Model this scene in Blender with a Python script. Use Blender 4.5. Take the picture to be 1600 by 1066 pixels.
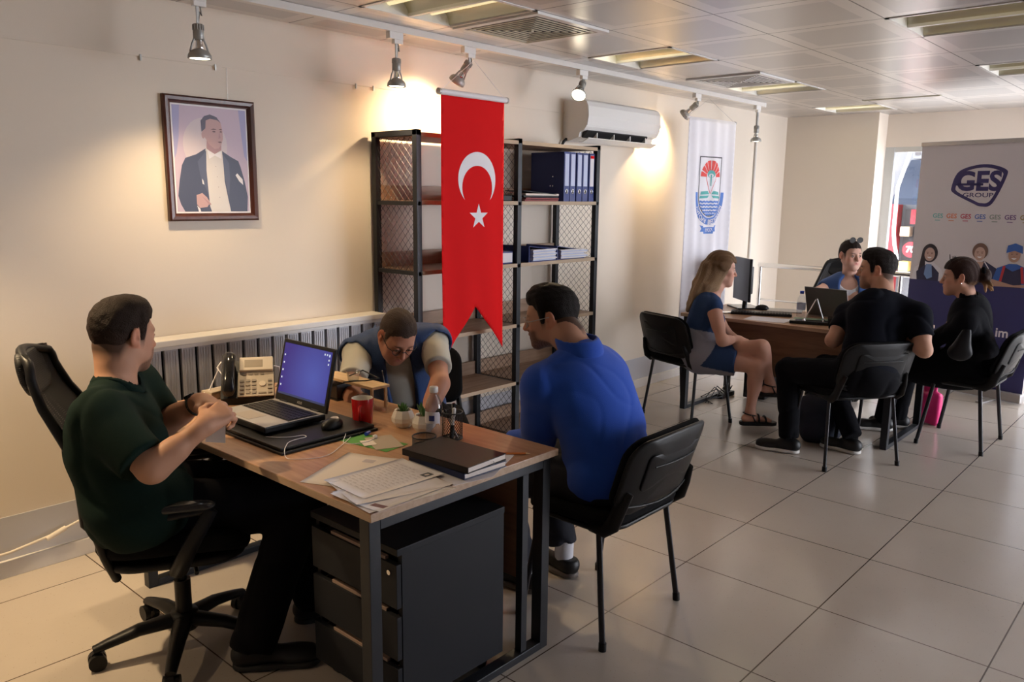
import bpy, bmesh, math, random
import numpy as np
from mathutils import Vector, Matrix, Euler
random.seed(7); np.random.seed(7)
for o in list(bpy.data.objects): bpy.data.objects.remove(o)
SC = bpy.context.scene
COL = SC.collection

# ------------------------------------------------------------------ camera
cam_d = bpy.data.cameras.new('camera'); cam = bpy.data.objects.new('camera', cam_d); COL.objects.link(cam)
cam.location = (0, 0, 1.608); cam.rotation_mode = 'XYZ'; cam.rotation_euler = (1.3929, -0.0106, -0.8375)
cam_d.sensor_width = 36; cam_d.lens = 1254.2 * 36 / 1600; cam_d.clip_start = 0.05; cam_d.clip_end = 200
SC.camera = cam
# ------------------------------------------------------------------ world, daylight, exposure
SC.view_settings.view_transform = 'Standard'; SC.view_settings.look = 'None'
SC.view_settings.gamma = 1; SC.view_settings.use_curve_mapping = False
SC.view_settings.exposure = 0.45
w = bpy.data.worlds.new('sky'); SC.world = w; w.use_nodes = True
bg = w.node_tree.nodes['Background']; bg.inputs[0].default_value = (0.90, 0.92, 1.0, 1); bg.inputs[1].default_value = 12.0

# daylight: sky light entering by the glass end of the room and the shop front (portals only guide the sampling)
def portal(loc, rot, sx, sy):
    l = bpy.data.lights.new('window_portal', 'AREA'); l.shape = 'RECTANGLE'; l.size = sx; l.size_y = sy; l.cycles.is_portal = True
    o = bpy.data.objects.new('window_portal', l); COL.objects.link(o); o.location = loc; o.rotation_euler = rot
portal((8.78, -0.9, 1.07), (0, math.radians(90), 0), 2.1, 7.2)
portal((7.1, -4.53, 1.3), (math.radians(90), 0, 0), 3.2, 2.0)
sun = bpy.data.lights.new('sun', 'SUN'); sun.energy = 1.0; sun.angle = 0.02; sun.color = (1.0, 0.96, 0.9)
so_ = bpy.data.objects.new('sun', sun); COL.objects.link(so_); so_.rotation_mode = 'QUATERNION'; so_.rotation_quaternion = Vector((0, 0, -1)).rotation_difference(Vector((0.62, 0.05, -0.78)))

CEIL = 2.46; WALL = 3.705
SPOT_E = 52.0

# ------------------------------------------------------------------ mesh helpers
class MB:
    def __init__(s): s.v = []; s.f = []; s.m = []; s.sm = []
    def add(s, vs, fs, mi=0, smooth=False):
        n = len(s.v); s.v += [tuple(p) for p in vs]
        for f in fs: s.f.append([i + n for i in f]); s.m.append(mi); s.sm.append(smooth)
        return s
    def box(s, a, b, mi=0, bev=0.0, rot=None, org=None):
        x0, y0, z0 = a; x1, y1, z1 = b
        if x0 > x1: x0, x1 = x1, x0
        if y0 > y1: y0, y1 = y1, y0
        if z0 > z1: z0, z1 = z1, z0
        if bev <= 0:
            vs = [(x, y, z) for z in (z0, z1) for y in (y0, y1) for x in (x0, x1)]
            fs = [(0, 2, 3, 1), (4, 5, 7, 6), (0, 1, 5, 4), (2, 6, 7, 3), (0, 4, 6, 2), (1, 3, 7, 5)]
        else:
            bm = bmesh.new(); bmesh.ops.create_cube(bm, size=1)
            for v in bm.verts:
                v.co = Vector(((x0 + x1) / 2 + v.co.x * (x1 - x0), (y0 + y1) / 2 + v.co.y * (y1 - y0), (z0 + z1) / 2 + v.co.z * (z1 - z0)))
            bmesh.ops.bevel(bm, geom=list(bm.edges), offset=bev, segments=2, affect='EDGES', profile=0.6)
            bm.verts.index_update(); vs = [tuple(v.co) for v in bm.verts]; fs = [[v.index for v in f.verts] for f in bm.faces]; bm.free()
        if rot is not None:
            o = Vector(org) if org is not None else Vector(((x0 + x1) / 2, (y0 + y1) / 2, (z0 + z1) / 2))
            vs = [tuple(o + rot @ (Vector(p) - o)) for p in vs]
        return s.add(vs, fs, mi)
    def tube(s, pts, r, n=10, mi=0, cap=True, flat=1.0, up=None, smooth=True):
        pts = [Vector(p) for p in pts]; rs = r if isinstance(r, (list, tuple)) else [r] * len(pts)
        vs = []; fs = []; prev = None
        for i, p in enumerate(pts):
            t = (pts[min(i + 1, len(pts) - 1)] - pts[max(i - 1, 0)]).normalized()
            if prev is None:
                a = Vector(up) if up is not None else (Vector((0, 0, 1)) if abs(t.z) < 0.9 else Vector((1, 0, 0)))
                u = (a - t * a.dot(t)).normalized()
            else:
                u = (prev - t * prev.dot(t)); u = u.normalized() if u.length > 1e-6 else prev
            prev = u; w_ = t.cross(u)
            for k in range(n):
                an = 2 * math.pi * k / n
                vs.append(p + (u * math.cos(an) * flat + w_ * math.sin(an)) * rs[i])
        for i in range(len(pts) - 1):
            for k in range(n):
                a = i * n + k; b = i * n + (k + 1) % n
                fs.append((a, b, b + n, a + n))
        s.add(vs, fs, mi, smooth)
        if cap:
            s.add(vs[:n], [list(range(n))[::-1]], mi); s.add(vs[-n:], [list(range(n))], mi)
        return s
    def lathe(s, prof, c=(0, 0, 0), n=24, mi=0, rot=None, smooth=True, start=0):
        vs = []; fs = []
        for r, z in prof:
            for k in range(n):
                a = 2 * math.pi * (k + start) / n; p = Vector((r * math.cos(a), r * math.sin(a), z))
                if rot is not None: p = rot @ p
                vs.append(Vector(c) + p)
        for i in range(len(prof) - 1):
            for k in range(n):
                a = i * n + k; b = i * n + (k + 1) % n
                fs.append((a, b, b + n, a + n))
        s.add(vs, fs, mi, smooth); return s
    def prism(s, poly, o, u, v, t, mi=0):
        """polygon (2-D) placed at o with axes u, v, extruded by vector t"""
        o = Vector(o); u = Vector(u); v = Vector(v); t = Vector(t); n = len(poly)
        a = [o + u * x + v * y for x, y in poly]; vs = a + [p + t for p in a]
        fs = [list(range(n))[::-1], [i + n for i in range(n)]] + [(i, (i + 1) % n, (i + 1) % n + n, i + n) for i in range(n)]
        return s.add(vs, fs, mi)
    def xf(s, M): s.v = [tuple(M @ Vector(p)) for p in s.v]; return s

def mesh_of(name, mb, mats):
    me = bpy.data.meshes.new(name)
    me.from_pydata([tuple(p) for p in mb.v], [], mb.f)
    for m in (mats if isinstance(mats, (list, tuple)) else [mats]): me.materials.append(m)
    me.polygons.foreach_set('material_index', mb.m); me.polygons.foreach_set('use_smooth', mb.sm)
    bm = bmesh.new(); bm.from_mesh(me); bmesh.ops.recalc_face_normals(bm, faces=bm.faces); bm.to_mesh(me); bm.free()
    me.update(); return me
def obj(name, mb, mats, parent=None, loc=None, rz=None):
    me = mb if isinstance(mb, bpy.types.Mesh) else mesh_of(name, mb, mats)
    o = bpy.data.objects.new(name, me); COL.objects.link(o)
    if parent is not None: o.parent = parent
    if loc is not None: o.location = loc
    if rz is not None: o.rotation_euler = (0, 0, rz)
    return o
def tag(o, label=None, cat=None, group=None, kind=None):
    if label: o['label'] = label
    if cat: o['category'] = cat
    if group: o['group'] = group
    if kind: o['kind'] = kind
    return o
def thing(name, label, cat, loc=(0, 0, 0), rz=0, group=None):
    o = bpy.data.objects.new(name, None); COL.objects.link(o); o.location = loc; o.rotation_euler = (0, 0, rz)
    o.empty_display_size = 0.05
    return tag(o, label, cat, group)
def struct(name, mb, mats): return tag(obj(name, mb, mats), kind='structure')
def dup(src, parent=None):
    c = src.copy(); COL.objects.link(c)
    if parent is not None: c.parent = parent
    for ch in [x for x in list(COL.objects) if x.parent == src]: dup(ch, c)
    return c
def rect_pts(w, h, r, n=6):
    out = []
    for cx, cy, a0 in ((w / 2 - r, h / 2 - r, 0), (-w / 2 + r, h / 2 - r, 90), (-w / 2 + r, -h / 2 + r, 180), (w / 2 - r, -h / 2 + r, 270)):
        for k in range(n + 1):
            a = math.radians(a0 + 90 * k / n); out.append((cx + r * math.cos(a), cy + r * math.sin(a)))
    return out
def pad(w, h, t, r, fn=None, crown=0.008, e=0.010, mi=0, shape=None):
    """cushion-like rounded slab in local x (width), y (height), z (thickness) then mapped by fn"""
    base = rect_pts(w, h, r)
    if shape: base = [shape(x, y) for x, y in base]
    n = len(base); rings = []
    def ring(s_, z): rings.append([(x * s_, y * s_, z) for x, y in base])
    m = min(w, h) / 2
    for q in (0.02, 0.25, 0.5, 0.75): ring(q, 0)
    ring(1 - e / m, 0); ring(1 - 0.3 * e / m, 0.3 * e); ring(1, e); ring(1, t - e); ring(1 - 0.3 * e / m, t - 0.3 * e); ring(1 - e / m, t)
    for q in (0.75, 0.5, 0.25, 0.02): ring(q, t + crown * (1 - q * q))
    mb = MB(); vs = [p for rg in rings for p in rg]
    if fn: vs = [fn(*p) for p in vs]
    fs = []
    for i in range(len(rings) - 1):
        for k in range(n): fs.append((i * n + k, i * n + (k + 1) % n, (i + 1) * n + (k + 1) % n, (i + 1) * n + k))
    fs.append(list(range(n))[::-1]); fs.append([(len(rings) - 1) * n + k for k in range(n)])
    mb.add(vs, fs, mi, True); return mb
def join(*mbs):
    o = MB()
    for m in mbs:
        n = len(o.v); o.v += m.v; o.f += [[i + n for i in f] for f in m.f]; o.m += m.m; o.sm += m.sm
    return o

# ------------------------------------------------------------------ materials
def nodes(name):
    m = bpy.data.materials.new(name); m.use_nodes = True; nt = m.node_tree
    return m, nt, nt.nodes['Principled BSDF']
def N(nt, t, **kw):
    n = nt.nodes.new(t)
    for k, v in kw.items(): setattr(n, k, v)
    return n
def mathn(nt, op, a, b=None, c=None):
    n = N(nt, 'ShaderNodeMath', operation=op)
    for i, x in enumerate((a, b, c)):
        if x is None: continue
        if isinstance(x, (int, float)): n.inputs[i].default_value = x
        else: nt.links.new(x, n.inputs[i])
    return n.outputs[0]
def mixc(nt, f, a, b):
    n = N(nt, 'ShaderNodeMix', data_type='RGBA')
    for s_, x in ((0, f), (6, a), (7, b)):
        if isinstance(x, (int, float)): n.inputs[s_].default_value = x
        elif isinstance(x, (tuple, list)): n.inputs[s_].default_value = (*x[:3], 1)
        else: nt.links.new(x, n.inputs[s_])
    return n.outputs[2]
def mat(name, col, rough=0.5, metal=0.0, var=0.0, vscale=6.0, bump=0.0, bscale=60.0, spec=0.5, emit=None, estr=0, alpha=1.0, trans=0, ior=1.45, coat=0, stretch=None, sheen=0, tint=False):
    m, nt, p = nodes(name)
    p.inputs['Base Color'].default_value = (*col, 1); p.inputs['Roughness'].default_value = rough
    p.inputs['Metallic'].default_value = metal; p.inputs['Specular IOR Level'].default_value = spec
    p.inputs['IOR'].default_value = ior
    if trans: p.inputs['Transmission Weight'].default_value = trans
    if coat: p.inputs['Coat Weight'].default_value = coat; p.inputs['Coat Roughness'].default_value = 0.15
    if sheen: p.inputs['Sheen Weight'].default_value = sheen; p.inputs['Sheen Roughness'].default_value = 0.6
    if alpha < 1: p.inputs['Alpha'].default_value = alpha
    if emit: p.inputs['Emission Color'].default_value = (*emit, 1); p.inputs['Emission Strength'].default_value = estr
    tc = None
    def coord():
        nonlocal tc
        if tc is None:
            tc = N(nt, 'ShaderNodeTexCoord').outputs['Object']
            if stretch:
                mp = N(nt, 'ShaderNodeMapping'); mp.inputs['Scale'].default_value = stretch; nt.links.new(tc, mp.inputs[0]); tc = mp.outputs[0]
        return tc
    if tint:
        at = N(nt, 'ShaderNodeAttribute', attribute_name='tint'); nt.links.new(at.outputs['Color'], p.inputs['Base Color'])
    if var and not tint:
        no = N(nt, 'ShaderNodeTexNoise'); no.inputs['Scale'].default_value = vscale; no.inputs['Detail'].default_value = 5
        nt.links.new(coord(), no.inputs['Vector'])
        a = tuple(max(0, c * (1 - var)) for c in col); b = tuple(min(1, c * (1 + var)) for c in col)
        nt.links.new(mixc(nt, no.outputs[0], a, b), p.inputs['Base Color'])
    if bump:
        nb = N(nt, 'ShaderNodeTexNoise'); nb.inputs['Scale'].default_value = bscale; nb.inputs['Detail'].default_value = 3
        nt.links.new(coord(), nb.inputs['Vector'])
        bu = N(nt, 'ShaderNodeBump'); bu.inputs['Strength'].default_value = bump; bu.inputs['Distance'].default_value = 0.004
        nt.links.new(nb.outputs[0], bu.inputs['Height']); nt.links.new(bu.outputs[0], p.inputs['Normal'])
    return m
def wood(name, a, b, rough=0.4, axis='Y', scale=9, spec=0.5):
    m, nt, p = nodes(name); tc = N(nt, 'ShaderNodeTexCoord'); mp = N(nt, 'ShaderNodeMapping')
    mp.inputs['Scale'].default_value = {'X': (0.5, 5, 5), 'Y': (5, 0.5, 5), 'Z': (5, 5, 0.5)}[axis]
    nt.links.new(tc.outputs['Object'], mp.inputs[0])
    no = N(nt, 'ShaderNodeTexNoise'); no.inputs['Scale'].default_value = scale; no.inputs['Detail'].default_value = 8; no.inputs['Distortion'].default_value = 0.9
    nt.links.new(mp.outputs[0], no.inputs['Vector'])
    r = N(nt, 'ShaderNodeValToRGB'); r.color_ramp.elements[0].position = 0.33; r.color_ramp.elements[1].position = 0.68
    r.color_ramp.elements[0].color = (*a, 1); r.color_ramp.elements[1].color = (*b, 1)
    nt.links.new(no.outputs[0], r.inputs[0]); nt.links.new(r.outputs[0], p.inputs['Base Color'])
    p.inputs['Roughness'].default_value = rough; p.inputs['Specular IOR Level'].default_value = spec
    return m
def dist_to_line(nt, coord, x0, s_):
    """distance in metres to the nearest of the lines x0 + k*s_"""
    a = mathn(nt, 'DIVIDE', mathn(nt, 'SUBTRACT', coord, x0), s_)
    return mathn(nt, 'MULTIPLY', mathn(nt, 'PINGPONG', a, 0.5), s_)

def thin_clear(name, col, rough):
    m, nt, p = nodes(name); tr = N(nt, 'ShaderNodeBsdfTransparent'); tr.inputs[0].default_value = (*col, 1); gl = N(nt, 'ShaderNodeBsdfGlossy'); gl.inputs['Roughness'].default_value = rough
    lw = N(nt, 'ShaderNodeLayerWeight'); lw.inputs[0].default_value = 0.5; f = mathn(nt, 'ADD', mathn(nt, 'MULTIPLY', mathn(nt, 'POWER', lw.outputs['Facing'], 4.0), 0.6), 0.035); mx = N(nt, 'ShaderNodeMixShader')
    nt.links.new(f, mx.inputs[0]); nt.links.new(tr.outputs[0], mx.inputs[1]); nt.links.new(gl.outputs[0], mx.inputs[2]); nt.links.new(mx.outputs[0], nt.nodes['Material Output'].inputs['Surface']); return m

M = {}
def build_materials():
    M['wall'] = mat('painted_wall', (0.76, 0.68, 0.585), 0.62, var=0.05, vscale=1.1, bump=0.08, bscale=220, spec=0.3)
    M['wall_low'] = mat('grey_wall_paint', (0.52, 0.52, 0.56), 0.45, var=0.05, vscale=2)
    M['trimw'] = mat('white_trim', (0.72, 0.69, 0.66), 0.35)
    M['alu'] = mat('grey_window_aluminium', (0.55, 0.56, 0.55), 0.4, 0.3)
    # floor: 60 cm terrazzo tiles
    m, nt, p = nodes('terrazzo_tiles'); tc = N(nt, 'ShaderNodeTexCoord'); sp = N(nt, 'ShaderNodeSeparateXYZ'); nt.links.new(tc.outputs['Object'], sp.inputs[0])
    dx = dist_to_line(nt, sp.outputs[0], 1.843, 0.6); dy = dist_to_line(nt, sp.outputs[1], 1.666, 0.6)
    line = mathn(nt, 'LESS_THAN', mathn(nt, 'MINIMUM', dx, dy), 0.0026)
    n1 = N(nt, 'ShaderNodeTexNoise'); n1.inputs['Scale'].default_value = 2.2; n1.inputs['Detail'].default_value = 6; nt.links.new(tc.outputs['Object'], n1.inputs['Vector'])
    base = mixc(nt, n1.outputs[0], (0.45, 0.39, 0.335), (0.53, 0.47, 0.41))
    vo = N(nt, 'ShaderNodeTexVoronoi'); vo.inputs['Scale'].default_value = 120; nt.links.new(tc.outputs['Object'], vo.inputs['Vector'])
    n2 = N(nt, 'ShaderNodeTexNoise'); n2.inputs['Scale'].default_value = 90; n2.inputs['Detail'].default_value = 2; nt.links.new(tc.outputs['Object'], n2.inputs['Vector'])
    spk = mathn(nt, 'MULTIPLY', mathn(nt, 'LESS_THAN', vo.outputs['Distance'], 0.20), mathn(nt, 'GREATER_THAN', n2.outputs[0], 0.60))
    base = mixc(nt, mathn(nt, 'MULTIPLY', spk, 0.55), base, (0.24, 0.19, 0.14))
    nt.links.new(mixc(nt, line, base, (0.07, 0.045, 0.03)), p.inputs['Base Color'])
    n3 = N(nt, 'ShaderNodeTexNoise'); n3.inputs['Scale'].default_value = 3; n3.inputs['Detail'].default_value = 5; nt.links.new(tc.outputs['Object'], n3.inputs['Vector'])
    nt.links.new(mathn(nt, 'ADD', mathn(nt, 'MULTIPLY', n3.outputs[0], 0.16), 0.12), p.inputs['Roughness'])
    p.inputs['Specular IOR Level'].default_value = 0.5
    M['floor'] = m
    # ceiling: perforated metal panels
    m, nt, p = nodes('perforated_metal_ceiling'); tc = N(nt, 'ShaderNodeTexCoord'); sp = N(nt, 'ShaderNodeSeparateXYZ'); nt.links.new(tc.outputs['Object'], sp.inputs[0])
    dx = dist_to_line(nt, sp.outputs[0], 3.581, 0.5833); dy = dist_to_line(nt, sp.outputs[1], 1.967, 0.5833)
    dm = mathn(nt, 'MINIMUM', dx, dy)
    inner = mathn(nt, 'GREATER_THAN', dm, 0.075)
    base = mixc(nt, inner, (0.66, 0.63, 0.61), (0.52, 0.50, 0.49))
    nt.links.new(mixc(nt, mathn(nt, 'LESS_THAN', dm, 0.0035), base, (0.05, 0.04, 0.04)), p.inputs['Base Color'])
    n1 = N(nt, 'ShaderNodeTexNoise'); n1.inputs['Scale'].default_value = 0.9; n1.inputs['Detail'].default_value = 3; nt.links.new(tc.outputs['Object'], n1.inputs['Vector'])
    p.inputs['Roughness'].default_value = 0.30
    # each panel sags a little differently
    vx = mathn(nt, 'FLOOR', mathn(nt, 'DIVIDE', mathn(nt, 'SUBTRACT', sp.outputs[0], 3.581), 0.5833)); vy = mathn(nt, 'FLOOR', mathn(nt, 'DIVIDE', mathn(nt, 'SUBTRACT', sp.outputs[1], 1.967), 0.5833))
    cb = N(nt, 'ShaderNodeCombineXYZ'); nt.links.new(vx, cb.inputs[0]); nt.links.new(vy, cb.inputs[1])
    wn = N(nt, 'ShaderNodeTexWhiteNoise'); nt.links.new(cb.outputs[0], wn.inputs['Vector'])
    vm = N(nt, 'ShaderNodeVectorMath', operation='MULTIPLY_ADD'); nt.links.new(wn.outputs['Color'], vm.inputs[0]); vm.inputs[1].default_value = (0.02, 0.02, 0); vm.inputs[2].default_value = (-0.010, -0.010, 0)
    ge = N(nt, 'ShaderNodeNewGeometry'); va = N(nt, 'ShaderNodeVectorMath', operation='ADD'); nt.links.new(ge.outputs['Normal'], va.inputs[0]); nt.links.new(vm.outputs[0], va.inputs[1])
    vn = N(nt, 'ShaderNodeVectorMath', operation='NORMALIZE'); nt.links.new(va.outputs[0], vn.inputs[0]); nt.links.new(vn.outputs[0], p.inputs['Normal'])
    p.inputs['Metallic'].default_value = 0.55
    M['ceiling'] = m
    M['black_metal'] = mat('anthracite_metal', (0.016, 0.018, 0.023), 0.42, 0.2, bump=0.05, bscale=300)
    M['black_plastic'] = mat('black_plastic', (0.008, 0.008, 0.009), 0.40, spec=0.3, bump=0.10, bscale=500)
    M['black_fabric'] = mat('black_fabric', (0.006, 0.006, 0.007), 0.9, spec=0.12, bump=0.3, bscale=700)
    M['black_leather'] = mat('black_leatherette', (0.012, 0.011, 0.011), 0.42, spec=0.3, bump=0.12, bscale=260)
    M['black_tube'] = mat('black_lacquered_tube', (0.022, 0.022, 0.028), 0.3)
    M['desk'] = wood('oak_laminate', (0.36, 0.19, 0.10), (0.47, 0.27, 0.15), 0.33, 'Y')
    M['desk_edge'] = wood('laminate_edge', (0.42, 0.28, 0.18), (0.52, 0.37, 0.26), 0.45, 'Y')
    M['panel'] = wood('walnut_modesty_panel', (0.17, 0.085, 0.045), (0.25, 0.13, 0.07), 0.42, 'Y', 5)
    M['shelf'] = wood('greyed_oak_board', (0.30, 0.19, 0.12), (0.42, 0.28, 0.19), 0.5, 'X', 7)
    M['shelf_edge'] = mat('oak_edge_band', (0.45, 0.33, 0.22), 0.5)
    M['mesh'] = mat('expanded_metal', (0.02, 0.02, 0.022), 0.45, 0.3)
    M['white_plastic'] = mat('white_plastic', (0.78, 0.77, 0.76), 0.28)
    M['dark'] = mat('dark_cavity', (0.01, 0.01, 0.012), 0.6)
    M['chrome'] = mat('chrome', (0.75, 0.75, 0.76), 0.14, 1.0)
    M['grey_metal'] = mat('grey_lamp_metal', (0.36, 0.36, 0.35), 0.42, 0.35)
    M['silver'] = mat('silver_plastic', (0.42, 0.40, 0.39), 0.35, 0.4)
    M['paper'] = mat('paper', (0.78, 0.75, 0.78), 0.7)
    M['paper2'] = mat('cream_paper', (0.74, 0.66, 0.60), 0.7)
    M['ink'] = mat('ink', (0.12, 0.12, 0.14), 0.7)
    M['ink_soft'] = mat('faint_print', (0.50, 0.46, 0.48), 0.7)
    M['red'] = mat('flag_red', (0.72, 0.008, 0.010), 0.7, spec=0.1)
    M['flagwhite'] = mat('flag_white', (0.82, 0.80, 0.84), 0.6)
    M['cloth_white'] = mat('banner_white_cloth', (0.82, 0.80, 0.86), 0.7)
    M['blue'] = mat('binder_blue', (0.018, 0.035, 0.19), 0.42)
    M['label'] = mat('binder_label', (0.55, 0.60, 0.80), 0.5)
    M['glass'] = thin_clear('window_glass', (0.97, 0.98, 0.98), 0.02)
    M['frame'] = wood('dark_mahogany', (0.05, 0.014, 0.010), (0.085, 0.025, 0.016), 0.28, 'Z', 6)
    M['lamp'] = mat('lamp_glass', (1, 0.95, 0.8), 0.3, emit=(1.0, 0.88, 0.66), estr=14)
    M['tube_on'] = mat('fluorescent_tube', (1, 0.97, 0.85), 0.3, emit=(1.0, 0.88, 0.55), estr=3.2)
    M['tube_dim'] = mat('dim_fluorescent_tube', (0.9, 0.88, 0.7), 0.3, emit=(1.0, 0.85, 0.45), estr=0.55)
    M['reflector'] = mat('lamp_reflector', (0.62, 0.60, 0.48), 0.3, 0.6)
    M['skin'] = mat('skin', (0.5, 0.3, 0.2), 0.55, tint=True, bump=0.05, bscale=300, spec=0.3)
    M['hair'] = mat('hair', (0.012, 0.008, 0.006), 0.6, tint=True, bump=0.9, bscale=240, spec=0.15)
    M['clothtint'] = mat('patched_cloth', (1, 1, 1), 0.85, tint=True, bump=0.2, bscale=500, spec=0.15)
# ------------------------------------------------------------------ organic surfaces: signed distances meshed with surface nets
def _np(v): return np.array(v, dtype=np.float64)
class Sdf:
    """list of primitives joined smoothly; each is (fn, lo, hi, op, k)"""
    def __init__(s): s.p = []; s.noise = None
    def cone(s, a, b, r1, r2, k=0.02, op='+', cut=None, cut0=None):
        a = _np(a); b = _np(b); R_ = max(r1, r2)
        ba = b - a; l2 = max(1e-9, float(ba @ ba))
        def fn(X, Y, Z):
            px = X - a[0]; py = Y - a[1]; pz = Z - a[2]
            t = np.clip((px * ba[0] + py * ba[1] + pz * ba[2]) / l2, 0, 1)
            d = np.sqrt((px - ba[0] * t) ** 2 + (py - ba[1] * t) ** 2 + (pz - ba[2] * t) ** 2) - (r1 + (r2 - r1) * t)
            for c in (cut, cut0):
                if c is not None:
                    o, n = c; d = np.maximum(d, (X - o[0]) * n[0] + (Y - o[1]) * n[1] + (Z - o[2]) * n[2])
            return d
        s.p.append((fn, np.minimum(a, b) - R_, np.maximum(a, b) + R_, op, k)); return s
    def ell(s, c, r, Rm=None, k=0.02, op='+'):
        c = _np(c); r = _np(r); Rm = np.eye(3) if Rm is None else _np(Rm)
        ext = np.sqrt(((Rm * r) ** 2).sum(1))
        def fn(X, Y, Z):
            px = X - c[0]; py = Y - c[1]; pz = Z - c[2]
            q = [(px * Rm[0, i] + py * Rm[1, i] + pz * Rm[2, i]) for i in range(3)]
            k0 = np.sqrt(sum((q[i] / r[i]) ** 2 for i in range(3))); k1 = np.sqrt(sum((q[i] / r[i] ** 2) ** 2 for i in range(3)))
            return k0 * (k0 - 1) / np.maximum(k1, 1e-9)
        s.p.append((fn, c - ext, c + ext, op, k)); return s
    def box(s, c, h, Rm=None, rr=0.005, k=0.01, op='+'):
        c = _np(c); h = _np(h) - rr; Rm = np.eye(3) if Rm is None else _np(Rm)
        ext = (np.abs(Rm) * (h + rr)).sum(1)
        def fn(X, Y, Z):
            px = X - c[0]; py = Y - c[1]; pz = Z - c[2]
            q = [np.abs(px * Rm[0, i] + py * Rm[1, i] + pz * Rm[2, i]) - h[i] for i in range(3)]
            out = np.sqrt(sum(np.maximum(qi, 0) ** 2 for qi in q)); ins = np.minimum(np.maximum(q[0], np.maximum(q[1], q[2])), 0)
            return out + ins - rr
        s.p.append((fn, c - ext, c + ext, op, k)); return s
    def plane(s, o, n):
        """keep the side where (p-o).n < 0"""
        o = _np(o); n = _np(n); n = n / np.linalg.norm(n)
        s.p.append((lambda X, Y, Z: (X - o[0]) * n[0] + (Y - o[1]) * n[1] + (Z - o[2]) * n[2], None, None, 'i', 0)); return s
    def cutfn(s, fn): s.p.append((fn, None, None, 'i', 0)); return s
    def bounds(s):
        lo = np.min([p[1] for p in s.p if p[1] is not None and p[3] == '+'], 0); hi = np.max([p[2] for p in s.p if p[2] is not None and p[3] == '+'], 0)
        return lo - 0.02, hi + 0.02
    def mesh(s, h, lo=None, hi=None):
        l0, h0 = s.bounds()
        lo = l0 if lo is None else np.maximum(_np(lo), l0); hi = h0 if hi is None else np.minimum(_np(hi), h0)
        n = np.maximum(((hi - lo) / h).astype(int) + 2, 3)
        ax = [lo[i] + h * np.arange(n[i]) for i in range(3)]
        F = np.full(n, 0.2, dtype=np.float32)
        for fn, a, b, op, k in s.p:
            if a is None:
                F[:] = np.maximum(F, fn(ax[0][:, None, None], ax[1][None, :, None], ax[2][None, None, :])); continue
            mgn = k + 2.5 * h
            i0 = np.clip(np.floor((a - mgn - lo) / h).astype(int), 0, n); i1 = np.clip(np.ceil((b + mgn - lo) / h).astype(int) + 1, 0, n)
            if np.any(i1 <= i0): continue
            sl = tuple(slice(i0[i], i1[i]) for i in range(3))
            d = fn(ax[0][sl[0]][:, None, None], ax[1][sl[1]][None, :, None], ax[2][sl[2]][None, None, :]).astype(np.float32)
            G = F[sl]
            if op == '+':
                hh = np.maximum(k - np.abs(G - d), 0) / max(k, 1e-6); F[sl] = np.minimum(G, d) - hh * hh * k * 0.25
            elif op == '-':
                d = -d; hh = np.maximum(k - np.abs(G - d), 0) / max(k, 1e-6); F[sl] = np.maximum(G, d) + hh * hh * k * 0.25
        if s.noise is not None: F = F + s.noise(ax[0][:, None, None], ax[1][None, :, None], ax[2][None, None, :]).astype(np.float32)
        return surfnet(F, lo, h)
def surfnet(F, lo, h):
    S = F < 0; cnt = np.zeros(tuple(d - 1 for d in F.shape), dtype=np.int8)
    cs = [(i, j, k) for i in (0, 1) for j in (0, 1) for k in (0, 1)]
    for i, j, k in cs: cnt += S[i:F.shape[0] - 1 + i, j:F.shape[1] - 1 + j, k:F.shape[2] - 1 + k]
    act = (cnt > 0) & (cnt < 8); I, J, K = np.nonzero(act)
    vid = np.full(act.shape, -1, dtype=np.int64); vid[I, J, K] = np.arange(len(I))
    val = {c: F[I + c[0], J + c[1], K + c[2]].astype(np.float64) for c in cs}
    acc = np.zeros((len(I), 3)); num = np.zeros(len(I))
    for a in cs:
        for d in range(3):
            if a[d]: continue
            b = list(a); b[d] = 1; b = tuple(b); va, vb = val[a], val[b]
            m = (va < 0) != (vb < 0); t = np.where(m, va / np.where(m, va - vb, 1), 0)
            p = np.tile(_np(a), (len(I), 1)); p[:, d] += t; acc[m] += p[m]; num[m] += 1
    V = lo + h * (np.stack([I, J, K], 1) + acc / num[:, None])
    faces = []
    for d in range(3):
        e, f = (d + 1) % 3, (d + 2) % 3
        A = np.take(S, range(0, S.shape[d] - 1), axis=d); B = np.take(S, range(1, S.shape[d]), axis=d)
        P = np.argwhere(A != B); ok = (P[:, e] >= 1) & (P[:, f] >= 1) & (P[:, e] < S.shape[e] - 1) & (P[:, f] < S.shape[f] - 1); P = P[ok]
        if not len(P): continue
        ins = A[P[:, 0], P[:, 1], P[:, 2]]
        def g(de, df):
            Q = P.copy(); Q[:, e] -= de; Q[:, f] -= df; return vid[Q[:, 0], Q[:, 1], Q[:, 2]]
        q = np.stack([g(1, 1), g(0, 1), g(0, 0), g(1, 0)], 1); q[~ins] = q[~ins][:, ::-1]; faces.append(q)
    Q = np.concatenate(faces) if faces else np.zeros((0, 4), int)
    return V, Q[(Q >= 0).all(1)]
def smooth_v(V, Q, it=1, lam=0.5):
    e = np.concatenate([Q[:, [0, 1]], Q[:, [1, 2]], Q[:, [2, 3]], Q[:, [3, 0]]]); n = len(V)
    for _ in range(it):
        acc = np.zeros((n, 3)); c = np.zeros(n)
        for a, b in ((0, 1), (1, 0)):
            for d in range(3): acc[:, d] += np.bincount(e[:, a], weights=V[e[:, b], d], minlength=n)
            c += np.bincount(e[:, a], minlength=n)
        V = V + lam * (acc / np.maximum(c, 1)[:, None] - V)
    return V
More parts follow.
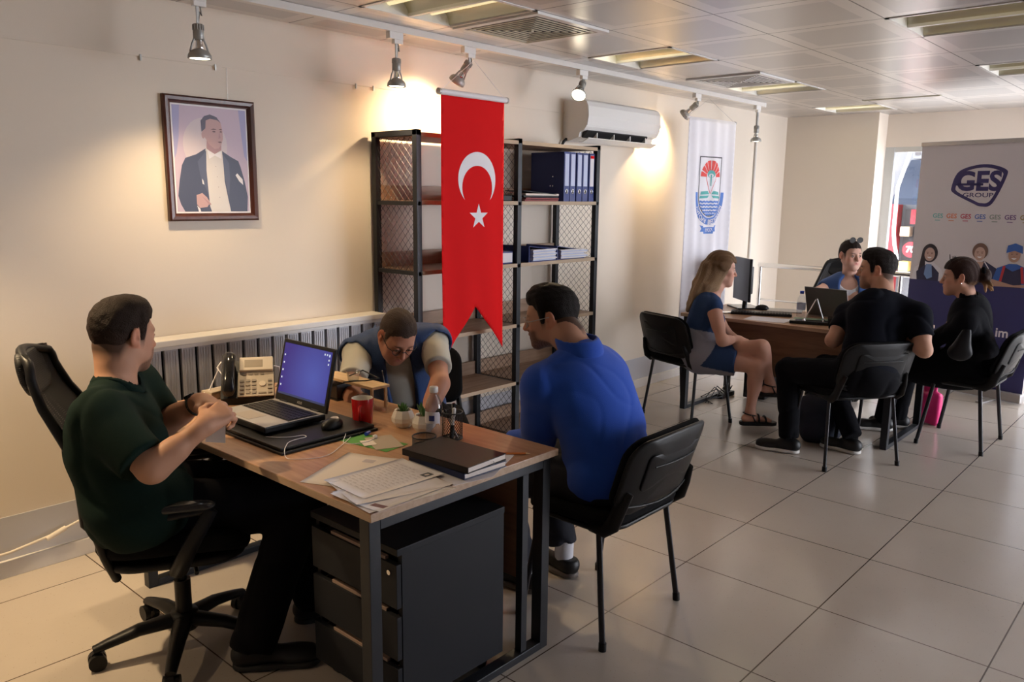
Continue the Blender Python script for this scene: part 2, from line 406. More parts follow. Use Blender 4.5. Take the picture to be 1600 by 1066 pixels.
def np_obj(name, V, Q, mats, parent=None, tint=None):
    me = bpy.data.meshes.new(name)
    me.vertices.add(len(V)); me.vertices.foreach_set('co', V.astype(np.float32).ravel())
    me.loops.add(len(Q) * 4); me.loops.foreach_set('vertex_index', Q.astype(np.int32).ravel())
    me.polygons.add(len(Q)); me.polygons.foreach_set('loop_start', np.arange(0, len(Q) * 4, 4, dtype=np.int32)); me.polygons.foreach_set('loop_total', np.full(len(Q), 4, dtype=np.int32))
    me.update(calc_edges=True); me.validate()
    me.polygons.foreach_set('use_smooth', np.ones(len(me.polygons), dtype=bool))
    for m in (mats if isinstance(mats, (list, tuple)) else [mats]): me.materials.append(m)
    if tint is not None:
        ca = me.color_attributes.new('tint', 'FLOAT_COLOR', 'POINT')
        c = np.ones((len(V), 4), dtype=np.float32); c[:, :3] = tint; ca.data.foreach_set('color', c.ravel())
    o = bpy.data.objects.new(name, me); COL.objects.link(o)
    if parent is not None: o.parent = parent
    return o
def sdf_obj(name, s, h, mats, parent=None, tint=None, fine=(), sm=1):
    """fine: list of (lo, hi, h) boxes meshed more finely"""
    V, Q = s.mesh(h); V = smooth_v(V, Q, sm) if sm else V
    parts = []
    keep = np.ones(len(Q), bool); c = V[Q].mean(1)
    for lo, hi, hf in fine:
        lo = _np(lo); hi = _np(hi); keep &= ~((c > lo + 1.6 * h) & (c < hi - 1.6 * h)).all(1)
        v2, q2 = s.mesh(hf, lo, hi)
        if len(q2): parts.append((smooth_v(v2, q2, 1, 0.3), q2))
    Q = Q[keep]; Vs = [V]; Qs = [Q]; n = len(V)
    for v2, q2 in parts: Vs.append(v2); Qs.append(q2 + n); n += len(v2)
    V = np.concatenate(Vs); Q = np.concatenate(Qs)
    used = np.zeros(len(V), bool); used[Q.ravel()] = True; mp = np.cumsum(used) - 1; V = V[used]; Q = mp[Q]
    t = None
    if tint is not None: t = tint(V) if callable(tint) else np.tile(_np(tint), (len(V), 1))
    return np_obj(name, V, Q, mats, parent, t)
def unit(v): v = _np(v); return v / max(1e-9, np.linalg.norm(v))
def wrinkle(amp, f=22.0, ph=0.0):
    def fn(X, Y, Z):
        a = np.sin(f * (X + 0.6 * Y + 0.9 * Z) + ph + 2.2 * np.sin(0.45 * f * (Z - X) + ph)); b = np.sin(f * 0.8 * (Y - 0.7 * X + 0.5 * Z) + 1.7 * ph + 2.0 * np.sin(0.5 * f * (X + Y)))
        return amp * 0.6 * (a + 0.8 * b)
    return fn

def folds(amp, f=15.0, ph=0.0, ax=(0.35, 0.25, 1.0)):
    """soft cloth creases: broad swells with narrow valleys"""
    def fn(X, Y, Z):
        w1 = 1.3 * np.sin(0.55 * f * (X - Y) + ph) + 0.9 * np.sin(0.8 * f * (Z + X) + 2 * ph); a = np.abs(np.sin(0.5 * f * (ax[0] * X + ax[1] * Y + ax[2] * Z) + w1 + ph))
        w2 = 1.5 * np.sin(0.6 * f * (Y + 0.5 * Z) - ph); b = np.abs(np.sin(0.7 * f * (X - 0.5 * Y + 0.3 * Z) + w2 + 2.1 * ph)); m = 0.5 + 0.5 * np.sin(0.4 * f * (X + Y - Z) + ph)
        return amp * ((1 - a) ** 2.5 * (0.4 + 0.6 * m) + 0.8 * (1 - b) ** 3 * (1 - m) - 0.15)
    return fn

# ------------------------------------------------------------------ people
def lerp(a, b, t): return _np(a) * (1 - t) + _np(b) * t
def hand_prims(s, wr, tgt, palm, curl=(0.5, 0.5, 0.6, 0.7), thumb_side=1, sc=1.0, spread=0.0):
    """wr wrist, tgt point the hand points to, palm = direction the palm faces"""
    d = unit(_np(tgt) - _np(wr)); n = _np(palm); n = unit(n - d * (n @ d)); lat = np.cross(d, n) * thumb_side   # towards the thumb
    wr = _np(wr); kn = []
    for i, (lt, ln) in enumerate(((0.030, 0.088), (0.010, 0.092), (-0.010, 0.088), (-0.028, 0.080))):
        k_ = wr + d * ln * sc + lat * lt * sc; kn.append(k_)
        s.cone(wr + lat * lt * 0.55 * sc + d * 0.01, k_, 0.0155 * sc, 0.0115 * sc, 0.018)
    s.ell(wr + d * 0.05 * sc + n * 0.004, (0.036 * sc, 0.046 * sc, 0.015 * sc), np.stack([lat, d, n], 1), 0.012)
    s.cone(wr - d * 0.02, wr + d * 0.025 * sc, 0.024 * sc, 0.024 * sc, 0.02)
    for i, ls in enumerate(((0.043, 0.026, 0.021), (0.048, 0.030, 0.022), (0.044, 0.028, 0.021), (0.034, 0.021, 0.018))):
        p = kn[i]; ang = 0.25 + curl[i] * 0.6; rr = 0.0098 * sc
        for j, l in enumerate(ls):
            dd = d * math.cos(ang) + n * math.sin(ang) + lat * (0.06 * (1.2 - i))
            q = p + unit(dd) * l * sc; s.cone(p, q, rr, rr * 0.92, 0.004); p = q; rr *= 0.93; ang += curl[i] * 1.1
    p = wr + d * 0.022 * sc + lat * 0.026 * sc; rr = 0.0135 * sc
    for j, (l, a, b, c_) in enumerate(((0.042, 0.75, 0.75, 0.35), (0.034, 0.9, 0.25, 0.45), (0.026, 0.95, -0.05, 0.5))):
        q = p + unit(d * a + lat * b + n * c_) * l * sc; s.cone(p, q, rr, rr * 0.88, 0.008 if j else 0.014); p = q; rr *= 0.85
    return s
def head_prims(s, c, R_, sc=1.0, fem=False, ear=True, full=0.0):
    """R_ columns: right, forward, up"""
    L = lambda x, y, z: _np(c) + R_ @ (_np((x, y, z)) * sc)
    def E(x, y, z, a, b, d, k=0.02, op='+', rot=None): s.ell(L(x, y, z), (a * sc, b * sc, d * sc), R_ if rot is None else R_ @ rot, k, op)
    def Cn(p, q, r1, r2, k=0.012, op='+'): s.cone(L(*p), L(*q), r1 * sc, r2 * sc, k, op)
    jw = 0.0 if not fem else -0.004
    jw += full
    E(0, -0.014, 0.034, 0.074, 0.094, 0.082, 0.02)
    E(0, 0.026, -0.018, 0.062 + jw, 0.062, 0.082, 0.03)
    E(0, 0.030, -0.062, 0.051 + jw, 0.050, 0.044, 0.03)
    for sx in (-1, 1):
        Cn((sx * 0.055, -0.002, -0.045), (sx * 0.018, 0.068, -0.096), 0.018, 0.016, 0.03)
        E(sx * 0.040, 0.062, -0.022, 0.020, 0.018, 0.016, 0.03)           # cheek bones
        E(sx * 0.034, 0.062, -0.062, 0.020 + full, 0.020, 0.024, 0.03)
    E(0, 0.078, -0.097, 0.020, 0.015, 0.014, 0.03)                        # chin
    Cn((-0.034, 0.074, 0.023), (0.034, 0.074, 0.023), 0.010, 0.010, 0.022)   # brow
    for sx in (-1, 1): E(sx * 0.031, 0.096, 0.001, 0.019, 0.013, 0.012, 0.016, '-')
    Cn((0, 0.086, 0.012), (0, 0.107, -0.026), 0.0075, 0.0105, 0.012)
    E(0, 0.108, -0.030, 0.011, 0.011, 0.009, 0.008)
    for sx in (-1, 1): E(sx * 0.0125, 0.093, -0.035, 0.0075, 0.010, 0.007, 0.006)
    E(0, 0.078, -0.060, 0.027, 0.018, 0.020, 0.02)
    Cn((-0.019, 0.087, -0.0575), (0, 0.0955, -0.055), 0.0042, 0.0062, 0.006); Cn((0.019, 0.087, -0.0575), (0, 0.0955, -0.055), 0.0042, 0.0062, 0.006)
    Cn((-0.015, 0.088, -0.067), (0.015, 0.088, -0.067), 0.0072, 0.0072, 0.006)
    E(0, 0.099, -0.0610, 0.022, 0.005, 0.0012, 0.003, '-')
    for sx in (-1, 1):   # eyeballs and lids
        E(sx * 0.031, 0.0775, 0.000, 0.0125, 0.0125, 0.0118, 0.002)
        Cn((sx * 0.043, 0.079, 0.003), (sx * 0.031, 0.0885, 0.0075), 0.0032, 0.0036, 0.004); Cn((sx * 0.031, 0.0885, 0.0075), (sx * 0.018, 0.082, 0.002), 0.0036, 0.003, 0.004)
        Cn((sx * 0.042, 0.079, -0.004), (sx * 0.031, 0.0865, -0.008), 0.0026, 0.003, 0.004); Cn((sx * 0.031, 0.0865, -0.008), (sx * 0.019, 0.082, -0.004), 0.003, 0.0026, 0.004)
        if ear:
            tl = np.array([[math.cos(0.35 * sx), -math.sin(0.35 * sx), 0], [math.sin(0.35 * sx), math.cos(0.35 * sx), 0], [0, 0, 1]])
            E(sx * 0.079, -0.008, -0.004, 0.0085, 0.018, 0.031, 0.006, '+', tl)
            E(sx * 0.087, -0.004, 0.000, 0.006, 0.010, 0.018, 0.006, '-', tl)
            E(sx * 0.078, 0.000, -0.026, 0.007, 0.009, 0.010, 0.006)
            E(sx * 0.081, 0.004, -0.006, 0.004, 0.005, 0.007, 0.004)
    return L
def face_tint(V, c, R_, sc, skin, stubble=0.0, lip=(0.45, 0.16, 0.13), brow=(0.03, 0.02, 0.015), beardcol=(0.045, 0.03, 0.025), scalp=None):
    q = ((V - _np(c)) @ R_) / sc; x, y, z = q[:, 0], q[:, 1], q[:, 2]; col = np.tile(_np(skin), (len(V), 1))
    def blend(w_, c2):
        w_ = np.clip(w_, 0, 1)[:, None]; return col * (1 - w_) + _np(c2) * w_
    inh = (np.abs(x) < 0.09) & (np.abs(y) < 0.13) & (z > -0.125) & (z < 0.13)
    warm = _np(skin) * _np((1.12, 0.80, 0.75))
    col = blend(inh * np.exp(-(((np.abs(x) - 0.045) / 0.022) ** 2 + ((z + 0.030) / 0.02) ** 2)) * (y > 0.02) * 0.55, warm)
    col = blend(inh * np.exp(-((x / 0.014) ** 2 + ((z + 0.03) / 0.014) ** 2)) * (y > 0.09) * 0.5, warm)
    col = blend(inh * (np.abs(x) > 0.074) * (y > -0.035) * (y < 0.02) * (np.abs(z) < 0.04) * 0.6, warm)
    if scalp is not None:
        hy = np.interp(y, (-0.12, -0.05, -0.022, 0.006, 0.020, 0.034, 0.040, 0.062, 0.10), (-0.098, -0.095, -0.045, 0.020, -0.045, -0.045, 0.022, 0.044, 0.060))
        w_ = inh * np.clip((z - hy) / 0.040, 0, 1) ** 1.3 * ((np.abs(x) > 0.052) | (y < 0.04)) * (1 - (np.abs(x) > 0.0765) * (y > -0.03) * (y < 0.02) * (np.abs(z) < 0.035))
        col = blend(w_ * 0.85, scalp)
    if stubble:
        edge = 0.012 + 0.45 * np.clip(y, -0.02, 0.1)
        w_ = inh * (y > -0.012) * np.clip((-0.030 - z + np.where(y < 0.035, 0.05, 0)) / 0.012, 0, 1) * np.clip((np.abs(x) + 0.35 * (-z - 0.03) - 0.012) / 0.012 + (z < -0.068) * 2 + (z > -0.052) * (z < -0.040) * (np.abs(x) < 0.03) * 1.5, 0, 1)
        w_ = w_ * np.clip((0.062 - np.abs(x - 0)) / 0.004 + 1, 0, 1); nz = 0.75 + 0.25 * np.sin(900 * x) * np.sin(870 * z + 400 * y)
        col = blend(w_ * stubble * nz, beardcol)
    col = blend(inh * np.exp(-(((np.abs(x) - 0.031) / 0.0155) ** 4 + ((z - 0.0235 + 0.10 * np.abs(np.abs(x) - 0.026)) / 0.0042) ** 4)) * (y > 0.05) * 0.9, brow)
    col = blend(inh * np.exp(-((x / 0.020) ** 4 + ((z + 0.0615) / 0.0095) ** 4)) * (y > 0.083) * 0.85, lip)
    # eyes
    ex = np.abs(x) - 0.031; dd = np.sqrt(ex ** 2 + (z - 0.0) ** 2)
    eye = inh * (dd < 0.0105) * (np.abs(z) < 0.0052) * (y > 0.083); col = blend(eye * 0.95, (0.55, 0.52, 0.50))
    col = blend(inh * (np.abs(z) < 0.0055) * (dd < 0.0056) * (y > 0.084), (0.02, 0.012, 0.008))
    col = blend(inh * np.exp(-((ex / 0.012) ** 4 + ((z - 0.0062) / 0.0015) ** 2)) * (y > 0.074) * 0.8, (0.03, 0.02, 0.015))
    return col
def headR(f, roll=0.0, tilt=None):
    f = unit(f); up = _np((0, 0, 1)); r = unit(np.cross(f, up)); u = np.cross(r, f)
    c, s_ = math.cos(roll), math.sin(roll); r, u = r * c + u * s_, u * c - r * s_
    return np.stack([r, f, u], 1)
def hair_obj(style, c, R_, sc, col, parent, h=0.0035, front=0.062, fade=None, name='hair', strands=None):
    s = Sdf()
    th = {'short': 0.007, 'thin': 0.003, 'slick': 0.005, 'bun': 0.007, 'long': 0.010}[style]
    thin = style in ('short', 'thin')
    if thin: s.ell((0, -0.014, 0.034), (0.0742, 0.0942, 0.0822), None, 0.01); s.ell((0, -0.028, -0.012), (0.065, 0.066, 0.064), None, 0.03); s.ell((0, 0.026, -0.018), (0.0625, 0.0625, 0.0825), None, 0.03)
    else: s.ell((0, -0.014, 0.034), (0.074 + th, 0.094 + th, 0.082 + th), None, 0.01); s.ell((0, -0.03, -0.012), (0.067 + th * 0.6, 0.072 + th, 0.070), None, 0.03)
    if style == 'short':
        s.ell((0, 0.020, 0.084), (0.054, 0.056, 0.036), None, 0.03)
    if style in ('long', 'bun'):
        s.ell((0, 0.0, 0.060), (0.078, 0.086, 0.064), None, 0.02)
    pts = {'short': ((-0.12, -0.060), (-0.045, -0.055), (-0.022, -0.008), (0.006, 0.030), (0.020, -0.018), (0.034, -0.014), (0.040, 0.034), (0.056, 0.060), (0.10, front + 0.012)),
           'thin': ((-0.12, -0.055), (-0.045, -0.050), (-0.022, -0.008), (0.006, 0.030), (0.020, 0.0), (0.034, 0.002), (0.040, 0.045), (0.062, 0.070), (0.10, front)),
           'slick': ((-0.12, -0.070), (-0.045, -0.060), (-0.030, -0.010), (0.000, 0.020), (0.026, 0.010), (0.036, 0.034), (0.052, 0.058), (0.10, front)),
           'bun': ((-0.13, -0.16), (-0.112, -0.16), (-0.098, -0.070), (-0.045, -0.065), (-0.030, -0.020), (0.000, 0.000), (0.026, -0.012), (0.036, 0.02), (0.052, 0.052), (0.10, front)),
           'long': ((-0.12, -0.12), (0.010, -0.12), (0.028, -0.10), (0.036, -0.02), (0.046, 0.03), (0.062, 0.058), (0.10, front))}[style]
    ys = [p[0] for p in pts]; zs = [p[1] for p in pts]
    s.cutfn(lambda X, Y, Z: (np.interp(Y, ys, zs) - Z) * 0.75 + 0 * X)
    if style == 'long':
        for x, y, z, x2, y2, z2, r1, r2 in (strands or []): s.cone((x, y, z), (x2, y2, z2), r1, r2, 0.02)
    if style == 'bun':
        s.ell((0, -0.138, -0.005), (0.040, 0.040, 0.050), None, 0.015)
        for k in range(9):
            a = k * 0.7; s.cone((0.02 * math.sin(a * 3), -0.140, -0.01), (0.045 * math.sin(a * 2.3), -0.160 - 0.022 * math.sin(a), -0.085 - 0.025 * math.sin(a * 1.7)), 0.020, 0.005, 0.008)
    fr = 150 if style in ('short', 'thin') else 110
    def nz(X, Y, Z):
        if style == 'long': return 0.0030 * np.sin(95 * X + 2.5 * np.sin(17 * Z) + 1.5 * np.sin(21 * Y)) + 0.0016 * np.sin(230 * X + 3 * np.sin(25 * Z) + 60 * Y)
        if style in ('slick', 'bun'): return 0.0013 * np.sin(fr * 2.2 * X + 3 * np.sin(30 * Y) + 2 * np.sin(18 * Z)) + 0 * Y
        grow = np.clip((Z - np.interp(Y, ys, zs)) * (0.12 if style == 'short' else 0.06), 0.0, 0.0085 if style == 'short' else 0.003) + 0.0006
        return -grow * (1 + 0.12 * np.sin(70 * X + 40 * Y)) + 0.0010 * np.sin(fr * X + 2 * np.sin(60 * Z)) * np.sin(fr * 0.8 * Y + 1.5 * np.sin(55 * X)) * 1.0 + 0.0006 * np.sin(230 * Z + 90 * X)
    s.noise = nz
    V, Q = s.mesh(h); V = smooth_v(V, Q, 1, 0.3)
    tc = np.tile(_np(col), (len(V), 1))
    if fade is not None:
        wz = np.clip((fade[0] - V[:, 2]) / fade[1], 0, 1)[:, None]; tc = tc * (1 - wz) + _np(fade[2]) * wz
    Vw = _np(c) + (V * sc) @ R_.T
    return np_obj(name, Vw, Q, M['hair'], parent, tc)
def glasses(parent, c, R_, sc, matname='black_plastic', r=0.021, on_head=False, name='eyeglasses'):
    L = lambda x, y, z: Vector(_np(c) + R_ @ (_np((x, y, z)) * sc))
    mb = MB(); yy, zz = (0.102, -0.002)
    if on_head: yy, zz = (0.054, 0.126)
    for sx in (-1, 1):
        ring = []
        for k in range(21):
            a = 2 * math.pi * k / 20; ring.append(L(sx * 0.033 + r * math.cos(a), yy - (0.012 * abs(math.cos(a)) if not on_head else 0), zz + r * 0.86 * math.sin(a)))
        mb.tube(ring, 0.0016 * sc, 6, cap=False)
        mb.tube([L(sx * 0.054, yy - 0.012, zz + 0.004), L(sx * 0.072, yy - 0.03, zz + 0.004), L(sx * 0.082, -0.004, zz + (0.008 if not on_head else -0.03))], 0.0016 * sc, 6)
    mb.tube([L(-0.012, yy, zz + 0.004), L(0, yy + 0.002, zz + 0.007), L(0.012, yy, zz + 0.004)], 0.0016 * sc, 6)
    g = obj(name, mb, M[matname], parent)
    if on_head:
        lb = MB()
        for sx in (-1, 1):
            pts = [L(sx * 0.033 + r * math.cos(2 * math.pi * k / 20), yy, zz + r * 0.86 * math.sin(2 * math.pi * k / 20)) for k in range(20)]
            lb.add(pts, [list(range(20))]); 
        obj('lens', lb, M['dark'], g)
    return g

def person(label, P, skin, hair, shirt, trousers, shoes, w=1.0, fem=False, hh=0.0035, hb=0.009, stubble=0.0, lip=(0.42, 0.16, 0.13), full=0.0, headsc=1.0):
    """P: dict of joints in world coordinates. Garments are children of the person."""
    root = thing('person', label, 'person', (float(P['pelvis'][0]), float(P['pelvis'][1]), 0))
    base = _np((root.location.x, root.location.y, 0))
    keys = ('pelvis', 'neck', 'chest', 'waist', 'head', 'elR', 'elL', 'wrR', 'wrL', 'hdR', 'hdL', 'knR', 'knL', 'anR', 'anL', 'shR', 'shL')
    J = {k: _np(v) - base for k, v in P.items() if k in keys}
    f = unit((*P['face'][:2], 0)); r = _np((f[1], -f[0], 0))
    pel, neck = J['pelvis'], J['neck']; up = unit(neck - pel); ch = J.get('chest', lerp(pel, neck, 0.68)); wa = J.get('waist', lerp(pel, neck, 0.33))
    hf = unit((*P.get('hf', P['face'])[:2], 0)); hr = _np((hf[1], -hf[0], 0))
    sw = P.get('sw', 0.19); hw = 0.095
    fw = unit(f - up * (f @ up)); rr = np.cross(fw, up); T = np.stack([rr, fw, up], 1)
    shR = J.get('shR', neck - up * 0.075 + rr * sw); shL = J.get('shL', neck - up * 0.075 - rr * sw)
    hipR = pel + hr * hw; hipL = pel - hr * hw
    hR_ = headR(P['headf'], P.get('roll', 0.0)); hc = J['head']; sc = headsc
    # ---- the body as one surface
    def torso(s, g, k=0.06):
        s.ell(pel + up * 0.02, (0.160 * w + g, 0.115 * w + g, 0.115 + g), T, k)
        s.ell(wa, (0.140 * w + g, 0.105 * w + g, 0.15 + g), T, k)
        s.ell(ch, (0.158 * w + g, 0.112 * w + g, 0.165 + g), T, k)
        for sh, sd in ((shR, 1), (shL, -1)):
            s.cone(ch + up * 0.09 + rr * sd * 0.06, sh, 0.066 + g, 0.052 * w + g, k)
            s.cone(neck - up * 0.03, sh + up * 0.012, 0.040 + g, 0.040 + g * 0.8, k * 0.7)
    B = Sdf(); torso(B, -0.004)
    if fem:
        for sd in (-1, 1): B.ell(ch + fw * 0.085 + rr * sd * 0.07 - up * 0.01, (0.055, 0.05, 0.055), T, 0.05)
    B.cone(neck - up * 0.03, lerp(neck, hc, 0.5), 0.060 if not fem else 0.050, 0.056 if not fem else 0.046, 0.04)
    B.cone(lerp(neck, hc, 0.4), hc + hR_ @ _np((0, -0.030 if not fem else -0.02, -0.040)) * sc, (0.058 + full * 1.5) if not fem else 0.046, (0.060 + full) if not fem else 0.048, 0.03)
    B.cone(lerp(neck, hc, 0.35) + fw * 0.012, hc + hR_ @ _np((0, 0.03, -0.075)) * sc, 0.040, 0.034, 0.03)
    am = 0.93 if fem else w ** 0.5
    for a, b, c_ in (('shR', 'elR', 'wrR'), ('shL', 'elL', 'wrL')):
        sh = shR if a == 'shR' else shL; el, wr = J[b], J[c_]
        B.cone(sh, el, 0.050 * am, 0.039 * am, 0.02); B.cone(lerp(sh, el, 0.1), lerp(sh, el, 0.55), 0.050 * am, 0.047 * am, 0.02)
        B.cone(el, wr, 0.038 * am, 0.0255 * am, 0.015); B.cone(lerp(el, wr, 0.08), lerp(el, wr, 0.45), 0.042 * am, 0.036 * am, 0.02)
    for hp, kn, an in ((hipR, J['knR'], J['anR']), (hipL, J['knL'], J['anL'])):
        B.cone(hp, kn, 0.082 * am, 0.054 * am, 0.03); B.cone(kn, an, 0.050 * am, 0.034 * am, 0.02); B.ell(lerp(kn, an, 0.3) , (0.050 * am, 0.052 * am, 0.11), None, 0.03)
    for sd, wrk, tg, pm in ((1, 'wrR', 'hdR', 'palmR'), (-1, 'wrL', 'hdL', 'palmL')):
        hand_prims(B, J[wrk], J[tg], P.get(pm, (0, 0, -1)), P.get('curl' + ('R' if sd > 0 else 'L'), (0.5, 0.5, 0.6, 0.7)), P.get('thumb' + ('R' if sd > 0 else 'L'), 1 if sd > 0 else -1), 0.92 if fem else 1.0)
    if P.get('feet'):
        for an, toe in ((J['anR'], P['toeR']), (J['anL'], P['toeL'])):
            t = unit(toe); B.cone(an, an - _np((0, 0, 0.045)) + t * 0.03, 0.032, 0.026, 0.02)
            B.cone(an - _np((0, 0, 0.050)) - t * 0.03, an - _np((0, 0, 0.058)) + t * 0.12, 0.028, 0.018, 0.02); sdv = _np((t[1], -t[0], 0))
            for q in range(5): B.cone(an - _np((0, 0, 0.060)) + t * 0.11 + sdv * (q - 2) * 0.014, an - _np((0, 0, 0.064)) + t * (0.155 - 0.006 * abs(q - 1)) + sdv * (q - 2) * 0.016, 0.010, 0.008, 0.004)
    head_prims(B, hc, hR_, sc, fem, ear=True, full=full)
    fine = [(hc - 0.15, hc + 0.15, hh)]
    for wrk, tg in (('wrR', 'hdR'), ('wrL', 'hdL')):
        c_ = lerp(J[wrk], J[wrk] + unit(J[tg] - J[wrk]) * 0.12, 0.6); fine.append((c_ - 0.12, c_ + 0.12, hh + 0.0003))
    sdf_obj('body', B, hb, M['skin'], root, lambda V: face_tint(V, hc, hR_, sc, skin, stubble, lip, scalp=(hair['col'] if hair and hair['style'] in ('short', 'thin', 'bun', 'slick') else None)), fine)
    if hair: hair_obj(hair['style'], hc, hR_, sc, hair['col'], root, hh, hair.get('front', 0.062), hair.get('fade'), strands=hair.get('strands'))
    return root, dict(J=J, T=T, f=f, fw=fw, r=rr, up=up, ch=ch, wa=wa, pel=pel, neck=neck, shR=shR, shL=shL, hipR=hipR, hipL=hipL, torso=torso, hc=hc, hR=hR_, sc=sc, am=am, w=w, root=root)
def neckband(D, m, parent, g, r0, r1, off=(0, 0, 0), h=0.005, lean=0.0, name='collar'):
    s = Sdf(); D['torso'](s, g); s.p = [q for q in s.p]; nk = D['neck'] + D['T'] @ _np(off); ax = unit(D['up'] + D['fw'] * lean)
    def dist(X, Y, Z):
        px, py, pz = X - nk[0], Y - nk[1], Z - nk[2]; t = px * ax[0] + py * ax[1] + pz * ax[2]; return np.sqrt(np.maximum(px ** 2 + py ** 2 + pz ** 2 - t ** 2, 0)), t
    s.cutfn(lambda X, Y, Z: dist(X, Y, Z)[0] - r1); s.cutfn(lambda X, Y, Z: r0 - dist(X, Y, Z)[0]); s.cutfn(lambda X, Y, Z: -0.06 - dist(X, Y, Z)[1])
    V, Q = s.mesh(h, nk - 0.12, nk + 0.12); return np_obj(name, smooth_v(V, Q, 1), Q, m, parent)
def sleeve(s, sh, el, t, g, am=1.0, r0=0.054, r1=0.046):
    e = lerp(sh, el, t); n = unit(_np(el) - _np(sh))
    s.cone(sh, _np(e) + n * 0.03, r0 * am + g, r1 * am + g, 0.03, cut=(e, n))
def longsleeve(s, sh, el, wr, g, am=1.0, t=1.0):
    e = lerp(el, wr, t); n = unit(_np(wr) - _np(el))
    s.cone(sh, el, 0.052 * am + g, 0.042 * am + g, 0.02); s.cone(el, _np(e) + n * 0.02, 0.042 * am + g, 0.030 * am + g, 0.02, cut=(e, n))
def make_trousers(D, m, g=0.012, hem=-0.035, name='trousers', h=0.009, wr=0.004, wid=0.0):
    s = Sdf(); J = D['J']; w = D['w']; am = D['am']; T = D['T']
    s.ell(D['pel'] + D['up'] * 0.0, (0.166 * w + g, 0.122 * w + g, 0.115 + g), T, 0.05)
    s.plane(D['pel'] + D['up'] * 0.10, D['up'])
    for hp, kn, an in ((D['hipR'], J['knR'], J['anR']), (D['hipL'], J['knL'], J['anL'])):
        n = unit(an - kn); e = an - n * hem; e[2] = max(e[2], 0.045)
        s.cone(hp, kn, 0.086 * am + g, 0.060 * am + g + wid, 0.03); s.cone(kn, e + n * 0.03, 0.058 * am + g + wid, 0.046 * am + g + wid, 0.02, cut=(e, n))
    s.noise = folds(0.010, 20, 1.3)
    return sdf_obj(name, s, h, m, D['root'])
def make_shoe(D, an, toe, m, sole, name='shoe', sc=1.0, laces=False, top=0.0, h=0.006):
    an = _np(an); t = unit((*_np(toe)[:2], 0)); sd = _np((t[1], -t[0], 0)); g0 = _np((an[0], an[1], 0.0)) if an[2] < 0.16 else an - _np((0, 0, 0.10))
    zb = g0[2]
    s = Sdf(); P_ = lambda y, z, x=0: _np((g0[0], g0[1], zb)) + t * y * sc + sd * x + _np((0, 0, z))
    s.cone(P_(-0.035, 0.055), P_(0.02, 0.07), 0.036, 0.036, 0.02); s.cone(P_(-0.03, 0.048), P_(0.16, 0.038), 0.038, 0.027, 0.03); s.ell(P_(0.13, 0.036), (0.043, 0.062, 0.030), np.stack([sd, t, _np((0, 0, 1))], 1), 0.03)
    s.plane(P_(0, 0.018), (0, 0, -1)); s.plane(P_(0, 0.105 + top), (0, 0, 1))
    o = sdf_obj(name, s, h, m, D['root'])
    s2 = Sdf(); s2.cone(P_(-0.03, 0.012), P_(0.03, 0.012), 0.042, 0.038, 0.02); s2.cone(P_(0.03, 0.012), P_(0.15, 0.012), 0.038, 0.048, 0.03); s2.plane(P_(0, 0.003), (0, 0, -1)); s2.plane(P_(0, 0.025), (0, 0, 1))
    so = sdf_obj('sole', s2, h * 0.8, sole, D['root']); so.parent = o
    return o
# ------------------------------------------------------------------ flat printed art: coloured polygons laid on a sheet
def circle(cx, cy, r, n=40, a0=0, a1=360):
    return [(cx + r * math.cos(math.radians(a0 + (a1 - a0) * k / n)), cy + r * math.sin(math.radians(a0 + (a1 - a0) * k / n))) for k in range(n + (0 if abs(a1 - a0) == 360 else 1))]
def oval(cx, cy, rx, ry, n=28, rot=0):
    c, s_ = math.cos(rot), math.sin(rot)
    return [(cx + rx * math.cos(a) * c - ry * math.sin(a) * s_, cy + rx * math.cos(a) * s_ + ry * math.sin(a) * c) for a in [2 * math.pi * k / n for k in range(n)]]
def text_polys(txt, size=1.0, bold=0.0, align='CENTER', sx=1.0):
    cu = bpy.data.curves.new('lettering', 'FONT'); cu.body = txt; cu.size = size; cu.offset = bold * size; cu.align_x = align; cu.align_y = 'CENTER'; cu.resolution_u = 4
    o = bpy.data.objects.new('lettering', cu); COL.objects.link(o); bpy.context.view_layer.update()
    me = bpy.data.meshes.new_from_object(o.evaluated_get(bpy.context.evaluated_depsgraph_get()))
    vs = [(v.co.x * sx, v.co.y) for v in me.vertices]; fs = [list(p.vertices) for p in me.polygons]
    bpy.data.objects.remove(o); bpy.data.curves.remove(cu); bpy.data.meshes.remove(me)
    return vs, fs
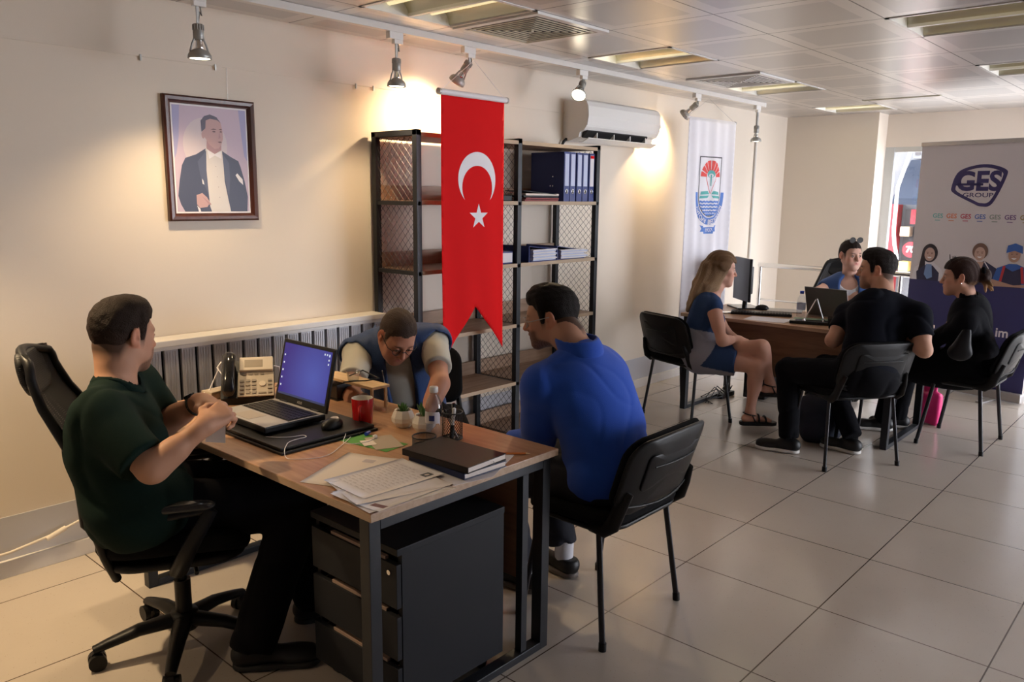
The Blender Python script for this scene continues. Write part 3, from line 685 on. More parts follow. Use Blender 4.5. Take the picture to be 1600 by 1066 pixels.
class Art:
    """layers of polygons in sheet coordinates (metres, x right, y up)"""
    def __init__(s): s.l = []; s.mats = []
    def mi(s, m):
        if m not in s.mats: s.mats.append(m)
        return s.mats.index(m)
    def poly(s, pts, m, layer=1): s.l.append((list(pts), [list(range(len(pts)))], s.mi(m), layer)); return s
    def text(s, txt, x, y, size, m, layer=2, bold=0.0, sx=1.0, align='CENTER', warp=None):
        vs, fs = text_polys(txt, size, bold, align, sx); vs = [(a + x, b + y) for a, b in vs]
        if warp: vs = [warp(a, b) for a, b in vs]
        s.l.append((vs, fs, s.mi(m), layer)); return s
    def build(s, name, parent, o, u, v, n, step=0.0004, refine=0, disp=None, back=None, loc=None):
        me = bpy.data.meshes.new(name); bm = bmesh.new(); o = Vector(o); u = Vector(u); v = Vector(v); n = Vector(n)
        for pts, fs, mi, layer in s.l:
            b2 = bmesh.new(); vv = [b2.verts.new((x, y, 0)) for x, y in pts]
            for f in fs:
                try: b2.faces.new([vv[i] for i in f])
                except ValueError: pass
            bmesh.ops.triangulate(b2, faces=list(b2.faces))
            if refine:
                for _ in range(9):
                    es = [e for e in b2.edges if e.calc_length() > refine]
                    if not es: break
                    bmesh.ops.subdivide_edges(b2, edges=es, cuts=1); bmesh.ops.triangulate(b2, faces=list(b2.faces))
            b2.verts.index_update(); mp = []
            for q in b2.verts:
                dz = disp(q.co.x, q.co.y) if disp else 0
                mp.append(bm.verts.new(o + u * q.co.x + v * q.co.y + n * (dz + layer * step)))
            for f in b2.faces:
                try: nf = bm.faces.new([mp[q.index] for q in f.verts])
                except ValueError: continue
                nf.material_index = mi; nf.normal_update(); nf.smooth = bool(disp)
                if nf.normal.dot(n) < 0: nf.normal_flip()
            if layer == 0 and back:      # give the sheet a back side
                m2 = []
                for q in b2.verts:
                    dz = disp(q.co.x, q.co.y) if disp else 0
                    m2.append(bm.verts.new(o + u * q.co.x + v * q.co.y + n * (dz - back)))
                for f in b2.faces:
                    try: nf = bm.faces.new([m2[q.index] for q in f.verts])
                    except ValueError: continue
                    nf.material_index = mi; nf.normal_update()
                    if nf.normal.dot(n) > 0: nf.normal_flip()
                for e in b2.edges:
                    if len(e.link_faces) == 1:
                        a, c = e.verts[0].index, e.verts[1].index
                        try: nf = bm.faces.new([mp[a], mp[c], m2[c], m2[a]]); nf.material_index = mi
                        except ValueError: pass
            b2.free()
        bm.to_mesh(me); bm.free()
        for m in s.mats: me.materials.append(m)
        o_ = bpy.data.objects.new(name, me); COL.objects.link(o_)
        if parent is not None: o_.parent = parent
        if loc is not None: o_.location = loc
        return o_

# ------------------------------------------------------------------ room shell
def build_room():
    mb = MB().add([(-2.6, -4.6, 0), (8.9, -4.6, 0), (8.9, 3.9, 0), (-2.6, 3.9, 0), (-2.6, -4.6, -.1), (8.9, -4.6, -.1), (8.9, 3.9, -.1), (-2.6, 3.9, -.1)], [(0, 1, 2, 3), (7, 6, 5, 4), (0, 4, 5, 1), (1, 5, 6, 2), (2, 6, 7, 3), (3, 7, 4, 0)])
    struct('floor', mb, M['floor'])
    # ceiling with openings for the recessed lights
    cells = {(-2, 1), (1, 1), (4, 1), (7, 1), (1, -2), (4, -2), (-2, -2), (7, -2)}
    mb = MB(); x0, y0, s_ = 3.581, 1.967, 0.5833
    xs = sorted(set([-2.6, 8.9] + [x0 + k * s_ for k in range(-10, 10) if -2.6 < x0 + k * s_ < 8.9])); ys = sorted(set([-4.6, WALL + 0.15] + [y0 + k * s_ for k in range(-11, 4) if -4.6 < y0 + k * s_ < WALL]))
    for i in range(len(xs) - 1):
        for j in range(len(ys) - 1):
            cx = math.floor(((xs[i] + xs[i + 1]) / 2 - x0) / s_); cy = math.floor(((ys[j] + ys[j + 1]) / 2 - y0) / s_)
            if (cx, cy) in cells and xs[i + 1] - xs[i] > 0.5: continue
            mb.add([(xs[i], ys[j], CEIL), (xs[i + 1], ys[j], CEIL), (xs[i + 1], ys[j + 1], CEIL), (xs[i], ys[j + 1], CEIL)], [(3, 2, 1, 0)])
    mb.box((-2.6, -4.6, CEIL + 0.16), (8.9, WALL + 0.15, CEIL + 0.2))
    struct('ceiling', mb, M['ceiling'])
    # long wall, lower part painted grey behind the heater line
    struct('wall_back', MB().box((-2.6, WALL, 0.26), (8.9, WALL + 0.15, CEIL)), M['wall'])
    struct('wall_back_dado', MB().box((-2.6, WALL - 0.004, 0.0), (8.9, WALL + 0.15, 0.26)), M['wall_low']).name = 'trim_1'
    struct('baseboard_back', MB().box((-2.6, WALL - 0.022, 0), (8.45, WALL - 0.004, 0.075), bev=0.003), M['trimw'])
    struct('trim_2', MB().tube([(7.72, WALL - 0.012, 0.0), (7.72, WALL - 0.012, CEIL)], 0.013, 10), M['trimw'])
    # end wall: solid pier, then glass
    struct('wall_end', MB().box((8.45, 2.775, 0), (8.9, WALL, CEIL)), M['wall'])
    struct('wall_end_lintel', MB().box((8.72, -4.6, 2.14), (8.9, 2.775, CEIL)), M['wall']).name = 'wall_end_upper'
    mb = MB()
    ys = [2.72, 1.1, -0.5, -2.1, -3.7, -4.5]
    for i, y in enumerate(ys): mb.box((8.74, y - 0.03, 0), (8.80, y + 0.03, 2.14))
    mb.box((8.74, -4.5, 2.09), (8.80, 2.74, 2.14)); mb.box((8.74, -4.5, 0), (8.80, 2.74, 0.06)); mb.box((8.725, -4.5, 0.855), (8.80, 2.74, 0.895))
    mb.box((8.725, 2.69, 0), (8.745, 2.775, 2.16))
    struct('window_1', mb, M['alu'])
    struct('window_2', MB().box((8.765, -4.5, 0.06), (8.771, 2.70, 2.09)), M['glass'])
    # shop front beside the camera and the wall behind it
    mb = MB()
    for x in (5.6, 7.15, 8.7): mb.box((x - 0.03, -4.56, 0), (x + 0.03, -4.50, CEIL))
    mb.box((5.6, -4.56, 2.30), (8.7, -4.50, CEIL)); mb.box((5.6, -4.56, 0), (8.7, -4.50, 0.35)); struct('wall_front', MB().box((-2.6, -4.7, 0), (5.57, -4.5, CEIL)), M['wall'])
    struct('window_3', mb, M['alu'])
    struct('wall_left', MB().box((-2.75, -4.6, 0), (-2.6, 3.9, CEIL)), M['wall'])

def recessed_light(i, j, on, label):
    x0 = 3.581 + i * 0.5833; y0 = 1.967 + j * 0.5833; a = 0.5833
    t = thing('recessed_light', label, 'ceiling light', (x0 + a / 2, y0 + a / 2, CEIL), 0, None)
    f = MB(); h = a / 2
    for b in ((-h, -h, -h + 0.02, h), (h - 0.02, -h, h, h), (-h, -h, h, -h + 0.02), (-h, h - 0.02, h, h)): f.box((b[0], b[1], -0.004), (b[2], b[3], 0.10))
    f.box((-h, -h, 0.10), (h, h, 0.11)); obj('housing', f, M['white_plastic'], t)
    for q, cx in enumerate((-0.135, 0.135)):
        r = MB(); n = 12; vs = []
        for y in (-h + 0.02, h - 0.02):
            for k in range(n + 1):
                an = math.pi * k / n; vs.append((cx - 0.125 * math.cos(an), y, 0.002 + 0.085 * math.sin(an)))
        r.add(vs, [(k, k + 1, n + 2 + k, n + 1 + k) for k in range(n)], 0, True); obj('reflector', r, M['reflector'], t)
        tb = MB().tube([(cx, -h + 0.03, 0.045), (cx, h - 0.03, 0.045)], 0.019, 12); obj('tube', tb, M['tube_on'] if (on and q == 0) else M['tube_dim'], t)
    rd = MB().box((-0.012, -h + 0.02, -0.002), (0.012, h - 0.02, 0.02)); obj('divider', rd, M['white_plastic'], t)
    return t
def air_diffuser(i, j, label):
    x0 = 3.581 + i * 0.5833; y0 = 1.967 + j * 0.5833; a = 0.5833
    t = thing('air_diffuser', label, 'air vent', (x0 + a / 2, y0 + a / 2, CEIL), 0, None)
    def sq(mb, h0, h1, z0, z1):
        vs = [(sx * h0, sy * h0, z0) for sx, sy in ((-1, -1), (1, -1), (1, 1), (-1, 1))] + [(sx * h1, sy * h1, z1) for sx, sy in ((-1, -1), (1, -1), (1, 1), (-1, 1))]
        mb.add(vs, [(k, (k + 1) % 4, (k + 1) % 4 + 4, k + 4) for k in range(4)])
    f = MB(); sq(f, 0.285, 0.285, 0.0, -0.012); sq(f, 0.285, 0.245, -0.012, -0.012); sq(f, 0.245, 0.235, -0.012, 0.0); obj('frame', f, M['white_plastic'], t)
    obj('duct', MB().box((-0.24, -0.24, -0.001), (0.24, 0.24, 0.0)), M['dark'], t)
    l = MB()
    for k in range(7):
        h0 = 0.232 - k * 0.032; sq(l, h0, h0 - 0.010, -0.015, -0.015); sq(l, h0, h0, -0.012, -0.015); sq(l, h0 - 0.010, h0 - 0.010, -0.015, -0.012)
    l.box((-0.01, -0.01, -0.018), (0.01, 0.01, -0.002))
    obj('louvre', l, M['reflector'] if i < 0 else M['trimw'], t)
    return t
TRY = 3.33
def track():
    t = thing('lighting_track', 'long white lighting track running along the ceiling beside the wall', 'light track', (4.6, TRY, CEIL))
    obj('rail', MB().box((-3.2, -0.018, -0.034), (2.45, 0.018, -0.001)), M['trimw'], t)
    obj('end_cap', MB().box((2.45, -0.02, -0.036), (2.475, 0.02, -0.001)), M['white_plastic'], t)
def spot(x, drop, aim, label, size=None, on=True, energy=None, y=TRY):
    """aim: unit-ish vector the lamp points to"""
    t = thing('track_spotlight', label, 'spotlight', (x, y, CEIL - 0.034), 0, 'spotlights on the ceiling track')
    obj('adapter', MB().box((-0.055, -0.016, -0.035), (0.035, 0.016, 0), bev=0.003).box((-0.02, -0.012, -0.055), (0.035, 0.012, -0.034)), M['white_plastic'], t)
    d = Vector(aim).normalized(); straight = d.z < -0.97
    piv = Vector((0, 0, -drop))
    obj('stem', MB().box((-0.006, -0.0025, -(0.05 + (0.11 if straight else drop - 0.04))), (0.006, 0.0025, -0.05)), M['grey_metal'], t)
    back = piv
    Rm = Vector((0, 0, 1)).rotation_difference(-d).to_matrix() @ Matrix.Scale(0.78, 3)
    c = MB().tube([(0.012, 0, -0.05), (0.018, 0, -0.09), (0.010, 0, -(drop * 0.6)), tuple(piv)], 0.003, 6); obj('cable', c, M['grey_metal'], t)
    body = MB().lathe([(0.0, 0.0), (0.024, 0.0), (0.027, -0.006), (0.027, -0.030), (0.029, -0.034), (0.029, -0.078), (0.026, -0.082), (0.0, -0.082)], back, 20, rot=Rm)
    for k in range(14):
        a = 2 * math.pi * k / 14; p0 = Rm @ Vector((0.027 * math.cos(a), 0.027 * math.sin(a), -0.004)); p1 = Rm @ Vector((0.028 * math.cos(a), 0.028 * math.sin(a), -0.032)); body.tube([back + p0, back + p1], 0.003, 5)
    hb = obj('lamp_body', body, M['grey_metal'], t)
    sh = MB().lathe([(0.026, -0.128), (0.050, -0.142), (0.060, -0.158), (0.062, -0.178), (0.059, -0.180), (0.056, -0.160), (0.045, -0.145), (0.022, -0.132)], back, 26, rot=Rm)
    for sg in (-1, 1):
        sh.tube([back + Rm @ Vector((sg * 0.027, 0, -0.078)), back + Rm @ Vector((sg * 0.040, 0, -0.105)), back + Rm @ Vector((sg * 0.052, 0, -0.145))], 0.0045, 6)
    obj('lamp_shade', sh, M['grey_metal'], t)
    obj('bulb_neck', MB().lathe([(0.018, -0.080), (0.020, -0.115), (0.028, -0.130), (0.0, -0.130)], back, 16, rot=Rm), M['chrome'], t)
    obj('bulb', MB().lathe([(0.0, -0.1765), (0.052, -0.1745), (0.054, -0.168), (0.0, -0.166)], back, 24, rot=Rm), M['lamp'] if on else M['white_plastic'], t)
    if on:
        l = bpy.data.lights.new('spot_beam', 'SPOT'); l.energy = energy or SPOT_E; l.color = (1.0, 0.73, 0.42); l.spot_size = math.radians(size or 115); l.spot_blend = 0.8; l.shadow_soft_size = 0.035
        lo = bpy.data.objects.new('spot_beam', l); COL.objects.link(lo); lo.parent = t; lo.location = back + Rm @ Vector((0, 0, -0.187)); lo.rotation_mode = 'QUATERNION'; lo.rotation_quaternion = Vector((0, 0, -1)).rotation_difference(d)
    return t

def build_ceiling():
    recessed_light(-2, 1, False, 'recessed ceiling light nearest the camera, cut by the top edge of the photo')
    recessed_light(1, 1, True, 'lit recessed ceiling light above the wall air conditioner')
    recessed_light(4, 1, True, 'recessed ceiling light just beyond the far square air vent')
    recessed_light(7, 1, True, 'small lit recessed ceiling light next to the end wall pier')
    recessed_light(1, -2, False, 'large unlit recessed ceiling light at the top right corner')
    recessed_light(4, -2, False, 'unlit recessed ceiling light at the right edge above the roll-up banner')
    air_diffuser(-1, 1, 'square louvred air vent in the ceiling above the red flag')
    air_diffuser(3, 1, 'square louvred air vent in the ceiling above the white emblem banner')
    track()
    spot(-0.9, 0.125, (0.2, -0.2, -1), 'grey track spotlight left of the camera view, second from the last', energy=40, size=110)
    spot(0.45, 0.125, (0.25, -0.22, -1), 'grey track spotlight just outside the left edge of the view', energy=120, size=84)
    spot(1.735, 0.125, (0, 0.0, -1), 'grey spotlight hanging straight down nearest the camera above the framed portrait', energy=32, size=120)
    spot(2.80, 0.125, (0, 0.02, -1), 'grey spotlight hanging straight down above the left end of the shelf unit', energy=24, size=112)
    spot(3.33, 0.075, (-0.15, 0.60, -0.75), 'tilted grey spotlight above the red flag', energy=38, size=135)
    spot(4.38, 0.075, (-0.75, -0.30, -0.75), 'tilted grey spotlight above the wall air conditioner', energy=30, size=90)
    spot(5.88, 0.075, (-0.10, 0.75, -0.60), 'tilted grey spotlight half hidden by the top of the white emblem banner', energy=46, size=110)
    spot(6.95, 0.17, (0, 0, -1), 'last grey spotlight at the far end of the track', energy=12)

def linear_slot():
    t = thing('slot_diffuser', 'thin dark linear slot in the ceiling near the end wall', 'air vent', (7.37, 2.26, CEIL))
    obj('frame', MB().box((-0.02, -0.30, -0.006), (-0.012, 0.30, 0)).box((0.012, -0.30, -0.006), (0.02, 0.30, 0)).box((-0.02, -0.31, -0.006), (0.02, -0.30, 0)).box((-0.02, 0.30, -0.006), (0.02, 0.31, 0)), M['reflector'], t)
    obj('slot', MB().box((-0.012, -0.30, -0.002), (0.012, 0.30, -0.0005)), M['dark'], t)
def build_wall_things():
    linear_slot()
    # fine picture rail line with hooks
    t = thing('picture_rail', 'thin wall-coloured picture hanging rail with small hooks high on the long wall', 'picture rail', (2.5, WALL, 2.2))
    obj('rail', MB().box((-2.2, -0.006, 0.0), (3.6, 0, 0.012)), M['wall'], t)
    for x in (-0.85, -0.50, 0.32, 0.44, 2.7, 3.45): obj('hook', MB().box((x - 0.003, -0.012, -0.018), (x + 0.003, -0.004, 0.008)), M['alu'], t)
    # framed portrait of a man in evening dress
    cx, cz, wd, ht = 1.958, 1.765, 0.455, 0.572
    t = thing('framed_portrait', 'dark wood framed portrait of a man in a tailcoat and bow tie on the wall', 'picture', (cx, WALL, cz))
    f = MB(); fw = 0.036; sec = [(0, 0), (0, -0.022), (0.008, -0.028), (0.022, -0.026), (0.030, -0.014), (fw, -0.012), (fw, 0)]
    vs = []
    for sx, sz in ((-1, -1), (1, -1), (1, 1), (-1, 1)):
        for d, y in sec: vs.append((sx * (wd / 2 - d), y, sz * (ht / 2 - d)))
    n = len(sec); f.add(vs, [(c * n + k, ((c + 1) % 4) * n + k, ((c + 1) % 4) * n + (k + 1) % n, c * n + (k + 1) % n) for c in range(4) for k in range(n)])
    obj('frame', f, M['frame'], t)
    A = Art(); iw, ih = wd - 2 * fw, ht - 2 * fw; Wd, Hh = iw / 2, ih / 2
    mm = lambda n_, c: mat(n_, c, 0.45)
    back = mm('portrait_backdrop', (0.55, 0.44, 0.55)); back2 = mm('portrait_backdrop_blue', (0.36, 0.35, 0.58)); coat = mm('portrait_coat', (0.055, 0.065, 0.12)); lap = mm('portrait_lapel', (0.085, 0.10, 0.17)); shirt = mm('portrait_shirt', (0.66, 0.63, 0.62)); sk = mm('portrait_skin', (0.52, 0.33, 0.33)); skd = mm('portrait_skin_shade', (0.42, 0.25, 0.27)); hr = mm('portrait_hair', (0.10, 0.09, 0.14)); bl = mm('portrait_backdrop_light', (0.62, 0.54, 0.58)); ft = mm('portrait_features', (0.16, 0.09, 0.11))
    S = lambda pts: [((x - 0.5) * 2 * Wd * 0.96, (0.5 - y) * 2 * Hh * 0.97) for x, y in pts]
    A.poly([(-Wd, -Hh), (Wd, -Hh), (Wd, Hh), (-Wd, Hh)], M['flagwhite'], 0)
    A.poly(S([(0, 0), (1, 0), (1, 1), (0, 1)]), back, 1)
    A.poly(S([(0, 0), (0.10, 0), (0.07, 0.3), (0.03, 0.45), (0, 0.5)]), back2, 2); A.poly(S([(1, 0), (0.90, 0), (0.93, 0.25), (0.96, 0.45), (1, 0.5)]), back2, 2)
    A.poly(S(oval(0.42, 0.36, 0.30, 0.26)), bl, 2)
    A.poly(S([(0.43, 0.385), (0.29, 0.45), (0.14, 0.49), (0.09, 0.56), (0.05, 0.70), (0.02, 0.85), (0.05, 0.93), (0.10, 1.0), (0.97, 1.0), (0.985, 0.85), (0.95, 0.70), (0.90, 0.56), (0.87, 0.50), (0.76, 0.46), (0.65, 0.41), (0.55, 0.45)]), coat, 3)
    A.poly(S([(0.42, 0.37), (0.40, 0.55), (0.42, 0.72), (0.44, 0.95), (0.46, 1.0), (0.73, 1.0), (0.70, 0.88), (0.66, 0.70), (0.655, 0.55), (0.645, 0.41)]), shirt, 4)
    A.poly(S([(0.425, 0.41), (0.30, 0.52), (0.33, 0.66), (0.43, 0.84), (0.415, 0.60)]), lap, 5); A.poly(S([(0.645, 0.43), (0.735, 0.52), (0.74, 0.68), (0.71, 0.88), (0.665, 0.66)]), lap, 5)
    A.poly(S([(0.44, 0.31), (0.43, 0.39), (0.53, 0.445), (0.635, 0.40), (0.64, 0.33)]), skd, 5)
    A.poly(S([(0.40, 0.14), (0.44, 0.10), (0.56, 0.09), (0.64, 0.13), (0.665, 0.22), (0.665, 0.29), (0.645, 0.34), (0.60, 0.385), (0.54, 0.39), (0.47, 0.35), (0.42, 0.29), (0.385, 0.24)]), sk, 6)
    A.poly(S([(0.375, 0.235), (0.37, 0.13), (0.42, 0.085), (0.50, 0.065), (0.59, 0.085), (0.645, 0.14), (0.60, 0.115), (0.50, 0.105), (0.44, 0.125), (0.43, 0.20)]), hr, 7)
    A.poly(S(oval(0.395, 0.262, 0.022, 0.036)), sk, 8)
    A.poly(S([(0.50, 0.208), (0.54, 0.196), (0.585, 0.205), (0.54, 0.208)]), ft, 8); A.poly(S([(0.61, 0.204), (0.64, 0.195), (0.662, 0.202), (0.64, 0.206)]), ft, 8)
    A.poly(S(oval(0.545, 0.226, 0.022, 0.007)), ft, 8); A.poly(S(oval(0.640, 0.224, 0.016, 0.007)), ft, 8)
    A.poly(S([(0.615, 0.225), (0.635, 0.285), (0.60, 0.292), (0.605, 0.28)]), skd, 8); A.poly(S([(0.585, 0.322), (0.625, 0.316), (0.65, 0.324), (0.62, 0.332)]), ft, 8)
    A.poly(S([(0.44, 0.40), (0.46, 0.49), (0.54, 0.455), (0.63, 0.485), (0.635, 0.41), (0.54, 0.44)]), M['flagwhite'], 9)
    A.poly(S([(0.82, 0.64), (0.845, 0.62), (0.92, 0.68), (0.925, 0.735), (0.87, 0.70)]), M['flagwhite'], 6); A.poly(S([(0.345, 0.68), (0.365, 0.70), (0.375, 0.74), (0.35, 0.73)]), M['flagwhite'], 8)
    A.poly(S([(0.26, 0.84), (0.34, 0.82), (0.40, 0.86), (0.44, 0.91), (0.40, 0.955), (0.30, 0.965), (0.26, 0.93)]), sk, 8); A.poly(S([(0.33, 0.85), (0.45, 0.92), (0.455, 0.935), (0.42, 0.93)]), skd, 9); A.poly(S([(0.26, 0.94), (0.30, 0.97), (0.31, 1.0), (0.28, 1.0)]), M['flagwhite'], 9)
    for k in range(4): A.poly(S(oval(0.545 + 0.012 * k, 0.56 + k * 0.1, 0.004, 0.004, 8)), ft, 6)
    A.build('print', t, (0, -0.010, 0), (1, 0, 0), (0, 0, 1), (0, -1, 0), 0.00012)
    obj('backing_board', MB().box((-wd / 2 + 0.01, -0.009, -ht / 2 + 0.01), (wd / 2 - 0.01, -0.001, ht / 2 - 0.01)), M['frame'], t)
    obj('hanging_wire', MB().tube([(0.10, -0.004, ht / 2), (0.10, -0.004, 0.44)], 0.0008, 5), M['chrome'], t)
    # slatted heater cover
    x0, x1 = 1.53, 2.90
    t = thing('radiator', 'long low wall radiator with flat metal slats and a white top ledge', 'radiator', ((x0 + x1) / 2, WALL, 0)); hx = (x1 - x0) / 2
    obj('top_ledge', MB().box((-hx - 0.01, -0.135, 0.915), (hx, -0.004, 0.945), bev=0.004).box((-hx, -0.13, 0.90), (hx, -0.12, 0.92)), M['trimw'], t)
    n = 17; pw = 2 * hx / n; sl = mat('radiator_slat', (0.44, 0.43, 0.46), 0.4, 0.1, bump=0.15, bscale=90, stretch=(1, 1, 0.02))
    for k in range(n):
        a = -hx + k * pw + 0.008; b = -hx + (k + 1) * pw - 0.008
        m_ = MB().box((a, -0.118, 0.16), (b, -0.095, 0.905), bev=0.003)
        for q in range(1, 5): m_.box((a + (b - a) * q / 5 - 0.0015, -0.121, 0.18), (a + (b - a) * q / 5 + 0.0015, -0.117, 0.89))
        obj('slat', m_, sl, t)
    fins = MB().box((-hx, -0.06, 0.15), (hx, -0.006, 0.91))
    for k in range(n + 1):
        for q in range(24): fins.box((-hx + k * pw - 0.006, -0.094, 0.18 + q * 0.03), (-hx + k * pw + 0.006, -0.062, 0.188 + q * 0.03))
    obj('convector', fins, M['dark'], t)
    obj('end_plate', MB().box((-hx - 0.02, -0.13, 0.14), (-hx - 0.004, -0.004, 0.915)), M['trimw'], t)
    # gas / cable pipe along the skirting at the left
    p = MB().tube([(-1.2, WALL - 0.04, 0.10), (0.3, WALL - 0.04, 0.10), (0.95, WALL - 0.035, 0.115), (1.12, WALL - 0.03, 0.14), (1.30, WALL - 0.03, 0.19), (1.42, WALL - 0.03, 0.28), (1.50, WALL - 0.03, 0.45)], 0.006, 8)
    t = thing('conduit', 'beige conduit pipe curving up the wall above the baseboard at the left edge', 'pipe', (1.12, WALL, 0))
    p.v = [(x - 1.12, y - WALL, z) for x, y, z in p.v]; obj('hose', p, M['wall'], t)
    obj('coupling', MB().tube([(-0.03, -0.033, 0.128), (0.05, -0.031, 0.155)], 0.011, 10), M['wall'], t)
    # wall air conditioner
    x0, x1, z0, z1, dp = 4.655, 5.60, 2.0, 2.28, 0.215
    t = thing('air_conditioner', 'white wall-mounted split air conditioner above the right end of the shelf unit', 'air conditioner', ((x0 + x1) / 2, WALL, z0)); hx = (x1 - x0) / 2
    prof = [(0, 0.03), (0, 0.28), (-0.02, 0.285), (-0.16, 0.285), (-0.195, 0.27), (-0.212, 0.24), (-0.218, 0.17), (-0.205, 0.10), (-0.185, 0.075), (-0.15, 0.065), (-0.14, 0.03), (-0.03, 0.0)]
    b = MB(); n = len(prof)
    b.add([(x, y, z) for x in (-hx, hx) for y, z in prof], [list(range(n)), [n + k for k in range(n)][::-1]] + [(k, (k + 1) % n, (k + 1) % n + n, k + n) for k in range(n)])
    obj('casing', b, M['white_plastic'], t)
    obj('front_panel', MB().add([(x, y, z) for x in (-hx + 0.002, hx - 0.002) for y, z in ((-0.165, 0.289), (-0.200, 0.273), (-0.217, 0.24), (-0.223, 0.17), (-0.212, 0.108), (-0.206, 0.108), (-0.214, 0.17), (-0.208, 0.24), (-0.19, 0.268), (-0.16, 0.282))], [list(range(10)), [10 + k for k in range(10)][::-1]] + [(k, (k + 1) % 10, (k + 1) % 10 + 10, k + 10) for k in range(10)]), M['white_plastic'], t)
    obj('air_outlet', MB().add([(x, y, z) for x in (-hx + 0.03, hx - 0.14) for y, z in ((-0.188, 0.078), (-0.150, 0.066), (-0.142, 0.034), (-0.150, 0.026), (-0.195, 0.070))], [list(range(5)), [5 + k for k in range(5)][::-1]] + [(k, (k + 1) % 5, (k + 1) % 5 + 5, k + 5) for k in range(5)]), M['dark'], t)
    fl = MB().add([(x, y, z) for x in (-hx + 0.03, hx - 0.02) for y, z in ((-0.205, 0.020), (-0.150, -0.006), (-0.120, -0.004), (-0.120, 0.002), (-0.150, 0.000), (-0.203, 0.026))], [list(range(6)), [6 + k for k in range(6)][::-1]] + [(k, (k + 1) % 6, (k + 1) % 6 + 6, k + 6) for k in range(6)])
    for k in range(4): fl.box((-hx + 0.15 + k * 0.21, -0.19, 0.012), (-hx + 0.158 + k * 0.21, -0.155, 0.07))
    obj('louvre_flap', fl, M['white_plastic'], t)
    obj('refrigerant_hose', MB().tube([(-hx, -0.03, 0.02), (-hx - 0.03, -0.03, 0.0), (-hx - 0.035, -0.015, -0.03)], 0.010, 8), M['black_plastic'], t)
    # chrome hand rail
    t = thing('handrail', 'chrome tubular handrail with an upright post behind the far desk', 'handrail', (7.8, 3.0, 0))
    obj('top_bar', MB().tube([(0, 0.62, 0.95), (0, -0.9, 0.95), (0, -1.3, 0.95)], 0.024, 14), M['chrome'], t)
    obj('lower_bar', MB().tube([(0, 0.62, 0.60), (0, -1.3, 0.60)], 0.009, 10), M['chrome'], t)
    for y in (0.60, -0.75): obj('post', MB().tube([(0, y, 0.0), (0, y, 0.95)], 0.018, 12), M['chrome'], t)

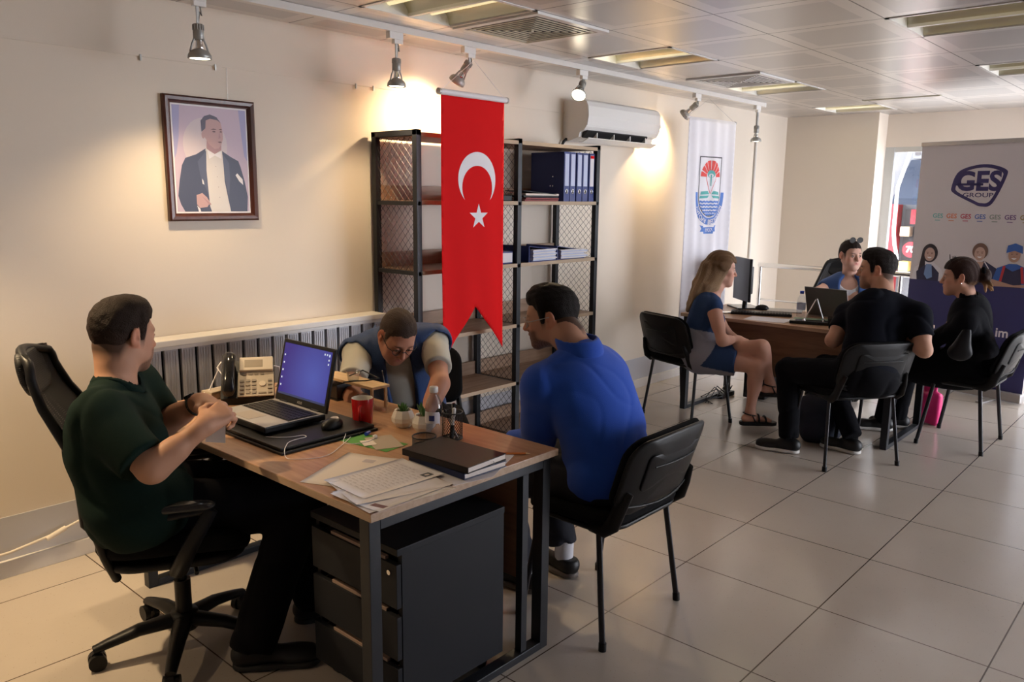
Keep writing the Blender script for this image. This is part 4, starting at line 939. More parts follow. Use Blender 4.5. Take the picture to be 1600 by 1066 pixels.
# ------------------------------------------------------------------ hanging flags
def build_flags():
    W_, H_ = 0.49, 1.445
    t = thing('hanging_flag', 'tall red swallow-tailed flag with white crescent and star hanging in front of the shelf unit', 'flag', (3.235, 3.20, 2.135))
    dsp = lambda x, y: 0.010 * math.sin(x * 13 + 0.8) * (0.25 - 0.5 * y / H_) + 0.004 * math.sin(x * 31 + y * 2.5) * (-y / H_) + 0.010 * (y / H_) ** 2
    A = Art(); A.poly([(-W_ / 2, 0), (W_ / 2, 0), (W_ / 2, -H_ + 0.03), (0.005, -H_ + 0.30), (-W_ / 2, -H_)], M['red'], 0)
    cx, cy, R1, R2 = 0.025, -0.435, 0.150, 0.120
    d = 0.045; xi = (R1 ** 2 - R2 ** 2 + d ** 2) / (2 * d); yi = math.sqrt(max(R1 ** 2 - xi ** 2, 0)); a1 = math.atan2(yi, xi); a2 = math.atan2(yi, xi - d)
    out = []; inn = []
    for k in range(49):
        a = a1 + (2 * math.pi - 2 * a1) * k / 48; b = a2 + (2 * math.pi - 2 * a2) * k / 48
        out.append((R1 * math.cos(a), R1 * math.sin(a))); inn.append((d + R2 * math.cos(b), R2 * math.sin(b)))
    A.l.append(([(cx + y * 0.98, cy - x) for x, y in out + inn], [[k, k + 1, 50 + k, 49 + k] for k in range(48)], A.mi(M['flagwhite']), 1))
    st = []
    for k in range(10):
        a = math.pi / 2 + k * math.pi / 5; rr = 0.073 if k % 2 == 0 else 0.028; st.append((cx + 0.008 + rr * math.cos(a), cy - 0.205 + rr * math.sin(a)))
    A.poly(st, M['flagwhite'], 1)
    A.build('cloth', t, (0, 0, 0), (1, 0, 0), (0, 0, 1), (0, -1, 0), 0.0012, refine=0.03, disp=dsp, back=0.0012)
    obj('rod', MB().tube([(-W_ / 2 - 0.008, 0, 0.012), (W_ / 2 + 0.012, 0, 0.012)], 0.016, 14), M['flagwhite'], t)
    for sx in (-1, 1): obj('rod_cap', MB().tube([(sx * (W_ / 2 + 0.010), 0, 0.012), (sx * (W_ / 2 + 0.022), 0, 0.012)], 0.017, 12), M['silver'], t)
    obj('cord', MB().tube([(-W_ / 2, 0, 0.02), (0.10, 0.10, 0.22), (W_ / 2, 0, 0.02)], 0.0012, 5), M['flagwhite'], t)
    # white emblem banner
    W_, H_ = 0.63, 1.62
    t = thing('hanging_banner', 'white hanging cloth banner with a blue ring emblem on the wall beyond the shelf unit', 'banner', (5.98, 3.235, 2.225), -0.10)
    dsp = lambda x, y: 0.012 * math.sin(x * 22 + 0.5) * (0.3 - 0.7 * y / H_) + 0.005 * math.sin(x * 47 + y * 1.5)
    A = Art(); cb = mat('emblem_blue', (0.10, 0.22, 0.62), 0.6); cr = mat('emblem_red', (0.75, 0.06, 0.05), 0.6); cg = mat('emblem_teal', (0.10, 0.42, 0.42), 0.6); ck = mat('emblem_outline', (0.06, 0.06, 0.08), 0.6)
    A.poly([(-W_ / 2, 0), (W_ / 2, 0), (W_ / 2 - 0.02, -H_), (-W_ / 2 - 0.02, -H_)], M['cloth_white'], 0)
    ox, oy, s_ = 0.0, -0.545, 1.0
    def U(hw, top, bot, n=24):
        """shield: straight sides from top, elliptic bottom"""
        pts = [(-hw, top), (hw, top), (hw, bot + hw * 1.25)]
        for k in range(1, n): a = math.pi * k / n; pts.append((hw * math.cos(a), bot + hw * 1.25 - hw * 1.25 * math.sin(a)))
        return pts + [(-hw, bot + hw * 1.25)]
    T_ = lambda pts: [(ox + x * 1.0, oy + y) for x, y in pts]
    A.poly(T_(U(0.205, -0.02, -0.28)), cb, 1); A.poly(T_(U(0.158, 0.27, -0.225)), M['cloth_white'], 2)
    A.poly(T_(U(0.150, 0.262, -0.215)), ck, 3); A.poly(T_(U(0.141, 0.253, -0.207)), M['cloth_white'], 4)
    for k in range(8):
        a0 = 180 - k * 22.5 - 1.8; a1 = a0 - 22.5 + 3.6
        seg = [(0.132 * math.cos(math.radians(a)), 0.10 + 0.132 * math.sin(math.radians(a))) for a in (a0, (a0 + a1) / 2, a1)]
        seg += [(0.060 * math.cos(math.radians(a)), 0.10 + 0.060 * math.sin(math.radians(a))) for a in (a1, a0)]; A.poly(T_(seg), cr, 5)
    A.poly(T_(oval(0, 0.10, 0.060, 0.060)), cr, 5); A.poly(T_([(-0.058, 0.09), (0.058, 0.09), (0, -0.035)]), cr, 5)
    A.poly(T_(oval(0, 0.10, 0.054, 0.054)), M['cloth_white'], 6); A.poly(T_([(-0.052, 0.092), (0.052, 0.092), (0, -0.026)]), M['cloth_white'], 6)
    A.poly(T_(oval(0, 0.125, 0.042, 0.030)), cg, 7); A.poly(T_(oval(0, 0.112, 0.024, 0.016)), M['cloth_white'], 8); A.poly(T_([(-0.006, 0.12), (0.006, 0.12), (0.004, 0.03), (-0.004, 0.03)]), cg, 9)
    for sg in (-1, 1):
        A.poly(T_([(sg * 0.010, -0.035), (sg * 0.03, -0.01), (sg * 0.118, -0.015), (sg * 0.125, -0.040)]), cg, 7); A.poly(T_([(sg * 0.012, -0.045), (sg * 0.03, -0.065), (sg * 0.138, -0.070), (sg * 0.128, -0.048)]), cg, 7)
    for q, (yy, hw) in enumerate(((-0.088, 0.132), (-0.115, 0.130), (-0.142, 0.115), (-0.168, 0.092), (-0.190, 0.055))):
        up = [(-hw + 2 * hw * k / 24, yy + 0.003 * math.sin(k * 1.6)) for k in range(25)]; A.poly(T_(up + [(x, y - 0.016) for x, y in up[::-1]]), cb, 7)
    def arc(x, y):   # bend lettering along the lower ring, reading left to right
        a = -math.pi / 2 + x * 1.0; r = 0.182 + y; return (ox + r * 0.98 * math.cos(a), oy - 0.045 + r * 1.16 * math.sin(a))
    A.text('YALOVA  BELEDIYESI', 0, 0, 0.046, M['cloth_white'], 5, 0.02, 3.15, warp=lambda x, y: arc(x * 1.75, y))
    A.poly(T_([(-0.07, -0.30), (0.07, -0.30), (0.055, -0.352), (-0.055, -0.352)]), cb, 1)
    for sg in (-1, 1): A.poly(T_([(sg * 0.065, -0.288), (sg * 0.105, -0.283), (sg * 0.085, -0.31), (sg * 0.10, -0.335), (sg * 0.06, -0.335)]), cb, 1)
    A.text('1937', ox, oy - 0.325, 0.040, M['cloth_white'], 3, 0.01)
    A.build('cloth', t, (0, 0, 0), (1, 0, 0), (0, 0, 1), (0, -1, 0), 0.0010, refine=0.03, disp=dsp, back=0.0012)
    obj('rod', MB().tube([(-W_ / 2 - 0.02, 0.02, 0.0), (W_ / 2 + 0.01, 0.02, 0.0)], 0.012, 12), M['cloth_white'], t)
    for sx in (-1, 1): obj('rod_cap', MB().tube([(sx * (W_ / 2 + 0.010), 0.02, 0.0), (sx * (W_ / 2 + 0.030), 0.02, 0.0)], 0.014, 12), M['silver'], t)
    obj('cord', MB().tube([(-W_ / 2, 0.02, 0.01), (0.0, 0.05, 0.17), (W_ / 2, 0.02, 0.01)], 0.0012, 5), M['silver'], t)

def build_rollup():
    """roll-up display stand with printed sheet"""
    # sheet plane from (7.70, 2.12) towards (7.45, 1.15)
    p0 = Vector((7.66, 2.135, 0)); p1 = Vector((7.42, 1.13, 0)); u = (p1 - p0).normalized(); W_ = 1.02; H_ = 2.05
    t = thing('rollup_banner', 'tall roll-up banner stand printed with a large dark blue company logo and smiling workers', 'banner', tuple(p0 + u * W_ / 2), math.atan2(u.y, u.x))
    # local x runs along u, facing local -y ... the viewer is at -x world, which is local +y? choose by sign
    n = Vector((0, 0, 1)).cross(Vector((1, 0, 0)))   # local +y
    Rz = math.atan2(u.y, u.x); toc = (Vector((0, 0, 0)) - (p0 + u * W_ / 2)); loc = Matrix.Rotation(-Rz, 3, 'Z') @ toc; sgn = 1 if loc.y > 0 else -1
    ny = Vector((0, sgn, 0))
    A = Art(); nb = mat('print_navy', (0.035, 0.035, 0.14), 0.5); lg = mat('print_logo_navy', (0.03, 0.02, 0.12), 0.5); gy = mat('print_background_grey', (0.62, 0.585, 0.62), 0.55); wh = mat('print_white', (0.70, 0.68, 0.74), 0.5)
    h = W_ / 2
    A.poly([(-h, 0.07), (h, 0.07), (h, H_ + 0.03), (-h, H_ + 0.03)], gy, 0)
    A.poly([(-h, 0.07), (h, 0.07), (h, 0.93), (-h, 0.93)], nb, 3)
    # logo: rounded guitar-pick outline with letters
    cx, cy = 0.0, 1.745
    def pick(g):
        P_ = [(-0.225, -0.015), (-0.17, 0.115), (0.02, 0.165), (0.185, 0.125), (0.20, 0.055), (0.115, -0.15), (0.03, -0.175), (-0.04, -0.150), (-0.20, -0.07)]
        n_ = len(P_); out = []
        for i in range(n_):
            a, b, c, d = [Vector(P_[(i + q) % n_]) for q in (-1, 0, 1, 2)]
            for k in range(6):
                s_ = k / 6; out.append(tuple(0.5 * ((2 * b) + (-a + c) * s_ + (2 * a - 5 * b + 4 * c - d) * s_ ** 2 + (-a + 3 * b - 3 * c + d) * s_ ** 3)))
        c0 = Vector((0.0, 0.0)); return [(cx + x * g, cy + y * g) for x, y in out]
    A.poly(pick(1.0), lg, 1); A.poly([((x - cx) * 0.84 + cx, (y - cy) * 0.84 + cy) for x, y in pick(1.0)], gy, 2)
    A.text('GES', cx - 0.01, cy + 0.022, 0.215, lg, 4, 0.034, 0.98); A.poly([(cx - 0.20, cy + 0.012), (cx + 0.03, cy + 0.012), (cx + 0.03, cy - 0.006), (cx - 0.20, cy - 0.006)], lg, 4)
    A.text('GROUP', cx - 0.005, cy - 0.085, 0.050, lg, 4, 0.010, 1.45)
    cols = [(0.12, 0.42, 0.42), (0.62, 0.16, 0.06), (0.42, 0.02, 0.06), (0.05, 0.12, 0.45), (0.20, 0.26, 0.24), (0.12, 0.05, 0.20), (0.30, 0.22, 0.05)]
    for k, c in enumerate(cols):
        m_ = mat('print_colour_logo', c, 0.5); x = -0.315 + k * 0.116
        A.text('GES', x, 1.485, 0.052, m_, 1, 0.020); A.poly([(x - 0.022, 1.452), (x + 0.022, 1.452), (x + 0.022, 1.446), (x - 0.022, 1.446)], m_, 1)
    # printed group of people (plain flat stand-ins)
    sk = mat('print_skin', (0.50, 0.34, 0.29), 0.5); sk2 = mat('print_skin_tan', (0.42, 0.26, 0.20), 0.5); hd = mat('print_dark_hair', (0.03, 0.02, 0.03), 0.5); hb = mat('print_brown_hair', (0.16, 0.09, 0.07), 0.5); nv = mat('print_uniform', (0.03, 0.03, 0.08), 0.5); bu = mat('print_cap_blue', (0.04, 0.12, 0.42), 0.5); rd = mat('print_red_strap', (0.5, 0.04, 0.05), 0.5); ft = mat('print_face_lines', (0.16, 0.07, 0.06), 0.5)
    def face(x, y, r, s_, smile=True):
        A.poly(oval(x, y, r * 0.78, r), s_, 6)
        for sg in (-1, 1): A.poly(oval(x + sg * r * 0.32, y + r * 0.12, r * 0.13, r * 0.055, 12), ft, 7); A.poly([(x + sg * r * 0.15, y + r * 0.30), (x + sg * r * 0.48, y + r * 0.34), (x + sg * r * 0.50, y + r * 0.28), (x + sg * r * 0.15, y + r * 0.25)], ft, 7)
        A.poly([(x - r * 0.05, y - r * 0.12), (x + r * 0.09, y - r * 0.20), (x - r * 0.09, y - r * 0.20)], ft, 7)
        A.poly([(x - r * 0.32, y - r * 0.40)] + [(x - r * 0.32 + r * 0.64 * k / 8, y - r * 0.46 - r * 0.14 * math.sin(math.pi * k / 8)) for k in range(9)] + [(x + r * 0.32, y - r * 0.40)], M['flagwhite'], 7)
    # woman with a headset
    x = -0.355
    A.poly(oval(x + 0.005, 1.165, 0.068, 0.080), hd, 4); A.poly([(x - 0.062, 1.17), (x - 0.085, 1.02), (x - 0.06, 0.93), (x - 0.02, 0.93), (x - 0.03, 1.10)], hd, 4)
    A.poly([(x - 0.03, 1.10), (x - 0.12, 1.03), (x - 0.14, 0.93), (x + 0.15, 0.93), (x + 0.12, 1.03), (x + 0.03, 1.10)], wh, 3.5); A.poly([(x - 0.03, 1.06), (x - 0.10, 1.00), (x - 0.09, 0.93), (x + 0.10, 0.93), (x + 0.10, 1.00), (x + 0.04, 1.06), (x + 0.01, 0.96)], nv, 5)
    face(x + 0.005, 1.155, 0.058, sk); A.poly([(x - 0.02, 1.07), (x + 0.03, 1.07), (x + 0.045, 0.96), (x + 0.0, 0.94), (x - 0.03, 0.98)], mat('print_scarf', (0.16, 0.26, 0.50), 0.5), 6)
    # woman in a dark uniform
    x = 0.06
    A.poly([(x - 0.02, 1.10), (x - 0.12, 1.02), (x - 0.16, 0.93), (x + 0.22, 0.93), (x + 0.17, 1.06), (x + 0.05, 1.13)], nv, 5); A.poly([(x - 0.01, 1.12), (x + 0.045, 1.12), (x + 0.02, 1.03)], sk, 6)
    A.poly(oval(x + 0.005, 1.205, 0.062, 0.068), hb, 5); face(x + 0.005, 1.185, 0.056, sk)
    A.poly([(x + 0.05, 1.13), (x + 0.09, 1.07), (x + 0.085, 1.065), (x + 0.045, 1.12)], wh, 6)
    # man with blue cap and braces, arms folded
    x = 0.33
    A.poly([(x - 0.03, 1.12), (x - 0.12, 1.08), (x - 0.16, 0.93), (x + 0.16, 0.93), (x + 0.13, 1.08), (x + 0.03, 1.12)], bu, 6); A.poly([(x - 0.06, 1.09), (x - 0.08, 0.93), (x + 0.08, 0.93), (x + 0.06, 1.09), (x, 1.06)], nv, 7)
    for sg in (-1, 1): A.poly([(x + sg * 0.075, 1.10), (x + sg * 0.055, 1.10), (x + sg * 0.075, 0.97), (x + sg * 0.095, 0.97)], rd, 8)
    face(x, 1.19, 0.058, sk2); A.poly([(x - 0.062, 1.205), (x - 0.055, 1.265), (x, 1.285), (x + 0.055, 1.265), (x + 0.062, 1.205), (x, 1.225)], bu, 8)
    A.poly([(x - 0.16, 0.99), (x + 0.02, 0.95), (x + 0.15, 0.97), (x + 0.15, 0.94), (x - 0.14, 0.93)], sk2, 9)
    A.text('im', 0.305, 0.555, 0.105, wh, 5, 0.022); A.text('r', -0.455, 0.72, 0.09, wh, 5, 0.01)
    A.l = [l for l in A.l]
    A.build('printed_sheet', t, (0, 0, 0), (1, 0, 0), (0, 0, 1), tuple(ny), 0.0006, back=0.0015)
    obj('top_bar', MB().box((-h - 0.004, -0.014, H_ + 0.02), (h + 0.004, 0.014, H_ + 0.055), bev=0.003), M['silver'], t)
    obj('base_cassette', MB().box((-h - 0.01, -0.045, 0.012), (h + 0.01, 0.045, 0.085), bev=0.01), M['silver'], t)
    for x in (-0.3, 0.3): obj('foot', MB().box((x - 0.03, -0.02, 0), (x + 0.03, sgn * 0.24, 0.014), bev=0.004), M['silver'], t)
    obj('support_pole', MB().tube([(0, -sgn * 0.03, 0.05), (0, -sgn * 0.03, H_ + 0.03)], 0.010, 8), M['silver'], t)

def build_outside():
    """street seen through the end window"""
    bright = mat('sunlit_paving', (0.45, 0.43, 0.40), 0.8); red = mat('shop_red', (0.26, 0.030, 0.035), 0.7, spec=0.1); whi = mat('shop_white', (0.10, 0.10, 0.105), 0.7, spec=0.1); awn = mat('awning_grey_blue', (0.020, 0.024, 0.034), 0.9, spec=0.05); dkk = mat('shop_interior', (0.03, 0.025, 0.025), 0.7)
    tag(obj('pavement', MB().box((8.95, -14, -0.25), (24, 16, -0.15)), bright), kind='structure').name = 'ground'
    t = thing('shop_building', 'bright white and red shop building across the street seen through the end window', 'building', (15, 4.4, -0.15))
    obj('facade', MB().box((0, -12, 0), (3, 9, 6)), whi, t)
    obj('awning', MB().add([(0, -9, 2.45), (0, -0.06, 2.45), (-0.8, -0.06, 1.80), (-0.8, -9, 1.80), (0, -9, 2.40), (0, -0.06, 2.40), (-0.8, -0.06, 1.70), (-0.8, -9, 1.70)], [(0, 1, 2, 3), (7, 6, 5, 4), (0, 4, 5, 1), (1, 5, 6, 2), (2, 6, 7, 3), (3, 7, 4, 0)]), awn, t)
    obj('shop_window', MB().box((-0.05, -8, 0.62), (0.0, -0.06, 1.62)), dkk, t)
    obj('red_pillar', MB().box((-0.25, 0.0, 0), (0, 0.22, 1.78)), red, t)
    def disc(y, z, r, txt):
        mb = MB().tube([(-0.40, y, z), (-0.34, y, z)], r, 24)
        o = obj('sale_sign', mb, red, t); A = Art(); A.text(txt, 0, 0, r * 1.1, M['flagwhite'], 1, 0.03); A.build('lettering', o, (-0.405, y, z), (0, -1, 0), (0, 0, 1), (-1, 0, 0), 0.004)
    disc(-0.30, 0.95, 0.13, '70'); 
    mb = MB().box((-0.42, -0.78, 1.38), (-0.36, -0.26, 1.62)); o = obj('sale_sign', mb, red, t); A = Art(); A.text('%70', 0, 0, 0.20, M['flagwhite'], 1, 0.03); A.build('lettering', o, (-0.425, -0.52, 1.50), (0, -1, 0), (0, 0, 1), (-1, 0, 0), 0.004)
    for y, z, c in ((-0.4, 1.22, (0.25, 0.12, 0.06)), (-0.15, 1.25, (0.25, 0.18, 0.12)), (-0.45, 0.72, (0.5, 0.2, 0.06)), (-0.18, 0.66, (0.5, 0.35, 0.1))):
        obj('goods_rack', MB().box((-0.30, y - 0.08, z - 0.09), (-0.10, y + 0.08, z + 0.08), bev=0.02), mat('goods_colour', c, 0.6), t)
    t = thing('outdoor_unit', 'white outdoor air conditioner unit on the facade seen at the top of the end window', 'air conditioner', (14.6, 4.12, 2.28))
    b = MB().box((-0.3, -0.40, 0), (0.10, 0.0, 0.55), bev=0.02); obj('casing', b, whi, t); g = MB()
    for q in range(3):
        for r_ in range(3): g.box((-0.31, -0.36 + q * 0.12, 0.06 + r_ * 0.16), (-0.298, -0.28 + q * 0.12, 0.16 + r_ * 0.16))
    obj('grille', g, dkk, t)
    tag(obj('hanging_cable', MB().tube([(9.3, 2.60, 2.5), (9.3, 2.71, 2.10), (9.3, 2.80, 1.75), (9.3, 2.80, 1.3), (9.3, 2.78, 1.15), (9.3, 2.74, 1.0), (9.3, 2.84, 0.6), (9.3, 2.86, -0.15)], 0.020, 8), M['alu']), 'thick grey cable bundle hanging outside the end window', 'cable')
# ------------------------------------------------------------------ furniture
def shelf_unit():
    X = (2.92, 3.735, 4.54); y0, y1 = 3.30, 3.68; H = 1.955; ZS = (0.09, 0.45, 0.82, 1.20, 1.58, 1.94)
    t = thing('shelf_unit', 'tall black metal frame shelf unit with mesh sides and wooden boards against the wall', 'shelf', (3.73, 3.49, 0))
    o = Vector((3.73, 3.49, 0))
    def L(x, y, z): return (x - o.x, y - o.y, z)
    for i, x in enumerate(X):
        fr = MB(); a, b = (x - 0.0175, x + 0.0175)
        fr.box(L(a, y0, 0), L(b, y0 + 0.035, H), bev=0.002); fr.box(L(a, y1 - 0.035, 0), L(b, y1, H), bev=0.002)
        fr.box(L(a, y0, H - 0.03), L(b, y1, H), bev=0.002); fr.box(L(a, y0, 0.0), L(b, y1, 0.03), bev=0.002)
        for z in ZS[1:-1]: fr.box(L(x - 0.010, y0, z - 0.024), L(x + 0.010, y1, z - 0.002))
        obj('side_frame', fr, M['black_metal'], t)
        zz = [0.03] + [z - 0.012 for z in ZS[1:-1]] + [H - 0.03]
        for q in range(len(zz) - 1):
            za, zb = zz[q] + 0.008, zz[q + 1] - 0.008; m_ = MB(); n = 13; ya, yb = y0 + 0.035, y1 - 0.035; pw = (yb - ya) / n; ns = max(2, int(round((zb - za) / 0.024))); 
            for k in range(n + 1):
                pts = []
                for s_ in range(ns + 1):
                    yy = ya + k * pw + (pw / 2 if (s_ + k) % 2 else -pw / 2) * 0.92
                    pts.append(L(x, min(max(yy, ya), yb), za + (zb - za) * s_ / ns))
                m_.tube(pts, 0.0017, 4, smooth=False, cap=False)
            obj('mesh_panel', m_, M['mesh'], t)
    for i in (0, 1):
        for z in ZS:
            b = MB().box(L(X[i] + 0.018, y0 + 0.002, z - 0.02), L(X[i + 1] - 0.018, y1 - 0.002, z + 0.001))
            bo = obj('shelf_board', b, M['shelf'], t)
            obj('edge_band', MB().box(L(X[i] + 0.018, y0 - 0.001, z - 0.0205), L(X[i + 1] - 0.018, y0 + 0.002, z + 0.0015)), M['shelf_edge'], bo)
            if z < 1.9: obj('back_rail', MB().box(L(X[i] + 0.018, y1 - 0.020, z + 0.001), L(X[i + 1] - 0.018, y1 - 0.004, z + 0.085)), M['shelf'], t)
    return ZS
def desk(name, label, x0, x1, y0, y1, inner=True, panel_z0=0.30, panel_x=None, mirror=False):
    zt = 0.75; t = thing(name, label, 'desk', ((x0 + x1) / 2, (y0 + y1) / 2, 0)); hx = (x1 - x0) / 2; hy = (y1 - y0) / 2
    tp = MB().box((-hx, -hy, zt - 0.025), (hx, hy, zt), bev=0.0015); to = obj('desktop', tp, M['desk'], t)
    eb = MB().box((-hx - 0.001, -hy - 0.001, zt - 0.0235), (hx + 0.001, -hy + 0.001, zt - 0.0015)).box((hx - 0.001, -hy, zt - 0.0235), (hx + 0.001, hy, zt - 0.0015)).box((-hx - 0.001, -hy, zt - 0.0235), (-hx + 0.001, hy, zt - 0.0015))
    obj('edge_band', eb, M['desk_edge'], to)
    for sy in (-1, 1):
        yy = sy * (hy - 0.045); f = MB(); a, b = yy - 0.022, yy + 0.022
        f.box((-hx + 0.01, a, 0), (-hx + 0.05, b, zt - 0.026), bev=0.002); f.box((hx - 0.05, a, 0), (hx - 0.01, b, zt - 0.026), bev=0.002)
        f.box((-hx + 0.05, a, 0), (hx - 0.05, b, 0.028), bev=0.002); f.box((-hx + 0.05, a, zt - 0.066), (hx - 0.05, b, zt - 0.026), bev=0.002)
        obj('leg_frame', f, M['black_metal'], t)
        px = panel_x if panel_x is not None else hx - 0.17
        obj('panel_post', MB().box((px - 0.014, yy - 0.014, 0.028), (px + 0.014, yy + 0.014, zt - 0.066)), M['black_metal'], t)
    px = panel_x if panel_x is not None else hx - 0.17
    obj('modesty_panel', MB().box((px - 0.009, -hy + 0.062, panel_z0), (px + 0.009, hy - 0.062, zt - 0.027)), M['panel'], t)
    obj('under_beam', MB().box((-0.02, -hy + 0.07, zt - 0.055), (0.02, hy - 0.07, zt - 0.026)), M['black_metal'], t)
    return t
def drawer_unit():
    x0, x1, y0, y1, z0, z1 = 1.42, 1.885, 1.72, 2.155, 0.055, 0.585
    t = thing('drawer_unit', 'dark grey three-drawer pedestal on castors under the near end of the front desk', 'drawer unit', ((x0 + x1) / 2, (y0 + y1) / 2, 0)); hx = (x1 - x0) / 2; hy = (y1 - y0) / 2
    g = mat('anthracite_laminate', (0.015, 0.016, 0.020), 0.5, spec=0.25); wd = mat('drawer_edge_wood', (0.30, 0.21, 0.17), 0.5)
    c = MB().box((-hx + 0.02, -hy, z0), (hx, -hy + 0.018, z1 - 0.022)).box((-hx + 0.02, hy - 0.018, z0), (hx, hy, z1 - 0.022)).box((hx - 0.016, -hy + 0.018, z0), (hx, hy - 0.018, z1 - 0.022)).box((-hx + 0.02, -hy + 0.018, z0), (hx - 0.016, hy - 0.018, z0 + 0.016)).box((-hx + 0.10, -hy + 0.018, z0 + 0.016), (-hx + 0.104, hy - 0.018, z1 - 0.022))
    obj('carcass', c, g, t); obj('top', MB().box((-hx, -hy - 0.002, z1 - 0.022), (hx + 0.002, hy + 0.002, z1), bev=0.002), g, t)
    hgt = (z1 - 0.026 - z0) / 3
    for k in range(3):
        a = z0 + k * hgt + 0.003; b = a + hgt - 0.028
        d = obj('drawer', MB().box((-hx + 0.0, -hy + 0.002, a), (-hx + 0.018, hy - 0.002, b), bev=0.0015), g, t)
        obj('handle_lip', MB().box((-hx + 0.006, -hy + 0.06, b), (-hx + 0.019, hy - 0.10, b + 0.010)), wd, d)
        obj('drawer_box', MB().box((-hx + 0.019, -hy + 0.03, a + 0.01), (hx - 0.03, hy - 0.03, a + 0.02)).box((-hx + 0.019, -hy + 0.03, a + 0.02), (hx - 0.03, -hy + 0.035, b - 0.01)).box((-hx + 0.019, hy - 0.035, a + 0.02), (hx - 0.03, hy - 0.03, b - 0.01)), wd, d)
        if k == 2: obj('lock', MB().tube([(-hx + 0.001, -hy + 0.035, b - 0.03), (-hx - 0.004, -hy + 0.035, b - 0.03)], 0.008, 14), M['chrome'], d)
    for sx in (-1, 1):
        for sy in (-1, 1):
            w_ = MB().tube([(sx * (hx - 0.06), sy * (hy - 0.05) - 0.012, 0.022), (sx * (hx - 0.06), sy * (hy - 0.05) + 0.012, 0.022)], 0.022, 14).box((sx * (hx - 0.06) - 0.018, sy * (hy - 0.05) - 0.014, 0.03), (sx * (hx - 0.06) + 0.018, sy * (hy - 0.05) + 0.014, 0.055)); obj('castor', w_, M['black_plastic'], t)
    return t
CH = None
def make_chair(label):
    """stacking visitor chair, faces local +y, origin on the floor under the seat"""
    t = thing('visitor_chair', label, 'chair', (0, 0, 0), 0, None)
    def seatfn(x, y, z): return (x, y + 0.0, 0.435 + z - 0.022 * max(0, (y - 0.12) / 0.1) ** 1.5 + 0.05 * (x / 0.24) ** 2 * 0.25 + 0.018 * max(0, (-y - 0.12) / 0.1))
    obj('seat', pad(0.485, 0.43, 0.045, 0.09, seatfn, 0.012, 0.014), M['black_fabric'], t)
    obj('seat_shell', pad(0.475, 0.42, 0.018, 0.09, lambda x, y, z: (lambda p: (p[0], p[1], p[2] - 0.018))(seatfn(x, y, z)), 0.0, 0.006), M['black_plastic'], t)
    def bk(x, y, z):   # y: height, z: towards the back
        c = 0.045 * (x / 0.24) ** 2; v = y + 0.155
        return (x, -0.235 - v * 0.30 - z + c, 0.505 + v * 0.94 - z * 0.28)
    obj('backrest', pad(0.485, 0.31, 0.030, 0.085, lambda x, y, z: bk(x, y, -z), 0.010, 0.012), M['black_fabric'], t)
    obj('back_shell', pad(0.490, 0.315, 0.016, 0.085, bk, 0.004, 0.006), M['black_plastic'], t)
    obj('back_panel', join(pad(0.33, 0.15, 0.006, 0.02, lambda x, y, z: bk(x, y + 0.02, z + 0.018), 0.0, 0.003), MB().tube([bk(-0.20 + 0.4 * k / 12, -0.115 - 0.018 * math.sin(math.pi * k / 12), 0.018) for k in range(13)], 0.005, 6), MB().tube([bk(-0.13 + 0.26 * k / 8, 0.045, 0.025) for k in range(9)], 0.004, 6)), M['black_plastic'], t)
    for sx in (-1, 1):
        # bracket joining seat and back, plastic covered
        pts = [(sx * 0.225, -0.10, 0.440), (sx * 0.228, -0.165, 0.440), (sx * 0.228, -0.200, 0.470), (sx * 0.222, -0.222, 0.53), (sx * 0.205, -0.250, 0.60)]
        obj('back_bracket', MB().tube(pts, [0.020, 0.026, 0.030, 0.028, 0.020], 10, flat=0.5, up=(1, 0, 0)), M['black_plastic'], t)
        for sy, (ya, yb) in ((1, (0.13, 0.195)), (-1, (-0.14, -0.195))):
            lg = MB().tube([(sx * 0.222, ya, 0.438), (sx * 0.240, (ya + yb) / 2, 0.22), (sx * 0.256, yb, 0.012)], 0.0125, 12, flat=0.72, up=(1, 0, 0)); l_ = obj('leg', lg, M['black_tube'], t)
            obj('foot_cap', MB().tube([(sx * 0.2545, yb * 0.995, 0.03), (sx * 0.2565, yb * 1.002, 0.0)], 0.0145, 12), M['black_plastic'], l_)
    obj('seat_rail', MB().tube([(-0.222, 0.13, 0.432), (0.222, 0.13, 0.432)], 0.010, 8).tube([(-0.222, -0.14, 0.432), (0.222, -0.14, 0.432)], 0.010, 8).tube([(-0.222, -0.14, 0.432), (-0.222, 0.13, 0.432)], 0.010, 8).tube([(0.222, -0.14, 0.432), (0.222, 0.13, 0.432)], 0.010, 8), M['black_tube'], t)
    return t
def place_chair(x, y, f, label, first=[True]):
    global CH
    rz = math.atan2(f[1], f[0]) - math.pi / 2
    if CH is None: CH = make_chair(label); c = CH
    else: c = dup(CH)
    c.location = (x, y, 0); c.rotation_euler = (0, 0, rz); c['label'] = label; c['group'] = 'black visitor chairs'; return c
